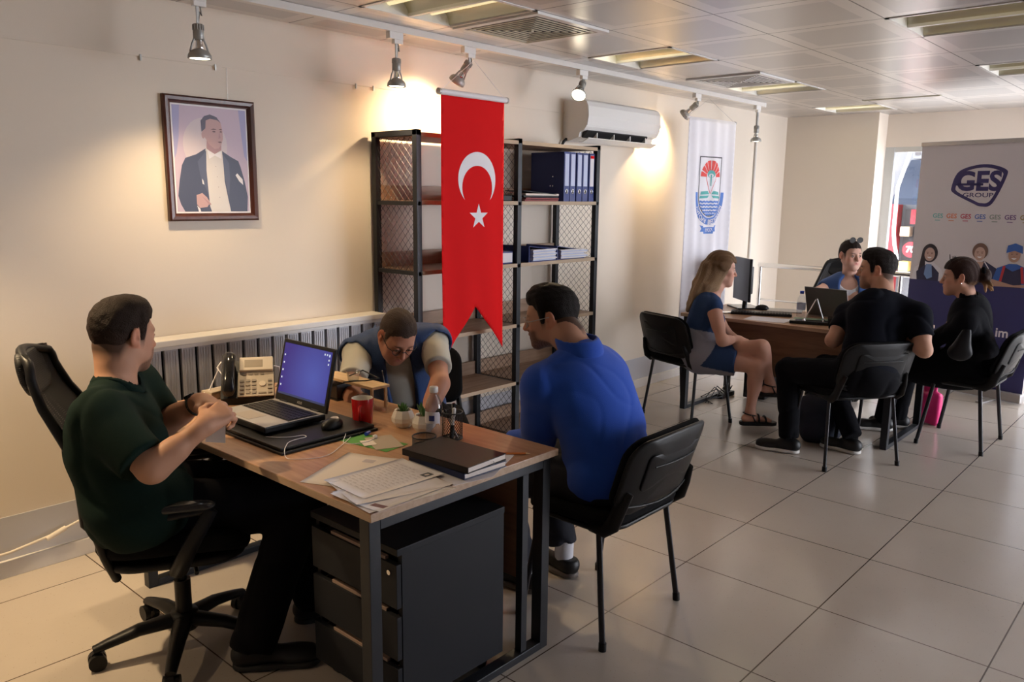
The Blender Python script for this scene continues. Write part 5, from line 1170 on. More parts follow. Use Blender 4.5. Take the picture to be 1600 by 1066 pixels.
def office_chair(x, y, f, label, lean=0.0, base_rot=0.0, far=False):
    """swivel chair facing local +y"""
    rz = math.atan2(f[1], f[0]) - math.pi / 2
    t = thing('office_chair', label, 'office chair', (x, y, 0), rz)
    def sf(a, b, z): return (a, b, 0.43 + z + 0.02 * (a / 0.24) ** 2 - 0.02 * max(0, (b - 0.1) / 0.12) ** 2)
    obj('seat', pad(0.50, 0.48, 0.075, 0.12, sf, 0.015, 0.022), M['black_fabric'], t)
    obj('seat_shell', pad(0.47, 0.45, 0.03, 0.12, lambda a, b, z: (a, b, 0.40 + z), 0, 0.01), M['black_plastic'], t)
    # tall curved mesh back: height -> backward offset
    zs = (0.36, 0.45, 0.58, 0.72, 0.84, 0.95, 1.03, 1.11); of = (0.215, 0.235, 0.250, 0.255, 0.290, 0.345, 0.370, 0.375)
    of = tuple(o_ + lean * (z - 0.4) for o_, z in zip(of, zs)); wd_ = (0.36, 0.42, 0.47, 0.47, 0.44, 0.36, 0.30, 0.24)
    def bp(u, v, d=0):
        z = 0.36 + 0.75 * v; o_ = float(np.interp(z, zs, of)); w_ = float(np.interp(z, zs, wd_)) / 2
        return (u * w_, -o_ + 0.045 * u * u - d, z)
    if True:
        m_ = MB(); nu, nv = 14, 26; vs = []; 
        for d in (0.0, 0.010):
            for j in range(nv + 1):
                for i in range(nu + 1): vs.append(bp(-0.95 + 1.9 * i / nu, j / nv, d))
        fs = []; n1 = (nu + 1) * (nv + 1)
        for j in range(nv):
            for i in range(nu):
                a = j * (nu + 1) + i; fs.append((a, a + 1, a + nu + 2, a + nu + 1)); fs.append((n1 + a + nu + 1, n1 + a + nu + 2, n1 + a + 1, n1 + a))
        m_.add(vs, fs, 0, True)
    obj('back_mesh', m_, M['net'], t)
    rim = [bp(-1, 0.02 + 0.92 * k / 24, 0.004) for k in range(25)] + [bp(-0.96 + 1.92 * k / 12, 0.965 + 0.035 * math.sin(math.pi * k / 12), 0.004) for k in range(13)] + [bp(1, 0.94 - 0.92 * k / 24, 0.004) for k in range(25)]
    obj('back_frame', MB().tube(rim + [bp(0.4, -0.01, 0.004), bp(-0.4, -0.01, 0.004), rim[0]], 0.015, 10, cap=False), M['black_plastic'], t)
    obj('headrest_pad', pad(0.26, 0.14, 0.03, 0.05, lambda a, b, z: (a, -float(np.interp(1.04 + b, zs, of)) + 0.018 - z + 0.6 * a * a, 1.04 + b), 0.004, 0.01), M['net'], t)
    obj('back_spine', MB().tube([(0, -0.05, 0.385), (0, -0.18, 0.37), (0, -of[2] - 0.03, 0.50), (0, -of[3] - 0.035, 0.75)], [0.03, 0.034, 0.030, 0.02], 10, flat=0.5, up=(0, 0, 1)), M['black_plastic'], t)
    for sx in (-1, 1):
        arm = obj('armrest', join(MB().tube([(sx * 0.16, 0.02, 0.40), (sx * 0.27, 0.02, 0.41), (sx * 0.30, 0.06, 0.50), (sx * 0.295, 0.13, 0.62)], [0.016, 0.02, 0.018, 0.016], 10, flat=1.5, up=(0, 1, 0)), MB().tube([(sx * 0.285, -0.19, 0.555), (sx * 0.295, -0.10, 0.60), (sx * 0.295, 0.13, 0.62)], 0.014, 8)), M['black_plastic'], t)
        obj('arm_pad', pad(0.055, 0.27, 0.022, 0.025, lambda a, b, z: (sx * 0.295 + a, b + 0.01, 0.625 + z), 0.003, 0.008), M['arm_pad'], arm)
    obj('gas_lift', MB().tube([(0, 0, 0.12), (0, 0, 0.26)], 0.028, 16).tube([(0, 0, 0.26), (0, 0, 0.40)], 0.016, 14), M['black_plastic'], t)
    obj('tilt_mechanism', MB().box((-0.08, -0.10, 0.365), (0.08, 0.10, 0.402), bev=0.01).tube([(0.07, 0.05, 0.385), (0.22, 0.07, 0.375)], 0.007, 8), M['black_plastic'], t)
    b = MB().lathe([(0.0, 0.145), (0.045, 0.140), (0.055, 0.11), (0.045, 0.075), (0, 0.070)], (0, 0, 0), 20); obj('hub', b, M['black_plastic'], t)
    for k in range(5):
        a = math.radians(base_rot + 72 * k) - rz; ca, sa = math.cos(a), math.sin(a)
        l_ = obj('base_leg', MB().tube([(0.03 * ca, 0.03 * sa, 0.112), (0.15 * ca, 0.15 * sa, 0.105), (0.25 * ca, 0.25 * sa, 0.082), (0.295 * ca, 0.295 * sa, 0.070)], [0.034, 0.028, 0.022, 0.018], 10, flat=0.75, up=(0, 0, 1)), M['black_plastic'], t)
        cx, cy = 0.285 * ca, 0.285 * sa; tx, ty = -sa, ca
        c = MB()
        for sg in (-1, 1): c.tube([(cx + tx * sg * 0.006, cy + ty * sg * 0.006, 0.029), (cx + tx * sg * 0.026, cy + ty * sg * 0.026, 0.029)], 0.029, 18)
        c.tube([(cx, cy, 0.030), (cx, cy, 0.075)], 0.009, 8).tube([(cx + tx * -0.01, cy + ty * -0.01, 0.045), (cx + tx * 0.01, cy + ty * 0.01, 0.045)], 0.020, 12)
        obj('castor', c, M['black_plastic'], l_)
    return t
def binders(ZS):
    # five upright lever-arch binders
    z = ZS[4] + 0.0015
    root = None; xs = (4.215, 4.282, 4.350, 4.418, 4.484)
    lab = ['upright blue lever-arch binder showing its whole wide side, leftmost of the row', 'second upright blue lever-arch binder from the left on the top shelf', 'middle one of the five upright blue lever-arch binders', 'fourth upright blue lever-arch binder from the left on the top shelf', 'upright blue lever-arch binder with a red-topped label, rightmost of the row']
    for i, x in enumerate(xs):
        w_ = 0.058; t = thing('lever_arch_binder', lab[i], 'binder', (x, 3.46, z), math.radians((0, -1, 0.5, -0.8, 1.5)[i]), 'upright blue binders on the top shelf')
        obj('cover', MB().box((-w_ / 2, -0.14, 0), (-w_ / 2 + 0.003, 0.14, 0.318)).box((w_ / 2 - 0.003, -0.14, 0), (w_ / 2, 0.14, 0.318)).box((-w_ / 2, -0.143, 0), (w_ / 2, -0.139, 0.318), bev=0.001), M['blue'], t)
        obj('pages', MB().box((-w_ / 2 + 0.006, -0.12, 0.012), (w_ / 2 - 0.010, 0.13, 0.300)), M['paper'], t)
        sl = MB().box((-0.020, -0.1445, 0.10), (0.020, -0.1430, 0.305)); so = obj('spine_label', sl, M['label'] if i < 4 else M['paper'], t)
        if i == 4: so['label'] = 'white label with a red top band'; obj('label_band', MB().box((-0.020, -0.1455, 0.285), (0.020, -0.1446, 0.303)), M['red'], so)
        r_ = MB(); r_.tube([(0.011 * math.cos(a), -0.1440, 0.065 + 0.014 * math.sin(a)) for a in [2 * math.pi * k / 16 for k in range(17)]], 0.0025, 6, cap=False); obj('finger_ring', r_, M['chrome'], t)
        obj('finger_hole', MB().tube([(0, -0.1432, 0.065), (0, -0.1440, 0.065)], 0.010, 14), M['dark'], t)
    ri = MB()
    for a, b in ((-0.05, 0.10), (-0.05, 0.16), (-0.03, 0.10)): ri.tube([(-0.029, a, b), (-0.031, a, b)], 0.004, 8)
    fb = [o for o in COL.objects if o.name == 'lever_arch_binder'][0]; obj('rivet', ri, M['chrome'], fb)
    # flat folders under
    t = thing('document_tray', 'black folder holding loose papers lying on two red folders on the top shelf', 'folder', (3.95, 3.395, z + 0.024), 0.0)
    obj('cover', MB().box((-0.17, -0.088, 0), (0.17, 0.07, 0.012), bev=0.003).box((-0.17, -0.088, 0.028), (0.15, 0.07, 0.032), rot=Matrix.Rotation(0.06, 3, 'Y')), M['black_plastic'], t)
    obj('papers', MB().box((-0.15, -0.086, 0.012), (0.175, 0.065, 0.024)), M['paper2'], t)
    rf = mat('maroon_card', (0.22, 0.03, 0.03), 0.5)
    for k in range(2):
        o = obj('flat_folder', MB().box((-0.165, -0.088, 0), (0.165, 0.066, 0.010), bev=0.002), rf, None, (3.955 + 0.006 * k, 3.395, z + 0.012 * k), 0.01 * k)
        tag(o, ('maroon folder lying directly on the top shelf board under the other maroon folder', 'maroon folder lying on another maroon folder beneath the black one')[k], 'folder', 'maroon folders on the top shelf')
    # lying binders on the second shelf
    z = ZS[3] + 0.0015
    t = thing('lever_arch_binder', 'blue binder lying flat and bulging with papers on the second shelf, left of two', 'binder', (3.985, 3.46, z), 0.05, 'blue binders lying on the second shelf')
    obj('cover', MB().box((-0.16, -0.15, 0), (0.13, 0.14, 0.004)).box((-0.16, -0.15, 0.085), (0.12, 0.14, 0.089), rot=Matrix.Rotation(0.10, 3, 'Y')).box((-0.163, -0.15, 0), (-0.158, 0.14, 0.10)), M['blue'], t)
    for k in range(8): obj('page_bundle', MB().box((-0.12, -0.15 - 0.002 * (k % 3), 0.006 + k * 0.009), (0.125 + 0.012 * math.sin(k * 2.1), 0.13, 0.0135 + k * 0.009)), (M['label'], M['paper'])[k % 2], t)
    t = thing('lever_arch_binder', 'blue binder lying flat with papers spilling out on the second shelf, right of two', 'binder', (4.30, 3.46, z), -0.04, 'blue binders lying on the second shelf')
    obj('cover', MB().box((-0.15, -0.14, 0), (0.13, 0.14, 0.004)).box((-0.15, -0.14, 0.070), (0.10, 0.14, 0.074), rot=Matrix.Rotation(0.14, 3, 'Y')).box((-0.153, -0.14, 0), (-0.148, 0.14, 0.088)), M['blue'], t)
    for k in range(7): obj('page_bundle', MB().box((-0.12, -0.145 - 0.002 * (k % 3), 0.006 + k * 0.0085), (0.14 + 0.02 * math.sin(k * 1.7), 0.13, 0.013 + k * 0.0085)), (M['paper'], M['label'])[k % 2], t)
    o = thing('lever_arch_binder', 'dark blue binder lying on its side behind the red flag edge on the second shelf', 'binder', (3.56, 3.47, z), 0.0, None)
    obj('cover', MB().box((-0.15, -0.14, 0), (0.15, 0.14, 0.075), bev=0.003), M['blue'], o); obj('pages', MB().box((-0.13, -0.145, 0.008), (0.14, -0.10, 0.066)), M['paper'], o)
    t = thing('black_folder', 'black folder pile lying behind the red flag edge on the top shelf', 'folder', (3.56, 3.45, ZS[4] + 0.0015))
    obj('cover', MB().box((-0.14, -0.12, 0), (0.14, 0.12, 0.035), bev=0.004), M['black_plastic'], t)
# ------------------------------------------------------------------ things on the front desk
DZ = 0.7505
def laptop_front():
    t = thing('laptop', 'open silver and black laptop with a lit blue screen on the front desk', 'laptop', (1.572, 2.63, DZ + 0.0225), math.radians(-90))
    # local: user at -y, screen at +y  (world: user at -x)
    b = MB().box((-0.172, -0.127, 0.004), (0.172, 0.127, 0.026), bev=0.004); bo = obj('base', b, M['black_plastic'], t)
    obj('palm_deck', MB().box((-0.169, -0.124, 0.0262), (0.169, 0.124, 0.0275)), M['silver'], bo)
    kb = MB()
    for r_ in range(6):
        for c in range(16): kb.box((-0.155 + c * 0.0195, -0.020 + r_ * 0.0205, 0.0280), (-0.155 + c * 0.0195 + 0.0165, -0.020 + r_ * 0.0205 + 0.0175, 0.0305))
    obj('keyboard_tray', MB().box((-0.160, -0.026, 0.0276), (0.162, 0.106, 0.0281)), M['dark'], bo); obj('keys', kb, M['black_plastic'], bo)
    obj('touchpad', MB().box((-0.075, -0.110, 0.0276), (0.035, -0.038, 0.0284), bev=0.0003), M['touchpad'], bo); obj('sticker', MB().box((-0.160, -0.115, 0.0276), (-0.130, -0.095, 0.0282)), M['black_plastic'], bo)
    # lid leaning back
    th = math.radians(13); Rm = Matrix.Rotation(-th, 3, 'X'); hp = Vector((0, 0.126, 0.026))
    def lid(mb): mb.v = [tuple(hp + Rm @ Vector(p)) for p in mb.v]; return mb
    lo = obj('lid', lid(MB().box((-0.172, 0, 0), (0.172, 0.012, 0.246), bev=0.004)), M['black_plastic'], t)
    sc_ = obj('screen', lid(MB().add([(-0.158, -0.0006, 0.028), (0.158, -0.0006, 0.028), (0.158, -0.0006, 0.232), (-0.158, -0.0006, 0.232)], [(0, 1, 2, 3)])), M['screen'], lo)
    ic = MB()
    for k in range(5): ic.box((-0.150, -0.0012, 0.060 + k * 0.030), (-0.143, -0.0008, 0.067 + k * 0.030))
    for k in range(3): ic.box((0.110 + k * 0.015, -0.0012, 0.215), (0.117 + k * 0.015, -0.0008, 0.222))
    for k in range(3): ic.box((0.140, -0.0012, 0.180 + k * 0.016), (0.147, -0.0008, 0.187 + k * 0.016))
    obj('desktop_icon', lid(ic), M['icon'], lo); obj('taskbar', lid(MB().box((-0.158, -0.0012, 0.028), (0.158, -0.0008, 0.036))), M['taskbar'], lo)
    A = Art(); A.text('ASUS', 0, 0, 0.014, M['silver'], 1, 0.015); o = A.build('maker_mark', lo, (0, 0, 0), (1, 0, 0), (0, 0, 1), (0, -1, 0), 0.0005)
    for v in o.data.vertices: v.co = hp + Rm @ Vector((v.co.x, v.co.y - 0.001, v.co.z + 0.013))
    obj('hinge', MB().tube([(-0.13, 0.127, 0.025), (-0.08, 0.127, 0.025)], 0.007, 10).tube([(0.08, 0.127, 0.025), (0.13, 0.127, 0.025)], 0.007, 10), M['black_plastic'], t)
def desk_things():
    # leather desk pad
    t = thing('desk_pad', 'large black leather desk pad folder under the laptop', 'desk pad', (1.598, 2.53, DZ), math.radians(0.5))
    obj('lower_flap', MB().box((-0.205, -0.25, 0), (0.205, 0.24, 0.009), bev=0.002), M['black_leather'], t); obj('upper_flap', MB().box((-0.198, -0.235, 0.010), (0.200, 0.235, 0.021), bev=0.003), M['black_leather'], t)
    laptop_front()
    # mouse
    t = thing('computer_mouse', 'small black and silver computer mouse on the desk pad beside the laptop', 'mouse', (1.668, 2.375, DZ + 0.0215), math.radians(-75))
    s = Sdf(); s.ell((0, 0, 0.010), (0.030, 0.050, 0.026), None, 0.01); s.plane((0, 0, 0.001), (0, 0, -1)); sdf_obj('shell', s, 0.003, M['black_plastic'], t)
    s = Sdf(); s.ell((0, 0.012, 0.0125), (0.022, 0.032, 0.0262), None, 0.01); s.plane((0, 0, 0.026), (0, 0, -1)); sdf_obj('palm_cover', s, 0.0025, M['silver'], t)
    obj('wheel', MB().tube([(-0.003, 0.034, 0.028), (0.003, 0.034, 0.028)], 0.006, 12), M['dark'], t)
    # desk telephone
    t = thing('desk_telephone', 'beige office telephone with black handset and small display behind the laptop', 'telephone', (1.715, 3.035, DZ), math.atan2(-0.85, -0.55) + math.pi / 2)
    # local: user at -y
    T0, T1 = 0.035, 0.150
    b = MB().add([(x, y, z) for x in (-0.105, 0.105) for y, z in ((-0.085, 0.0), (0.085, 0.0), (0.075, 0.150), (0.060, 0.155), (-0.085, 0.028))], [list(range(5)), [5 + k for k in range(5)][::-1]] + [(k, (k + 1) % 5, (k + 1) % 5 + 5, k + 5) for k in range(5)])
    obj('stand', b, M['black_plastic'], t)
    nrm = Vector((0, -(0.127), 0.145)).normalized(); ux = Vector((1, 0, 0)); uy = Vector((0, 0.145, 0.127)).normalized(); org = Vector((0.0, -0.0125, 0.0915)) + nrm * 0.001
    def pl(mb): mb.v = [tuple(org + ux * p[0] + uy * p[1] + nrm * p[2]) for p in mb.v]; return mb
    obj('keypad_plate', pl(MB().box((-0.038, -0.094, 0), (0.106, 0.030, 0.006), bev=0.002)), M['phone_beige'], t)
    dp = obj('display_bezel', pl(MB().box((-0.032, 0.030, 0.002), (0.104, 0.100, 0.020), bev=0.004)), M['phone_light'], t)
    obj('display', pl(MB().box((-0.012, 0.046, 0.0201), (0.062, 0.084, 0.0208))), M['lcd'], dp)
    kb = MB()
    for r_ in range(4):
        for c in range(3): kb.box((-0.030 + c * 0.024, -0.082 + r_ * 0.020, 0.006), (-0.030 + c * 0.024 + 0.017, -0.082 + r_ * 0.020 + 0.012, 0.010), bev=0.001)
        kb.box((0.082, -0.082 + r_ * 0.020, 0.006), (0.098, -0.082 + r_ * 0.020 + 0.010, 0.010), bev=0.001)
    for c in range(4): kb.box((-0.020 + c * 0.024, 0.014, 0.006), (-0.020 + c * 0.024 + 0.015, 0.022, 0.009), bev=0.001)
    kb.box((0.044, -0.082, 0.006), (0.076, -0.076, 0.009)); obj('keys', pl(kb), M['phone_key'], t)
    obj('navigation_key', pl(MB().tube([(0.060, -0.034, 0.006), (0.060, -0.034, 0.011)], 0.013, 18)), M['phone_light'], t)
    hs = pl(MB().tube([(-0.072, -0.088, 0.016), (-0.072, -0.080, 0.034), (-0.072, -0.03, 0.046), (-0.072, 0.04, 0.050), (-0.072, 0.085, 0.046), (-0.072, 0.105, 0.030)], [0.020, 0.027, 0.024, 0.024, 0.027, 0.020], 16, flat=0.75, up=(0, 0, 1)))
    obj('handset', hs, M['black_glossy'], t)
    obj('cord', MB().tube([(-0.10, 0.03, 0.10), (-0.125, 0.06, 0.13), (-0.11, 0.08, 0.15), (-0.13, 0.085, 0.10), (-0.16, 0.06, 0.035), (-0.21, 0.02, 0.012), (-0.22, 0.01, 0.004)], 0.0028, 7), M['flagwhite'], t)
    obj('cord', MB().tube([(0.10, 0.06, 0.13), (0.128, 0.07, 0.12), (0.130, 0.075, 0.06), (0.11, 0.08, 0.03)], 0.0028, 7), M['flagwhite'], t)
    o = obj('socket_box', MB().box((-0.07, -0.035, 0), (0.07, 0.035, 0.035), bev=0.004), M['phone_beige'], None, (1.66, 3.168, DZ), 0.15); tag(o, 'small beige cable box at the far edge of the front desk beside the telephone', 'cable box')
    # bamboo stand
    t = thing('desk_organizer', 'light bamboo desk riser with black drawer behind the red mug', 'desk organizer', (2.005, 2.70, DZ), math.radians(90))
    obj('board', MB().box((-0.19, -0.045, 0.085), (0.17, 0.045, 0.097), bev=0.002), M['bamboo'], t)
    for x in (-0.18, 0.155):
        for y in (-0.040, 0.030): obj('leg', MB().box((x, y, 0), (x + 0.010, y + 0.010, 0.085)), M['bamboo'], t)
    obj('drawer_box', MB().box((0.05, -0.055, 0.004), (0.150, 0.045, 0.070), bev=0.003).box((0.04, -0.07, 0), (0.155, 0.05, 0.006)), M['black_glossy'], t)
    t = thing('tissue_packet', 'small crumpled brown translucent packet under the bamboo stand', 'packet', (1.965, 2.575, DZ))
    s = Sdf(); s.ell((0, 0, 0.030), (0.032, 0.040, 0.030), None, 0.02); s.plane((0, 0, 0.001), (0, 0, -1)); s.noise = wrinkle(0.006, 90, 2); sdf_obj('wrapper', s, 0.003, mat('brown_film', (0.16, 0.10, 0.08), 0.2), t)
    # eyeglass-like black strap lying on the riser
    tag(obj('black_cable', MB().tube([(1.93, 2.66, DZ + 0.10), (1.95, 2.62, DZ + 0.108), (2.00, 2.60, DZ + 0.105), (2.05, 2.58, DZ + 0.110), (2.03, 2.66, DZ + 0.135), (2.02, 2.74, DZ + 0.10)], 0.003, 7), M['black_plastic']), 'black cable looped over the bamboo stand', 'cable')
    # plastic cup
    t = thing('plastic_cup', 'clear plastic cup standing on the bamboo stand behind the mug', 'cup', (1.985, 2.665, DZ + 0.0975)); 
    obj('wall', MB().lathe([(0.0, 0.001), (0.022, 0.001), (0.030, 0.040), (0.0315, 0.040), (0.0325, 0.042), (0.031, 0.043), (0.029, 0.041), (0.021, 0.003), (0.0, 0.003)], (0, 0, 0), 24), M['clear'], t)
    # mug
    t = thing('mug', 'glossy red mug with white inside standing on the desk', 'mug', (1.822, 2.395, DZ))
    obj('body', MB().lathe([(0, 0), (0.034, 0), (0.038, 0.006), (0.0395, 0.05), (0.041, 0.100), (0.0405, 0.1015)], (0, 0, 0), 32), M['mug_red'], t)
    obj('inside', MB().lathe([(0.0405, 0.1015), (0.038, 0.101), (0.036, 0.05), (0.034, 0.008), (0, 0.007)], (0, 0, 0), 32), M['white_glaze'], t)
    hd_ = Vector((-0.74, -0.67, 0)).normalized(); c = [hd_ * 0.038 + Vector((0, 0, 0.078)), hd_ * 0.058 + Vector((0, 0, 0.078)), hd_ * 0.066 + Vector((0, 0, 0.055)), hd_ * 0.056 + Vector((0, 0, 0.030)), hd_ * 0.036 + Vector((0, 0, 0.026))]
    obj('handle', MB().tube(c, 0.006, 10), M['mug_red'], t)
    # faceted pots
    for (x, y, lab, leafy) in ((1.905, 2.255, 'white faceted pot with a small succulent, between the mug and the bottle', 1), (1.912, 2.148, 'white faceted pot with a sprig, directly behind the water bottle', 0)):
        t = thing('plant_pot', lab, 'potted plant', (x, y, DZ), 0.4 * leafy, 'white faceted plant pots')
        p = MB(); pr_ = [(0.0, 0), (0.026, 0), (0.044, 0.022), (0.0455, 0.038), (0.033, 0.066), (0.029, 0.064), (0.027, 0.052), (0, 0.052)]
        for i in range(len(pr_) - 1): p.lathe([pr_[i], pr_[i + 1]], (0, 0, 0), 9, smooth=False, start=0.5 * (i % 2))
        # consistent ring offsets to keep it closed
        p = MB().lathe(pr_, (0, 0, 0), 9, smooth=False); obj('pot', p, M['white_glaze'], t)
        obj('soil', MB().lathe([(0.028, 0.058), (0, 0.060)], (0, 0, 0), 9, smooth=False), M['soil'], t)
        lf = MB()
        for k in range(22 if leafy else 6):
            a = k * 2.4; r0 = 0.016 * math.sqrt((k + 1) / 22); h = 0.075 + 0.012 * math.sin(k * 1.7) if leafy else 0.085 + 0.006 * k
            cx_, cy_ = r0 * math.cos(a), r0 * math.sin(a); cx_ += (0.0 if leafy else -0.004 * k)
            lf.tube([(cx_ * 0.5, cy_ * 0.5, 0.058), (cx_ * 1.2, cy_ * 1.2, h - 0.006), (cx_ * 1.5, cy_ * 1.5, h + 0.004)], [0.002, 0.0055, 0.001], 6, flat=0.5)
        obj('leaves', lf, M['leaf'], t)
    # water bottle
    t = thing('water_bottle', 'clear plastic water bottle with a small printed label on the desk', 'bottle', (1.868, 2.045, DZ))
    pf = [(0, 0.002), (0.024, 0.0), (0.030, 0.006), (0.0305, 0.050), (0.0295, 0.058), (0.0310, 0.066), (0.0315, 0.115), (0.029, 0.135), (0.021, 0.155), (0.013, 0.168), (0.012, 0.176)]
    obj('bottle_wall', MB().lathe(pf + [(0.011, 0.176), (0.012, 0.166), (0.020, 0.153), (0.028, 0.133), (0.0305, 0.115), (0.030, 0.066), (0.0285, 0.058), (0.0295, 0.050), (0.029, 0.007), (0, 0.004)], (0, 0, 0), 32), M['clear'], t)
    obj('cap', MB().lathe([(0, 0.196), (0.014, 0.196), (0.0155, 0.193), (0.0155, 0.176), (0.0, 0.176)], (0, 0, 0), 24), M['white_plastic'], t)
    lb = MB(); n = 14; vs = []
    for z in (0.068, 0.110):
        for k in range(n + 1): a = math.radians(150 + 120 * k / n); vs.append((0.0320 * math.cos(a), 0.0320 * math.sin(a), z - (0.010 if k in (0, n) else 0)))
    lb.add(vs, [(k, k + 1, n + 2 + k, n + 1 + k) for k in range(n)], 0, True); lo = obj('bottle_label', lb, M['label_clear'], t)
    lb = MB(); vs = []
    for z in (0.078, 0.098):
        for k in range(7): a = math.radians(195 + 36 * k / 6); vs.append((0.0326 * math.cos(a), 0.0326 * math.sin(a), z))
    lb.add(vs, [(k, k + 1, 8 + k, 7 + k) for k in range(6)], 0, True); obj('label_print', lb, M['blue'], lo)
    # mesh pen cup
    def mesh_cup(name, label, cat, x, y, r, h, parent_items=None):
        t = thing(name, label, cat, (x, y, DZ)); m_ = MB(); n = 26
        for k in range(n):
            for sg in (1, -1):
                pts = [(r * math.cos(2 * math.pi * (k + sg * q * 0.9) / n), r * math.sin(2 * math.pi * (k + sg * q * 0.9) / n), 0.004 + (h - 0.008) * q / 8) for q in range(9)]; m_.tube(pts, 0.0007, 3, cap=False, smooth=False)
        obj('mesh_wall', m_, M['mesh'], t)
        for z in (0.003, h - 0.003): obj('rim', MB().tube([(r * math.cos(2 * math.pi * k / 28), r * math.sin(2 * math.pi * k / 28), z) for k in range(29)], 0.0026, 6, cap=False), M['black_metal'], t)
        obj('base', MB().lathe([(0, 0.002), (r, 0.002), (r, 0.0), (0, 0)], (0, 0, 0), 28), M['black_metal'], t); return t
    mesh_cup('pen_holder', 'tall round black wire mesh pen holder right of the water bottle', 'pen holder', 1.930, 2.015, 0.036, 0.100)
    for k, (dx, dy, m_, lab) in enumerate(((0.010, 0.006, 'black_plastic', 'thick black marker standing in the mesh pen holder'), (-0.006, -0.012, 'white_plastic', 'white marker standing in the mesh pen holder'), (-0.014, 0.010, 'silver', 'slim silver pen leaning in the mesh pen holder'))):
        t = thing('pen', lab, 'pen', (1.930, 2.015, DZ), 0, None); p0 = Vector((-dx, -dy, 0.004)); p1 = Vector((dx * 1.6, dy * 1.6, 0.122 - 0.008 * k)); rr = (0.0075, 0.0065, 0.0035)[k]
        obj('barrel', MB().tube([p0, p0.lerp(p1, 0.7)], rr, 12), M[m_], t); obj('cap', MB().tube([p0.lerp(p1, 0.7), p1, p1 + Vector((0, 0, 0.003))], [rr * 1.1, rr * 1.05, rr * 0.6], 12), M['black_glossy'] if k != 1 else M['white_plastic'], t)
    mesh_cup('clip_holder', 'low round black wire mesh clip holder in front of the bottle', 'clip holder', 1.795, 2.015, 0.041, 0.040)
    # notebooks
    def book(name, label, c, rz, sx, sy, h, cover, z, pages):
        t = thing(name, label, 'notebook', (c[0], c[1], z), rz); hx, hy = sx / 2, sy / 2
        obj('cover', MB().box((-hx, -hy, 0), (hx, hy, 0.0025), bev=0.001).box((-hx, -hy, h - 0.0025), (hx, hy, h), bev=0.001).box((-hx, hy - 0.003, 0), (hx, hy, h), bev=0.001), cover, t)
        obj('pages', MB().box((-hx + 0.004, -hy + 0.003, 0.0026), (hx - 0.003, hy - 0.004, h - 0.0026)), pages, t); return t
    navy = mat('navy_cover', (0.008, 0.018, 0.075), 0.4); brown = mat('dark_leatherette_cover', (0.010, 0.006, 0.006), 0.45, spec=0.3, bump=0.15, bscale=400)
    book('notebook', 'navy blue notebook lying beneath the dark closed diary', (1.745, 1.800), math.radians(88), 0.27, 0.185, 0.020, navy, DZ + 0.0015, M['paper2'])
    t = book('diary', 'closed dark brown leather diary on top of the navy notebook', (1.738, 1.808), math.radians(93), 0.29, 0.185, 0.021, brown, DZ + 0.022, M['paper2'])
    obj('ribbon', MB().tube([(-0.143, -0.03, 0.010), (-0.150, -0.028, 0.004), (-0.147, -0.010, 0.001)], 0.0012, 5), M['ink'], t)
    tag(obj('paper_sheet', MB().add([(1.60, 1.66, 0), (1.735, 1.63, -0.0), (1.94, 1.725, 0), (1.88, 1.98, 0), (1.64, 1.93, 0), (1.60, 1.66, 0.0008), (1.735, 1.63, 0.0008), (1.94, 1.725, 0.0008), (1.88, 1.98, 0.0008), (1.64, 1.93, 0.0008)], [(4, 3, 2, 1, 0), (5, 6, 7, 8, 9), (0, 1, 6, 5), (1, 2, 7, 6), (2, 3, 8, 7), (3, 4, 9, 8), (4, 0, 5, 9)]), M['paper'], None, (0, 0, DZ)), 'white paper sheet sticking out beneath the two notebooks over the desk edge', 'paper')
    t = thing('pencil', 'orange pencil lying on the desk right of the notebooks', 'pencil', (1.925, 1.745, DZ + 0.004), 0)
    obj('barrel', MB().tube([(-0.035, 0.035, 0), (0.045, -0.045, 0)], 0.004, 6, smooth=False), mat('pencil_orange', (0.55, 0.16, 0.03), 0.4), t); obj('tip', MB().tube([(0.045, -0.045, 0), (0.056, -0.056, 0)], [0.004, 0.0006], 6, smooth=False), M['bamboo'], t)
    # stacked loose papers
    specs = [((1.475, 1.985), 24, M['paper2'], 'cream sheet with a faint stamp sticking out behind the paper pile', 0), ((1.445, 1.755), -7, M['paper'], 'plain white sheet lowest in the fanned paper pile, its corner past the desk edge', 1), ((1.448, 1.765), 3, M['paper'], 'white sheet with a small photo strip near its right corner in the paper pile', 2), ((1.462, 1.80), -14, M['paper'], 'white sheet just below the handwritten form in the paper pile', 3), ((1.488, 1.855), -3, M['paper'], 'handwritten form with a small dark portrait photo on top of the paper pile', 4)]
    for c, deg, m_, lab, k in specs:
        z = DZ + 0.0008 + 0.0016 * k; A = Art(); w_, h_ = 0.21, 0.297
        A.poly([(-w_ / 2, -h_ / 2), (w_ / 2, -h_ / 2), (w_ / 2, h_ / 2), (-w_ / 2, h_ / 2)], m_, 0)
        if k == 4:
            A.poly([(0.058, 0.090), (0.088, 0.090), (0.088, 0.125), (0.058, 0.125)], M['ink'], 2); A.poly(oval(0.073, 0.108, 0.007, 0.009, 12), M['paper2'], 3)
            for q in range(15):
                yy = 0.105 - q * 0.0155; x1 = 0.035 if q < 2 else 0.088; A.poly([(-0.085, yy), (x1, yy), (x1, yy + 0.0008), (-0.085, yy + 0.0008)], M['ink_soft'], 1)
                x = -0.082
                while x < x1 - 0.02:
                    l_ = random.uniform(0.008, 0.02); A.poly([(x, yy + 0.003), (x + l_, yy + 0.0035), (x + l_, yy + 0.0062), (x, yy + 0.0055)], M['ink_soft'], 1); x += l_ + random.uniform(0.004, 0.02)
        if k == 0: A.poly([(-0.02, 0.08), (0.02, 0.08), (0.02, 0.11), (-0.02, 0.11)], M['ink_soft'], 1)
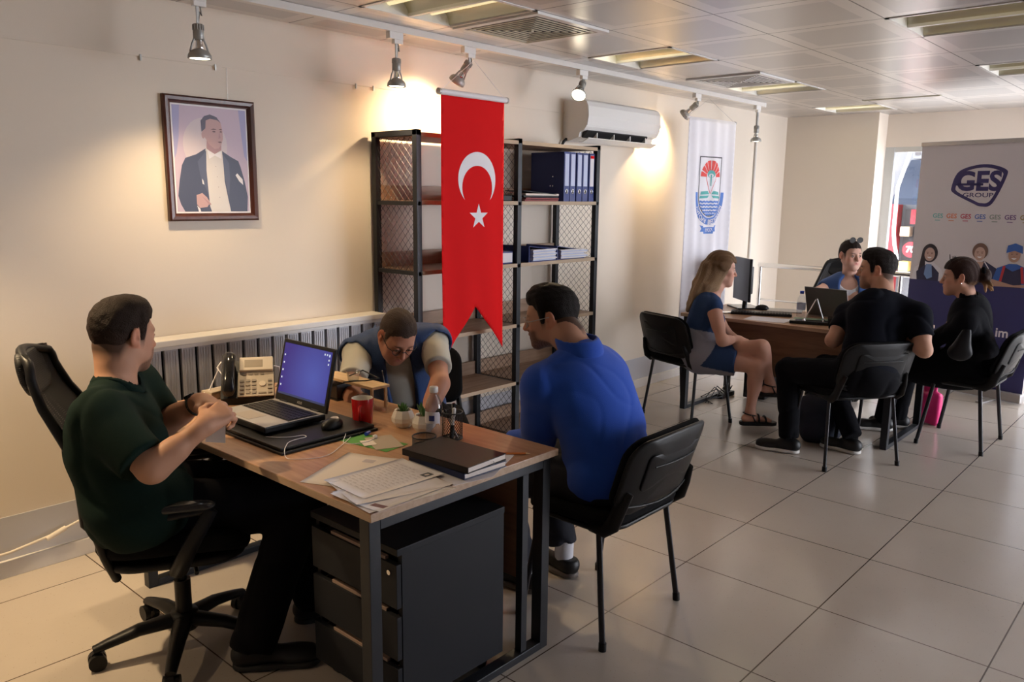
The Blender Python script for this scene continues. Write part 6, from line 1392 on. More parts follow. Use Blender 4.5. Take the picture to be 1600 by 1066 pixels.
        if k == 2: A.poly([(0.045, -0.13), (0.095, -0.125), (0.095, -0.105), (0.045, -0.11)], mat('small_photo', (0.22, 0.10, 0.12), 0.5), 1)
        ph = k * 1.3
        o = A.build('paper_sheet', None, (0, 0, 0), (0, -1, 0), (1, 0, 0), (0, 0, 1), 0.0002, refine=0.05, disp=lambda x, y: 0.003 * max(0, (abs(x) - 0.06) / 0.05) * (0.5 + 0.5 * math.sin(ph + y * 9)), back=0.0003, loc=(c[0], c[1], z))
        o.rotation_euler = (0, 0, math.radians(deg)); tag(o, lab, 'paper')
    # green card, badge, cap, earphones
    gm = mat('green_paper', (0.08, 0.30, 0.05), 0.6)
    o = obj('green_paper', MB().box((-0.055, -0.125, 0), (0.055, 0.125, 0.0008)), gm, None, (1.700, 2.190, DZ), math.radians(8)); tag(o, 'green sheet of paper lying in the middle of the desk', 'paper')
    t = thing('badge_card', 'beige printed card lying across the green paper', 'card', (1.725, 2.150, DZ + 0.0012), math.radians(-22)); obj('card', MB().box((-0.05, -0.075, 0), (0.05, 0.075, 0.0008)), M['phone_beige'], t); obj('small_tag', MB().box((-0.075, -0.02, 0.0010), (-0.03, 0.045, 0.0018)), M['paper2'], t)
    t = thing('bottle_cap', 'small blue pen cap lying on the green paper', 'pen cap', (1.742, 2.262, DZ + 0.0015), 0.4); obj('shell', MB().tube([(-0.014, 0, 0.006), (0.014, 0, 0.006)], [0.007, 0.0055], 12), M['blue_plastic'], t)
    t = thing('earphones', 'white earphones cable snaking from the laptop across the desk', 'earphones', (1.55, 2.30, DZ))
    P_ = [(1.442, 2.452, 0.770), (1.440, 2.43, 0.774), (1.465, 2.395, 0.7745), (1.50, 2.37, 0.7745), (1.535, 2.36, 0.7745), (1.53, 2.335, 0.7745), (1.49, 2.335, 0.7745), (1.455, 2.325, 0.7745), (1.425, 2.295, 0.7745), (1.40, 2.265, 0.770), (1.392, 2.245, 0.754), (1.40, 2.215, 0.753), (1.46, 2.17, 0.753), (1.52, 2.175, 0.753), (1.585, 2.215, 0.753), (1.66, 2.265, 0.7535), (1.70, 2.30, 0.756), (1.685, 2.31, 0.770), (1.66, 2.285, 0.762), (1.62, 2.24, 0.7545), (1.64, 2.20, 0.7545), (1.69, 2.19, 0.7545), (1.73, 2.205, 0.755)]
    def cr(P_, n=6):
        out = []; Q = [Vector(p) for p in P_]
        for i in range(len(Q) - 1):
            a, b, c, d = Q[max(i - 1, 0)], Q[i], Q[i + 1], Q[min(i + 2, len(Q) - 1)]
            for k in range(n): s_ = k / n; out.append(0.5 * ((2 * b) + (-a + c) * s_ + (2 * a - 5 * b + 4 * c - d) * s_ ** 2 + (-a + 3 * b - 3 * c + d) * s_ ** 3))
        return out + [Q[-1]]
    wp = Vector((1.55, 2.30, DZ)); obj('cord', MB().tube([p - wp for p in cr(P_)], 0.0012, 6), M['flagwhite'], t)
    s = Sdf(); s.ell((1.733 - wp.x, 2.207 - wp.y, 0.008), (0.008, 0.008, 0.008), None, 0.005); s.cone((1.733 - wp.x, 2.207 - wp.y, 0.006), (1.738 - wp.x, 2.225 - wp.y, 0.006), 0.005, 0.003, 0.004); sdf_obj('earbud', s, 0.002, M['white_plastic'], t)
    tag(obj('usb_cable', MB().tube([(1.715, 2.28, DZ + 0.004), (1.76, 2.30, DZ + 0.004), (1.80, 2.31, DZ + 0.003), (1.79, 2.34, DZ + 0.003)], 0.004, 8), M['black_plastic']), 'short black cable lying at the corner of the desk pad', 'cable')
    tag(obj('phone_cable', MB().tube(cr([(1.80, 2.99, DZ + 0.003), (1.74, 2.93, DZ + 0.003), (1.70, 2.90, DZ + 0.006), (1.64, 2.93, DZ + 0.003), (1.60, 2.92, DZ + 0.003)]), 0.0022, 6), M['black_plastic']), 'thin black cable lying between the telephone and the laptop', 'cable')
# ------------------------------------------------------------------ far desk things
def far_things():
    Z = 0.7505
    t = thing('monitor', 'black computer monitor seen nearly edge-on on the far desk behind the blonde woman', 'monitor', (5.96, 2.86, Z), math.radians(-42))
    obj('display_panel', MB().box((-0.02, -0.10, 0.06), (0.005, 0.22, 0.40), bev=0.006).box((0.005, -0.06, 0.12), (0.035, 0.18, 0.34), bev=0.012), M['black_glossy'], t)
    obj('stand', MB().tube([(0.02, 0.06, 0.01), (0.03, 0.06, 0.16)], 0.02, 10).box((-0.08, -0.06, 0), (0.12, 0.18, 0.012), bev=0.004), M['black_glossy'], t)
    t = thing('keyboard', 'black computer keyboard lying along the front of the far desk', 'keyboard', (5.74, 2.62, Z), math.radians(-66))
    obj('case', MB().box((-0.22, -0.07, 0), (0.22, 0.07, 0.018), bev=0.004), M['black_plastic'], t); kb = MB()
    for r_ in range(5):
        for c in range(20): kb.box((-0.21 + c * 0.021, -0.06 + r_ * 0.024, 0.018), (-0.21 + c * 0.021 + 0.017, -0.06 + r_ * 0.024 + 0.019, 0.022))
    obj('keys', kb, M['black_plastic'], t)
    t = thing('computer_mouse', 'black computer mouse on the far desk beside the monitor', 'mouse', (5.99, 2.73, Z), 0.5); s = Sdf(); s.ell((0, 0, 0.012), (0.032, 0.052, 0.030), None, 0.01); s.plane((0, 0, 0.001), (0, 0, -1)); sdf_obj('shell', s, 0.004, M['black_plastic'], t)
    t = thing('mobile_phone', 'silver mobile phone lying near the monitor on the far desk', 'mobile phone', (5.60, 2.86, Z), 0.9); obj('case', MB().box((-0.035, -0.07, 0), (0.035, 0.07, 0.009), bev=0.003), M['chrome'], t)
    o = obj('paper_sheet', MB().box((-0.105, -0.148, 0), (0.105, 0.148, 0.0012)), M['paper'], None, (5.53, 2.47, Z), 0.12); tag(o, 'white paper sheet at the front edge of the far desk', 'paper')
    o = obj('tablet', MB().box((-0.09, -0.13, 0), (0.09, 0.13, 0.008), bev=0.003), M['silver'], None, (6.05, 2.57, Z), 0.35); tag(o, 'flat grey tablet lying beyond the keyboard on the far desk', 'tablet')
    t = thing('penholder_stand', 'black desk pen stand base with two chrome pens raised in a V', 'pen stand', (5.57, 2.14, Z), math.radians(-70))
    obj('base', MB().box((-0.17, -0.05, 0), (0.10, 0.05, 0.022), bev=0.004), M['black_glossy'], t)
    for a, b in (((-0.075, 0, 0.022), (-0.005, 0.02, 0.17)), ((0.055, 0, 0.022), (0.000, 0.02, 0.175))): obj('pen', MB().tube([a, b], [0.004, 0.005], 10).tube([(a[0], a[1], 0.020), (a[0], a[1], 0.034)], [0.010, 0.006], 12), M['chrome'], t)
    obj('card_box', MB().box((0.08, -0.06, 0), (0.21, 0.04, 0.055), bev=0.004), M['black_glossy'], t)
    t = thing('water_bottle', 'water bottle with blue cap and label on the far desk', 'bottle', (5.87, 2.37, Z))
    obj('bottle_wall', MB().lathe([(0, 0.0), (0.030, 0.0), (0.031, 0.11), (0.026, 0.14), (0.012, 0.165), (0.012, 0.172)], (0, 0, 0), 20), M['clear'], t); obj('cap', MB().lathe([(0, 0.19), (0.015, 0.19), (0.015, 0.17), (0, 0.17)], (0, 0, 0), 16), M['blue_plastic'], t); obj('bottle_label', MB().lathe([(0.0318, 0.05), (0.0318, 0.10)], (0, 0, 0), 20), M['label'], t)
    t = thing('laptop', 'grey laptop seen from behind in front of the clerk on the far desk', 'laptop', (5.93, 2.19, Z), math.radians(82))
    # user at local -y -> towards +x after rotation; screen back faces the camera
    obj('base', MB().box((-0.165, -0.24, 0), (0.165, -0.01, 0.016), bev=0.004), M['silver'], t)
    Rm = Matrix.Rotation(-math.radians(18), 3, 'X'); mb = MB().box((-0.165, -0.004, 0), (0.165, 0.004, 0.225), bev=0.003); mb.v = [tuple(Vector((0, -0.005, 0.010)) + Rm @ Vector(p)) for p in mb.v]; obj('lid', mb, mat('laptop_lid_grey', (0.13, 0.125, 0.12), 0.4, 0.5), t)
    o = obj('green_mat', MB().box((-0.10, -0.13, 0), (0.10, 0.13, 0.003)), mat('pale_green_card', (0.25, 0.34, 0.22), 0.6), None, (5.72, 2.22, Z), 0.3); tag(o, 'pale green card lying under the pens on the far desk', 'card')
    t = thing('desk_box', 'black document box with papers on the far desk beside the laptop', 'box', (5.80, 1.97, Z), 0.2); obj('case', MB().box((-0.05, -0.08, 0), (0.05, 0.08, 0.055), bev=0.004), M['black_glossy'], t); obj('paper', MB().box((-0.045, -0.07, 0.055), (0.045, 0.07, 0.058)), M['paper2'], t)
    # cables, floor power strip, bags
    def cb(pts, r=0.004): return MB().tube([Vector(p) for p in pts], r, 6)
    t = thing('power_strip', 'black power strip with tangled cables on the floor under the far desk', 'power strip', (5.98, 3.0, 0)); obj('bar', MB().box((-0.10, -0.03, 0), (0.12, 0.03, 0.035), bev=0.006), M['black_plastic'], t)
    for k in range(5): obj('cable', cb([(-0.08 + 0.04 * k, 0, 0.035), (-0.15 + 0.05 * k, 0.05 * math.sin(k), 0.09), (-0.25 + 0.03 * k, 0.08 - 0.03 * k, 0.03), (-0.30, 0.03 * k - 0.05, 0.005)]), M['black_plastic'], t)
    t = thing('computer_tower', 'black computer tower standing on the floor under the far desk', 'computer', (6.25, 2.80, 0), 0.1); obj('case', MB().box((-0.20, -0.09, 0.01), (0.20, 0.09, 0.40), bev=0.008), M['black_plastic'], t); obj('front_grille', MB().box((-0.205, -0.07, 0.03), (-0.2, 0.07, 0.37)), M['dark'], t)
    t = thing('backpack', 'dark navy backpack slumped on the floor between the feet of the seated man', 'backpack', (5.33, 1.96, 0))
    s = Sdf(); s.box((0, 0, 0.16), (0.15, 0.12, 0.17), None, 0.09, 0.03); s.ell((-0.03, -0.08, 0.11), (0.11, 0.07, 0.10), None, 0.04); s.plane((0, 0, 0.004), (0, 0, -1)); s.noise = wrinkle(0.006, 30, 2.0)
    sdf_obj('bag_body', s, 0.010, mat('navy_nylon', (0.012, 0.017, 0.035), 0.7, bump=0.3, bscale=200), t)
    obj('strap', MB().tube([(-0.08, -0.10, 0.26), (-0.13, -0.16, 0.16), (-0.12, -0.15, 0.04)], 0.014, 8, flat=0.3), M['black_fabric'], t); obj('handle', MB().tube([(-0.03, 0, 0.325), (0, 0, 0.36), (0.03, 0, 0.325)], 0.007, 8), M['black_fabric'], t)
    t = thing('shopping_bag', 'pink plastic shopping bag on the floor under the woman in black', 'bag', (6.28, 1.53, 0))
    s = Sdf(); s.box((0, 0, 0.12), (0.035, 0.075, 0.12), None, 0.02, 0.02); s.box((0, 0.0, 0.26), (0.014, 0.05, 0.05), None, 0.01, 0.03); s.plane((0, 0, 0.003), (0, 0, -1)); s.noise = wrinkle(0.007, 42, 0.5)
    sdf_obj('bag_body', s, 0.008, mat('pink_film', (0.75, 0.03, 0.20), 0.35), t); obj('handle', MB().tube([(0, -0.04, 0.30), (0, -0.02, 0.37), (0, 0.02, 0.37), (0, 0.04, 0.30)], 0.006, 6), mat('pink_handle', (0.75, 0.03, 0.20), 0.35), t)
POSES = {
    'P1': dict(pelvis=(1.1, 2.66, 0.57), waist=(1.017, 2.562, 0.641), chest=(1.007, 2.62, 0.814), neck=(1.032, 2.676, 1.018), head=(1.09, 2.708, 1.147), headf=(0.955, 0.14, -0.2), face=(0.8, -0.6), hf=(0.8, -0.6), sw=0.195, elR=(0.988, 2.331, 0.795), wrR=(1.141, 2.296, 0.901), hdR=(1.256, 2.317, 0.947), elL=(1.201, 2.708, 0.816), wrL=(1.272, 2.562, 0.908), hdL=(1.303, 2.405, 0.904), palmR=(-0.1, 0.5, -0.8), palmL=(-0.1, -0.4, -0.9), curlR=(1.0, 1.05, 1.1, 1.1), curlL=(1.0, 1.05, 1.1, 1.1), knR=(1.5, 2.34, 0.54), knL=(1.56, 2.56, 0.54), anR=(1.3, 2.34, 0.1), anL=(1.62, 2.46, 0.1)),
    'P2': dict(pelvis=(2.62, 3.08, 0.52), neck=(2.4, 2.9, 0.955), head=(2.335, 2.797, 0.981), headf=(-0.22, -0.68, -0.68), roll=0.1, face=(-0.62, -0.78), sw=0.18, elR=(2.036, 2.765, 0.758), wrR=(1.998, 2.526, 0.726), hdR=(2.006, 2.396, 0.731), elL=(2.399, 2.582, 0.784), wrL=(2.206, 2.487, 0.653), hdL=(2.087, 2.433, 0.639), palmR=(0.0, 0.0, -1.0), palmL=(0.0, 0.0, -1.0), knR=(2.28, 2.74, 0.5), knL=(2.52, 2.62, 0.5), anR=(2.25, 2.8, 0.1), anL=(2.5, 2.66, 0.1)),
    'P3': dict(pelvis=(2.46, 1.7, 0.55), waist=(2.46, 1.74, 0.72), chest=(2.45, 1.8, 0.86), neck=(2.402, 1.812, 1.047), head=(2.414, 1.963, 1.15), headf=(-0.5, 0.8, -0.22), face=(-0.12, 0.99), hf=(0.0, 1.0), sw=0.205, shL=(2.255, 1.87, 0.915), shR=(2.625, 1.84, 0.905), elL=(2.336, 1.949, 0.661), elR=(2.69, 2.02, 0.62), wrL=(2.36, 2.23, 0.58), wrR=(2.54, 2.24, 0.56), hdL=(2.42, 2.33, 0.55), hdR=(2.5, 2.34, 0.53), palmR=(-0.5, 0.0, -0.7), palmL=(0.5, 0.0, -0.7), knL=(2.28, 2.14, 0.5), knR=(2.6, 2.14, 0.5), anL=(2.36, 2.03, 0.1), anR=(2.58, 2.0, 0.1)),
    'P4': dict(pelvis=(5.074, 2.751, 0.507), waist=(5.068, 2.766, 0.649), chest=(5.091, 2.746, 0.787), neck=(5.14, 2.716, 0.931), head=(5.197, 2.689, 1.124), headf=(0.6, -0.78, -0.16), face=(0.6, -0.8), sw=0.165, elR=(4.946, 2.524, 0.659), wrR=(5.137, 2.506, 0.65), hdR=(5.215, 2.477, 0.635), elL=(5.31, 2.641, 0.621), wrL=(5.25, 2.521, 0.607), hdL=(5.228, 2.452, 0.6), palmR=(0.0, 0.0, -1.0), palmL=(0.0, 0.0, -1.0), knR=(5.104, 2.333, 0.49), anR=(5.079, 2.351, 0.172), knL=(5.128, 2.326, 0.621), anL=(5.176, 2.267, 0.373), feet=True, toeR=(0.66, -0.74, 0.0), toeL=(0.6, -0.75, 0.0)),
    'P5': dict(pelvis=(6.82, 2.36, 0.57), neck=(6.753, 2.342, 0.967), head=(6.745, 2.346, 1.171), headf=(-0.6, -0.78, -0.08), face=(-0.93, -0.36), sw=0.165, elR=(6.43, 2.517, 0.846), wrR=(6.239, 2.321, 0.739), hdR=(6.135, 2.209, 0.737), elL=(6.634, 2.047, 0.789), wrL=(6.382, 2.076, 0.7), hdL=(6.246, 2.079, 0.714), palmR=(0.0, 0.0, -1.0), palmL=(0.0, 0.0, -1.0), knR=(6.42, 2.42, 0.52), knL=(6.42, 2.2, 0.52), anR=(6.5, 2.42, 0.1), anL=(6.5, 2.2, 0.1)),
    'P6': dict(pelvis=(4.904, 1.559, 0.574), neck=(5.11, 1.549, 1.05), head=(5.156, 1.629, 1.197), headf=(-0.3, 0.945, -0.1), face=(0.62, 0.78), sw=0.215, shL=(5.07, 1.751, 0.9), shR=(5.083, 1.352, 0.941), elL=(4.92, 1.775, 0.762), elR=(5.01, 1.276, 0.754), wrL=(5.182, 1.788, 0.769), wrR=(5.188, 1.495, 0.832), hdL=(5.292, 1.765, 0.8), hdR=(5.258, 1.631, 0.836), palmR=(0.0, 0.0, -1.0), palmL=(0.0, 0.0, -1.0), knL=(4.908, 2.033, 0.544), anL=(4.909, 1.999, 0.136), knR=(5.38, 1.98, 0.5), anR=(5.186, 1.705, 0.137)),
    'P7': dict(pelvis=(5.93, 1.24, 0.53), neck=(5.805, 1.24, 0.971), head=(5.826, 1.32, 1.129), headf=(-0.26, 0.96, -0.12), face=(-0.15, 0.98), sw=0.17, elL=(5.812, 1.458, 0.677), elR=(5.699, 1.083, 0.687), wrL=(5.946, 1.529, 0.538), wrR=(5.895, 1.355, 0.527), hdL=(6.02, 1.587, 0.496), hdR=(5.958, 1.426, 0.484), palmR=(0.0, 0.0, -1.0), palmL=(0.0, 0.0, -1.0), knL=(5.8, 1.64, 0.5), knR=(6.02, 1.62, 0.5), anL=(5.86, 1.72, 0.1), anR=(6.02, 1.66, 0.1)),
}
POSES['P7B'] = (5.604, 1.213, 0.715)
def build_people():
    cl = lambda n, c, **k: mat(n, c, 0.9, bump=0.35, bscale=600, spec=0.12, **k)
    blk = cl('black_trouser_cloth', (0.005, 0.005, 0.007)); SK = (0.50, 0.27, 0.175); shoe_b = mat('black_shoe', (0.006, 0.006, 0.007), 0.5); sole_b = mat('black_sole', (0.02, 0.02, 0.02), 0.7); sole_w = mat('white_sole', (0.60, 0.58, 0.56), 0.6); sock = cl('white_sock', (0.65, 0.65, 0.70))
    # ---- man in the dark green T-shirt
    P = POSES['P1']
    root, D = person('man in a dark green T-shirt sitting at the left with hands raised over the desk', P, SK, dict(style='short', col=(0.022, 0.013, 0.009), front=0.058, fade=(0.015, 0.05, (0.05, 0.03, 0.022))), None, None, None, w=1.22, stubble=0.75, full=0.004)
    J = D['J']; s = Sdf(); D['torso'](s, 0.014)
    s.ell(D['wa'] + D['fw'] * 0.03 - D['up'] * 0.03, (0.185, 0.155, 0.15), D['T'], 0.06)
    for sh, el in ((D['shR'], J['elR']), (D['shL'], J['elL'])): sleeve(s, sh, el, 0.84, 0.020, 1.12, 0.056, 0.050)
    nk = D['neck']; s.plane(D['pel'] - D['up'] * 0.05, -D['up'])
    s.cone(nk + D['fw'] * 0.015 - D['up'] * 0.05, nk + D['up'] * 0.2 + D['fw'] * 0.05, 0.068, 0.075, 0.006, '-'); s.noise = folds(0.011, 17, 0.4)
    tee = sdf_obj('t_shirt', s, 0.007, cl('dark_green_jersey', (0.007, 0.018, 0.014)), root)
    neckband(D, cl('green_collar', (0.006, 0.016, 0.013)), tee, 0.017, 0.066, 0.082, (0, 0.015, 0), lean=0.15)
    make_trousers(D, blk, 0.012, wid=0.012)
    make_shoe(D, J['anR'], (0.75, -0.6), shoe_b, sole_b, sc=1.15); make_shoe(D, J['anL'], (0.85, -0.45), shoe_b, sole_b, sc=1.1)
    wr, el = J['wrL'], J['elL']; n = unit(wr - el); c = wr - n * 0.035; a_ = unit(np.cross(n, (0, 0, 1))); b_ = np.cross(n, a_)
    wt = thing('wristwatch', 'dark wristwatch with a round face on the far wrist of the man in green', 'watch', tuple(_np(c) + _np(root.location)))
    obj('strap', MB().tube([Vector(a_ * 0.034 * math.cos(q) + b_ * 0.030 * math.sin(q)) for q in [2 * math.pi * k / 20 for k in range(21)]], 0.0085, 8, cap=False, flat=0.35), mat('watch_strap', (0.03, 0.035, 0.02), 0.6), wt)
    obj('dial', MB().tube([Vector(-b_ * 0.030), Vector(-b_ * 0.042)], 0.019, 20), M['black_glossy'], wt)
    # white slip of paper in his hands
    hp = lerp(P['hdR'], P['wrR'], 0.35)
    o = obj('paper_slip', MB().add([(-0.03, 0.02, 0.02), (0.005, -0.02, 0.02), (0.0, -0.022, -0.05), (-0.045, 0.02, -0.045), (-0.03, 0.0205, 0.0205), (0.005, -0.0195, 0.0205), (0.0005, -0.0215, -0.05), (-0.0445, 0.0205, -0.045)], [(0, 1, 2, 3), (7, 6, 5, 4), (0, 4, 5, 1), (2, 6, 7, 3), (1, 5, 6, 2), (3, 7, 4, 0)]), M['paper'], None, (float(hp[0]) - 0.01, float(hp[1]), float(hp[2]) - 0.045))
    tag(o, 'small white paper slip held by the man in green at the desk edge', 'paper')

    # ---- man in the navy vest
    P = POSES['P2']
    root, D = person('bespectacled man in a navy vest and pale polo bending over the front desk', P, (0.42, 0.20, 0.13), dict(style='thin', col=(0.050, 0.032, 0.024), front=0.066, fade=(0.03, 0.05, (0.07, 0.055, 0.05))), None, None, None, w=1.12, lip=(0.34, 0.11, 0.09), full=0.004)
    J = D['J']; s = Sdf(); D['torso'](s, 0.010)
    for sh, el in ((D['shR'], J['elR']), (D['shL'], J['elL'])): sleeve(s, sh, el, 0.66, 0.012, 1.05, 0.052, 0.050)
    s.plane(D['pel'] - D['up'] * 0.03, -D['up']); nk = D['neck']; s.cone(nk + D['fw'] * 0.03, nk + D['up'] * 0.2 + D['fw'] * 0.05, 0.060, 0.075, 0.008, '-'); s.noise = folds(0.009, 19, 2.2)
    polo = sdf_obj('polo_shirt', s, 0.007, cl('pale_grey_pique', (0.46, 0.44, 0.38)), root)
    cm = MB(); pk = mat('polo_collar', (0.50, 0.47, 0.42), 0.8)
    for sg in (-1, 1):
        pts = [(sg * 0.062, -0.045, 0.030), (sg * 0.068, 0.0, 0.022), (sg * 0.058, 0.045, 0.006), (sg * 0.030, 0.085, -0.020), (sg * 0.014, 0.088, -0.035)]; lo = [(sg * 0.085, -0.055, 0.0), (sg * 0.095, 0.0, -0.010), (sg * 0.085, 0.055, -0.025), (sg * 0.060, 0.105, -0.055), (sg * 0.020, 0.110, -0.070)]
        W_ = [Vector(nk + D['T'] @ _np(p)) for p in pts + lo]; cm.add(W_, [(i, i + 1, i + 6, i + 5) for i in range(4)], 0, True)
    co = obj('collar', cm, pk, polo); md = co.modifiers.new('thickness', 'SOLIDIFY'); md.thickness = 0.004
    v = Sdf(); D['torso'](v, 0.030); ctr = D['ch'] + D['fw'] * 0.17
    v.cone(nk + D['fw'] * 0.02, nk + D['up'] * 0.2 + D['fw'] * 0.03, 0.070, 0.085, 0.008, '-')
    v.cone(nk + D['fw'] * 0.11 - D['up'] * 0.02, D['ch'] + D['fw'] * 0.17 - D['up'] * 0.22, 0.058, 0.070, 0.008, '-')
    for sh, sd in ((D['shR'], 1), (D['shL'], -1)):
        el = J['elR'] if sd > 0 else J['elL']; q = unit(el - sh); v.cone(sh + q * 0.055 + D['T'] @ _np((sd * 0.015, 0, -0.0)), sh + q * 0.2 + D['T'] @ _np((sd * 0.06, 0, 0)), 0.080, 0.09, 0.008, '-')
    v.plane(D['pel'] - D['up'] * 0.06, -D['up']); v.noise = folds(0.010, 18, 0.9)
    vn = mat('navy_vest_nylon', (0.024, 0.050, 0.135), 0.55, bump=0.3, bscale=200, spec=0.3)
    vo = sdf_obj('vest', v, 0.007, vn, root)
    cm = MB()
    for sg in (-1, 1):
        a_ = [(sg * 0.080, -0.07, 0.030), (sg * 0.092, -0.01, 0.022), (sg * 0.088, 0.06, 0.000), (sg * 0.078, 0.11, -0.035), (sg * 0.072, 0.135, -0.080)]; b_ = [(sg * 0.100, -0.075, -0.005), (sg * 0.122, -0.005, -0.018), (sg * 0.122, 0.070, -0.040), (sg * 0.112, 0.115, -0.080), (sg * 0.085, 0.138, -0.110)]
        cm.add([Vector(nk + D['T'] @ _np(p)) for p in a_ + b_], [(i, i + 1, i + 6, i + 5) for i in range(4)], 0, True)
    co = obj('collar', cm, vn, vo); md = co.modifiers.new('thickness', 'SOLIDIFY'); md.thickness = 0.006
    pl_ = MB(); 
    for q in range(11): pl_.tube([Vector(D['ch'] + D['T'] @ _np((sx_ * (0.078 - 0.0), 0.148, 0.10 - q * 0.028))) for sx_ in (1,)] + [Vector(D['ch'] + D['T'] @ _np((0.078, 0.148, 0.075 - q * 0.028)))], 0.003, 5)
    obj('zip', pl_, M['silver'], vo)
    make_trousers(D, blk, 0.012); 
    for a in ('anR', 'anL'): make_shoe(D, J[a], (-0.6, -0.8), shoe_b, sole_b)
    glasses(root, D['hc'], D['hR'], 1.0, 'dark', 0.020)

    # ---- man in the blue shirt
    P = POSES['P3']
    root, D = person('bearded man in a bright blue shirt seen from behind on the nearest chair', P, (0.50, 0.27, 0.18), dict(style='short', col=(0.012, 0.009, 0.008), front=0.055, fade=(0.000, 0.04, (0.03, 0.02, 0.016))), None, None, None, w=1.12, stubble=0.95, full=0.002)
    J = D['J']; s = Sdf(); D['torso'](s, 0.018); am = 1.1
    s.ell(D['wa'] - D['fw'] * 0.015, (0.195, 0.140, 0.18), D['T'], 0.06); s.ell(D['ch'] - D['fw'] * 0.02, (0.205, 0.125, 0.16), D['T'], 0.06); s.ell(D['pel'] + D['up'] * 0.03, (0.20, 0.15, 0.12), D['T'], 0.06)
    for sh, el, wr in ((D['shR'], J['elR'], J['wrR']), (D['shL'], J['elL'], J['wrL'])): longsleeve(s, sh, el, wr, 0.018, am, 0.55); s.cone(lerp(sh, el, 0.1), lerp(sh, el, 0.7), 0.068, 0.062, 0.04)
    nk = D['neck']; s.plane(D['pel'] - D['up'] * 0.07, -D['up']); s.noise = folds(0.0055, 25, 1.0)
    bs = cl('blue_shirt_cotton', (0.018, 0.085, 0.50), sheen=0.2); sh_ = sdf_obj('shirt', s, 0.007, bs, root)
    c = Sdf(); c.cone(nk - D['up'] * 0.02 - D['fw'] * 0.006, nk + D['up'] * 0.040 + D['fw'] * 0.008, 0.084, 0.078, 0.01); c.cone(nk - D['up'] * 0.06 - D['fw'] * 0.006, nk + D['up'] * 0.2 + D['fw'] * 0.02, 0.069, 0.072, 0.004, '-'); c.plane(nk + D['up'] * 0.040, D['up'] - D['fw'] * 0.25); sdf_obj('collar', c, 0.005, bs, sh_)
    make_trousers(D, mat('dark_navy_trousers', (0.012, 0.013, 0.022), 0.85, bump=0.3, bscale=500), 0.014, hem=0.035)
    for a, tq in (('anR', (0.10, 1.0)), ('anL', (-0.15, 1.0))):
        so = Sdf(); so.cone(J[a] + _np((0, 0, 0.05)), J[a] - _np((0, 0, 0.03)), 0.042, 0.040, 0.01); sdf_obj('sock', so, 0.007, sock, root); make_shoe(D, J[a], tq, shoe_b, mat('grey_sole', (0.12, 0.10, 0.09), 0.6), sc=1.05, top=-0.025)
    glasses(root, D['hc'], D['hR'], 1.0, 'silver', 0.024)
    o = obj('paper_sheet', MB().box((-0.045, -0.002, -0.06), (0.045, 0.0, 0.05)), M['paper'], None, (2.33, 2.205, 0.415), 0.3); tag(o, 'white paper held low between the knees of the man in the blue shirt', 'paper')

    # ---- blonde woman in the patchwork denim dress
    P = POSES['P4']
    st = []
    for k in range(17):
        a = math.radians(-175 + 350 * k / 16 + 90); cx_ = 0.078 * math.cos(a); cy_ = 0.085 * math.sin(a) - 0.015
        if cy_ > 0.045: continue
        ln = 0.30 + 0.06 * math.sin(k * 2.1); st.append((cx_, cy_, 0.02, cx_ * 0.9, cy_ - 0.045, -0.13, 0.024, 0.024)); st.append((cx_ * 0.9, cy_ - 0.045, -0.13, cx_ * 0.6, cy_ * 0.5 - 0.125, -ln + 0.02, 0.022, 0.008))
    for k in range(7): st.append((0.02 * (k - 3), -0.105, 0.0, 0.018 * (k - 3), -0.165, -0.34 + 0.015 * abs(k - 3), 0.030, 0.007))
    root, D = person('blonde woman in a patchwork denim dress sitting with crossed legs beside the far desk', P, (0.62, 0.34, 0.25), dict(style='long', col=(0.15, 0.085, 0.045), front=0.060, fade=(0.02, 0.16, (0.40, 0.27, 0.16)), strands=st), None, None, None, w=0.88, fem=True, hh=0.0045, hb=0.009, lip=(0.55, 0.20, 0.18))
    J = D['J']; s = Sdf(); D['torso'](s, 0.010)
    for sd in (-1, 1): s.ell(D['ch'] + D['fw'] * 0.082 + D['T'] @ _np((sd * 0.065, 0, -0.01)), (0.060, 0.055, 0.060), D['T'], 0.05)
    s.ell(D['pel'] - D['fw'] * 0.01, (0.165, 0.145, 0.125), D['T'], 0.05)
    for hp, kn in ((D['hipR'], J['knR']), (D['hipL'], J['knL'])): q = lerp(hp, kn, 0.62); n = unit(kn - hp); s.cone(hp, q + n * 0.03, 0.095, 0.090, 0.06, cut=(q, n))
    s.cone(lerp(D['hipR'], J['knR'], 0.3), lerp(D['hipL'], J['knL'], 0.3), 0.08, 0.08, 0.06)
    nk = D['neck']; s.cone(nk + D['fw'] * 0.02, nk + D['up'] * 0.2 + D['fw'] * 0.04, 0.075, 0.095, 0.008, '-')
    for sh, sd in ((D['shR'], 1), (D['shL'], -1)): 
        el = J['elR'] if sd > 0 else J['elL']; q = unit(el - sh); s.cone(sh + q * 0.06 + D['T'] @ _np((sd * 0.03, 0, 0)), sh + q * 0.2 + D['T'] @ _np((sd * 0.07, 0, 0)), 0.058, 0.07, 0.008, '-')
    s.noise = folds(0.007, 22, 1.4)
    navy, gry = _np((0.030, 0.060, 0.150)), _np((0.30, 0.30, 0.36)); pel, T = D['pel'], D['T']
    def dress(V):
        q = (V - pel) @ T; x, y, z = q[:, 0], q[:, 1], q[:, 2]; out = np.tile(navy, (len(V), 1))
        lower = z < 0.185; m = lower & (y < 0.060 - 0.5 * (0.10 - z)) ; out[m] = gry
        m = lower & (y >= 0.060 - 0.5 * (0.10 - z)) & (z < -0.055); out[m] = gry
        m = (~lower) & (y > 0.055) & (z < 0.26); out[m] = gry * 0.8
        return out
    sdf_obj('dress', s, 0.006, M['clothtint'], root, dress)
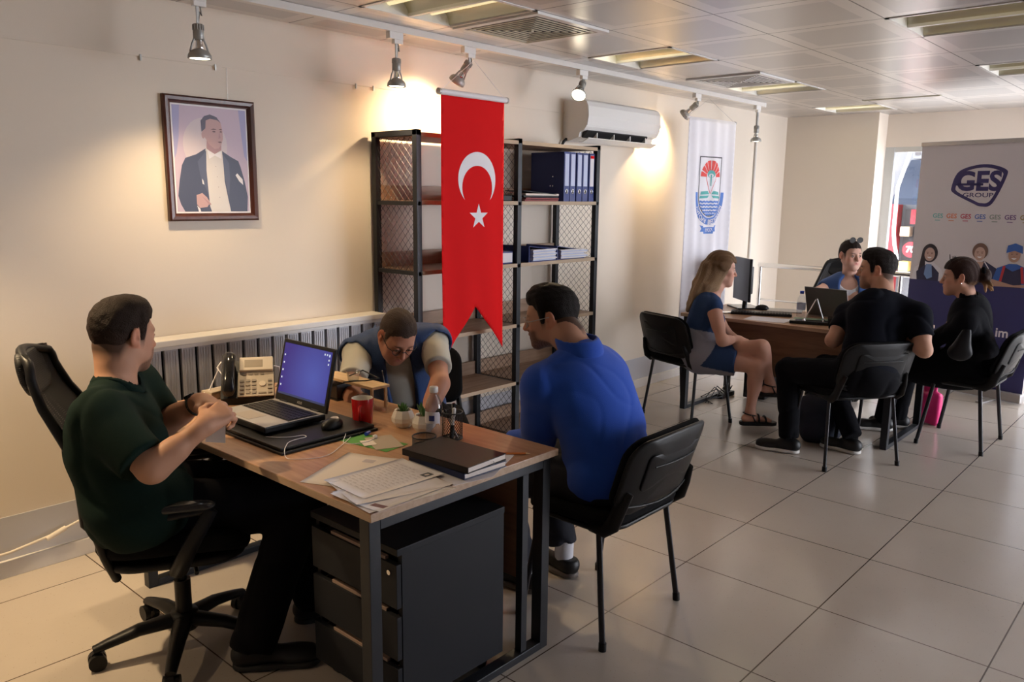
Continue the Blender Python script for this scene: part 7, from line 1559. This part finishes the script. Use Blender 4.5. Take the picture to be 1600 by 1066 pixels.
    for a, tk in (('anR', 'toeR'), ('anL', 'toeL')):
        an = _np(J[a]); t_ = unit(P[tk]); sdv = _np((t_[1], -t_[0], 0)); mb = MB(); so = Sdf(); b0 = an - _np((0, 0, 0.080))
        so.cone(b0 - t_ * 0.035, b0 + t_ * 0.05, 0.036, 0.034, 0.02); so.cone(b0 + t_ * 0.05, b0 + t_ * 0.145, 0.034, 0.042, 0.02); so.plane(b0 + _np((0, 0, 0.010)), (0, 0, 1)); so.plane(b0 - _np((0, 0, 0.016)), (0, 0, -1))
        sn = sdf_obj('sandal', so, 0.005, shoe_b, root)
        def strap(c, r1, r2, ax): 
            u = unit(sdv); w_ = unit(np.cross(ax, u)); return [Vector(c + u * r1 * math.cos(q) + w_ * r2 * math.sin(q)) for q in [2 * math.pi * k / 18 for k in range(19)]]
        st_ = MB()
        for c, r1, r2, ax in ((an - _np((0, 0, 0.018)) - t_ * 0.002, 0.037, 0.040, _np((0, 0, 1)) + t_ * 0.2), (an - _np((0, 0, 0.052)) + t_ * 0.055, 0.036, 0.030, t_), (an - _np((0, 0, 0.058)) + t_ * 0.100, 0.044, 0.024, t_), (an - _np((0, 0, 0.045)) + t_ * 0.02, 0.036, 0.038, t_ + _np((0, 0, .5)))):
            st_.tube(strap(c, r1, r2, ax), 0.0085, 6, cap=False, flat=0.5)
        obj('strap', st_, shoe_b, sn)

    # ---- clerk behind the far desk
    P = POSES['P5']
    root, D = person('clerk in a blue vest and white top sitting behind the far desk', P, (0.60, 0.36, 0.28), dict(style='slick', col=(0.020, 0.012, 0.010), front=0.066), None, None, None, w=0.92, fem=True, hh=0.0042, hb=0.009, lip=(0.50, 0.16, 0.15))
    J = D['J']; s = Sdf(); D['torso'](s, 0.006); nk = D['neck']; s.plane(D['pel'] - D['up'] * 0.03, -D['up']); s.cone(nk + D['fw'] * 0.05, nk + D['up'] * 0.2 + D['fw'] * 0.10, 0.075, 0.10, 0.008, '-')
    sdf_obj('top', s, 0.009, cl('white_jersey', (0.62, 0.62, 0.66)), root)
    v = Sdf(); D['torso'](v, 0.026); v.cone(nk, nk + D['up'] * 0.2, 0.058, 0.07, 0.008, '-'); v.cone(nk + D['fw'] * 0.10 + D['up'] * 0.0, D['ch'] + D['fw'] * 0.16 - D['up'] * 0.2, 0.072, 0.060, 0.008, '-')
    for sh, sd in ((D['shR'], 1), (D['shL'], -1)):
        el = J['elR'] if sd > 0 else J['elL']; q = unit(el - sh); v.cone(sh + q * 0.085 + D['T'] @ _np((sd * 0.03, 0, 0)), sh + q * 0.2 + D['T'] @ _np((sd * 0.07, 0, 0)), 0.072, 0.08, 0.008, '-')
    v.plane(D['pel'] - D['up'] * 0.04, -D['up']); v.noise = wrinkle(0.003, 30, 0.7); sdf_obj('vest', v, 0.008, mat('blue_vest_cloth', (0.025, 0.075, 0.24), 0.7, bump=0.3, bscale=200), root)
    make_trousers(D, blk, 0.010)
    for a in ('anR', 'anL'): make_shoe(D, J[a], (-1, -0.1), shoe_b, sole_b)
    glasses(root, D['hc'], D['hR'], 1.0, 'black_plastic', 0.026, on_head=True, name='sunglasses')

    # ---- man in black T-shirt
    P = POSES['P6']
    root, D = person('broad-shouldered man in a black T-shirt seen from behind facing the clerk', P, (0.52, 0.29, 0.20), dict(style='short', col=(0.014, 0.010, 0.009), front=0.056, fade=(-0.005, 0.04, (0.03, 0.02, 0.016))), None, None, None, w=1.18, hh=0.0042, hb=0.009, stubble=0.5)
    J = D['J']; s = Sdf(); D['torso'](s, 0.014)
    for sh, el in ((D['shR'], J['elR']), (D['shL'], J['elL'])): sleeve(s, sh, el, 0.62, 0.012, 1.08, 0.054, 0.052)
    nk = D['neck']; s.plane(D['pel'] - D['up'] * 0.06, -D['up']); s.noise = folds(0.010, 18, 1.9); s.cone(nk + D['up'] * 0.02, nk + D['up'] * 0.2, 0.062, 0.075, 0.008, '-')
    tee = sdf_obj('t_shirt', s, 0.008, cl('black_jersey', (0.005, 0.006, 0.011)), root)
    make_trousers(D, blk, 0.012)
    make_shoe(D, J['anL'], (-0.25, 0.97), shoe_b, sole_w, sc=1.05); make_shoe(D, J['anR'], (0.1, 1.0), shoe_b, sole_w, sc=1.0)

    # ---- woman in black with handbag
    P = POSES['P7']
    root, D = person('woman in a black coat with tied-back hair sitting before the roll-up banner', P, (0.55, 0.31, 0.22), dict(style='bun', col=(0.026, 0.011, 0.008), front=0.060, fade=(-0.03, 0.05, (0.32, 0.18, 0.09))), None, None, None, w=0.98, fem=True, hh=0.0042, hb=0.009)
    J = D['J']; s = Sdf(); D['torso'](s, 0.022)
    for sh, el, wr in ((D['shR'], J['elR'], J['wrR']), (D['shL'], J['elL'], J['wrL'])): longsleeve(s, sh, el, wr, 0.010, 1.0, 0.9)
    s.ell(D['pel'], (0.19, 0.17, 0.13), D['T'], 0.06)
    for hp, kn in ((D['hipR'], J['knR']), (D['hipL'], J['knL'])): s.cone(hp, lerp(hp, kn, 0.85), 0.105, 0.090, 0.08)
    s.ell(lerp(D['pel'], lerp(J['knR'], J['knL'], 0.5), 0.45) - _np((0, 0, 0.05)), (0.20, 0.20, 0.10), None, 0.08)
    nk = D['neck']; s.noise = folds(0.009, 22, 0.3); coat = sdf_obj('coat', s, 0.008, cl('black_coat_cloth', (0.005, 0.005, 0.007)), root)
    c = Sdf(); c.cone(nk - D['up'] * 0.02, nk + D['up'] * 0.045 + D['fw'] * 0.01, 0.066, 0.056, 0.01); c.cone(nk - D['up'] * 0.02, nk + D['up'] * 0.2 + D['fw'] * 0.02, 0.046, 0.050, 0.004, '-'); sdf_obj('collar', c, 0.006, cl('black_collar_cloth', (0.005, 0.005, 0.007)), coat)
    make_trousers(D, blk, 0.010)
    for a in ('anR', 'anL'): make_shoe(D, J[a], (-0.35, 0.94), shoe_b, sole_w)
    glasses(root, D['hc'], D['hR'], 1.0, 'black_plastic', 0.025, on_head=True, name='sunglasses')
    hb_ = D['hR']; o = Sdf(); o.ell(D['hc'] + hb_ @ _np((0.004, -0.135, 0.012)), (0.042, 0.022, 0.042), hb_, 0.01); sdf_obj('scrunchie', o, 0.005, blk, root)
    obj('earring', MB().tube([Vector(D['hc'] + hb_ @ _np((-0.088, -0.002, -0.036))), Vector(D['hc'] + hb_ @ _np((-0.088, -0.002, -0.042)))], 0.005, 10), M['chrome'], root)
    # handbag hanging from her shoulder
    c0 = _np(P['neck']); sp = _np(root.location) + D['shR']; bx = POSES['P7B']
    t = thing('handbag', 'black leather shoulder handbag hanging at the side of the woman in black', 'handbag', bx); o = Sdf()
    ax = unit((0.975, 0.22, 0)); tz = _np((0, 0, 1)); ty = np.cross(tz, ax); Rb = np.stack([ax, ty, tz], 1)
    o.cone(ty * -0.02 + tz * 0.13, ty * 0.005 + tz * -0.025, 0.016, 0.060, 0.02); o.ell(ty * 0.012 + tz * -0.05, (0.05, 0.068, 0.048), Rb, 0.03)
    V, Q = o.mesh(0.006); V = smooth_v(V, Q, 2); V = V - np.outer(V @ ax, ax) * 0.45
    np_obj('bag_body', V, Q, mat('black_bag_leather', (0.008, 0.008, 0.010), 0.42, spec=0.3), t)
    top = Vector(sp - _np(bx)) + Vector((0, 0, 0.07)); st0 = Vector(ty * -0.03 + tz * 0.14)
    obj('strap', MB().tube([st0, st0.lerp(top, 0.5) + Vector(ax * -0.03), top + Vector(ax * -0.01)], 0.013, 8, flat=0.3), M['black_leather'], t); obj('buckle', MB().tube([st0 + Vector((0, 0, -0.012)), st0 + Vector((0, 0, 0.012))], 0.013, 12), M['chrome'], t)
build_materials()
m, nt, p = nodes('black_net'); p.inputs['Base Color'].default_value = (0.012, 0.012, 0.013, 1); p.inputs['Roughness'].default_value = 0.6
tc = N(nt, 'ShaderNodeTexCoord'); sp = N(nt, 'ShaderNodeSeparateXYZ'); nt.links.new(tc.outputs['Object'], sp.inputs[0])
hx = mathn(nt, 'GREATER_THAN', mathn(nt, 'PINGPONG', mathn(nt, 'MULTIPLY', sp.outputs[0], 260), 0.5), 0.36); hz = mathn(nt, 'GREATER_THAN', mathn(nt, 'PINGPONG', mathn(nt, 'MULTIPLY', sp.outputs[2], 160), 0.5), 0.34)
nt.links.new(mathn(nt, 'SUBTRACT', 1, mathn(nt, 'MULTIPLY', hx, hz)), p.inputs['Alpha']); M['net'] = m
M['arm_pad'] = mat('arm_pad_rubber', (0.03, 0.03, 0.03), 0.25)
M['black_glossy'] = mat('glossy_black_plastic', (0.012, 0.012, 0.013), 0.16)
M['touchpad'] = mat('touchpad_metal', (0.38, 0.33, 0.28), 0.3, 0.4)
M['icon'] = mat('screen_icon', (0.6, 0.7, 0.8), 0.5, emit=(0.5, 0.6, 0.8), estr=0.5); M['taskbar'] = mat('screen_taskbar', (0.02, 0.03, 0.08), 0.5, emit=(0.03, 0.04, 0.12), estr=0.5)
m, nt, p = nodes('lit_blue_screen'); tc = N(nt, 'ShaderNodeTexCoord'); g = N(nt, 'ShaderNodeTexGradient', gradient_type='SPHERICAL'); mp = N(nt, 'ShaderNodeMapping'); mp.inputs['Location'].default_value = (-0.06 * 5, 0, -0.14 * 5); mp.inputs['Scale'].default_value = (5, 0.1, 5)
nt.links.new(tc.outputs['Object'], mp.inputs[0]); nt.links.new(mp.outputs[0], g.inputs[0]); c = mixc(nt, g.outputs[1], (0.035, 0.020, 0.30), (0.08, 0.13, 0.62)); nt.links.new(c, p.inputs['Emission Color']); p.inputs['Emission Strength'].default_value = 0.45
p.inputs['Base Color'].default_value = (0.01, 0.01, 0.03, 1); p.inputs['Roughness'].default_value = 0.25; M['screen'] = m
M['phone_beige'] = mat('telephone_beige', (0.42, 0.35, 0.27), 0.45); M['phone_light'] = mat('telephone_pale_beige', (0.56, 0.48, 0.38), 0.4); M['phone_key'] = mat('telephone_keys', (0.24, 0.20, 0.16), 0.5); M['lcd'] = mat('lcd_window', (0.30, 0.25, 0.19), 0.25)
M['bamboo'] = wood('bamboo_wood', (0.55, 0.36, 0.18), (0.68, 0.47, 0.25), 0.45, 'X', 8)
M['mug_red'] = mat('red_glaze', (0.42, 0.010, 0.012), 0.14); M['white_glaze'] = mat('white_glaze', (0.72, 0.68, 0.62), 0.22); M['soil'] = mat('reddish_soil', (0.14, 0.05, 0.03), 0.9); M['leaf'] = mat('succulent_leaf', (0.06, 0.16, 0.04), 0.5)
M['clear'] = thin_clear('clear_plastic', (0.90, 0.92, 0.95), 0.06)
M['label_clear'] = mat('printed_film', (0.62, 0.60, 0.66), 0.35); M['blue_plastic'] = mat('blue_plastic', (0.02, 0.06, 0.50), 0.35)

build_room(); build_ceiling(); build_wall_things(); build_flags(); build_rollup(); build_outside()
ZS = shelf_unit(); binders(ZS)
desk('desk', 'wooden desk with black metal frame in the foreground covered with papers and a laptop', 1.287, 2.10, 1.665, 3.225, panel_x=0.275)
desk('desk', 'wooden desk with a dark brown front panel between the clerk and her visitors', 5.38, 6.15, 1.52, 3.10, panel_x=-0.33, panel_z0=0.36)
drawer_unit(); desk_things(); far_things()
place_chair(2.455, 1.715, (0.0, 1.0), 'black visitor chair nearest the camera under the man in the blue shirt')
place_chair(5.02, 1.70, (0.557, 0.83), 'black visitor chair seen from behind under the man in the black T-shirt')
place_chair(5.96, 1.25, (0.02, 1.0), 'black visitor chair at the right edge under the woman in black')
place_chair(5.18, 2.90, (0.96, -0.29), 'black visitor chair with its empty back turned to the wall under the blonde woman')
place_chair(2.66, 3.02, (-0.62, -0.78), 'black visitor chair hidden behind the desk under the man in the navy vest')
office_chair(1.20, 2.64, (0.86, -0.51), 'black mesh office chair with a curved headrest at the left under the man in green', 0.07, 163)
office_chair(6.72, 2.40, (-0.95, -0.30), 'black mesh office chair behind the clerk at the far desk', 0.0, 20)
build_people()
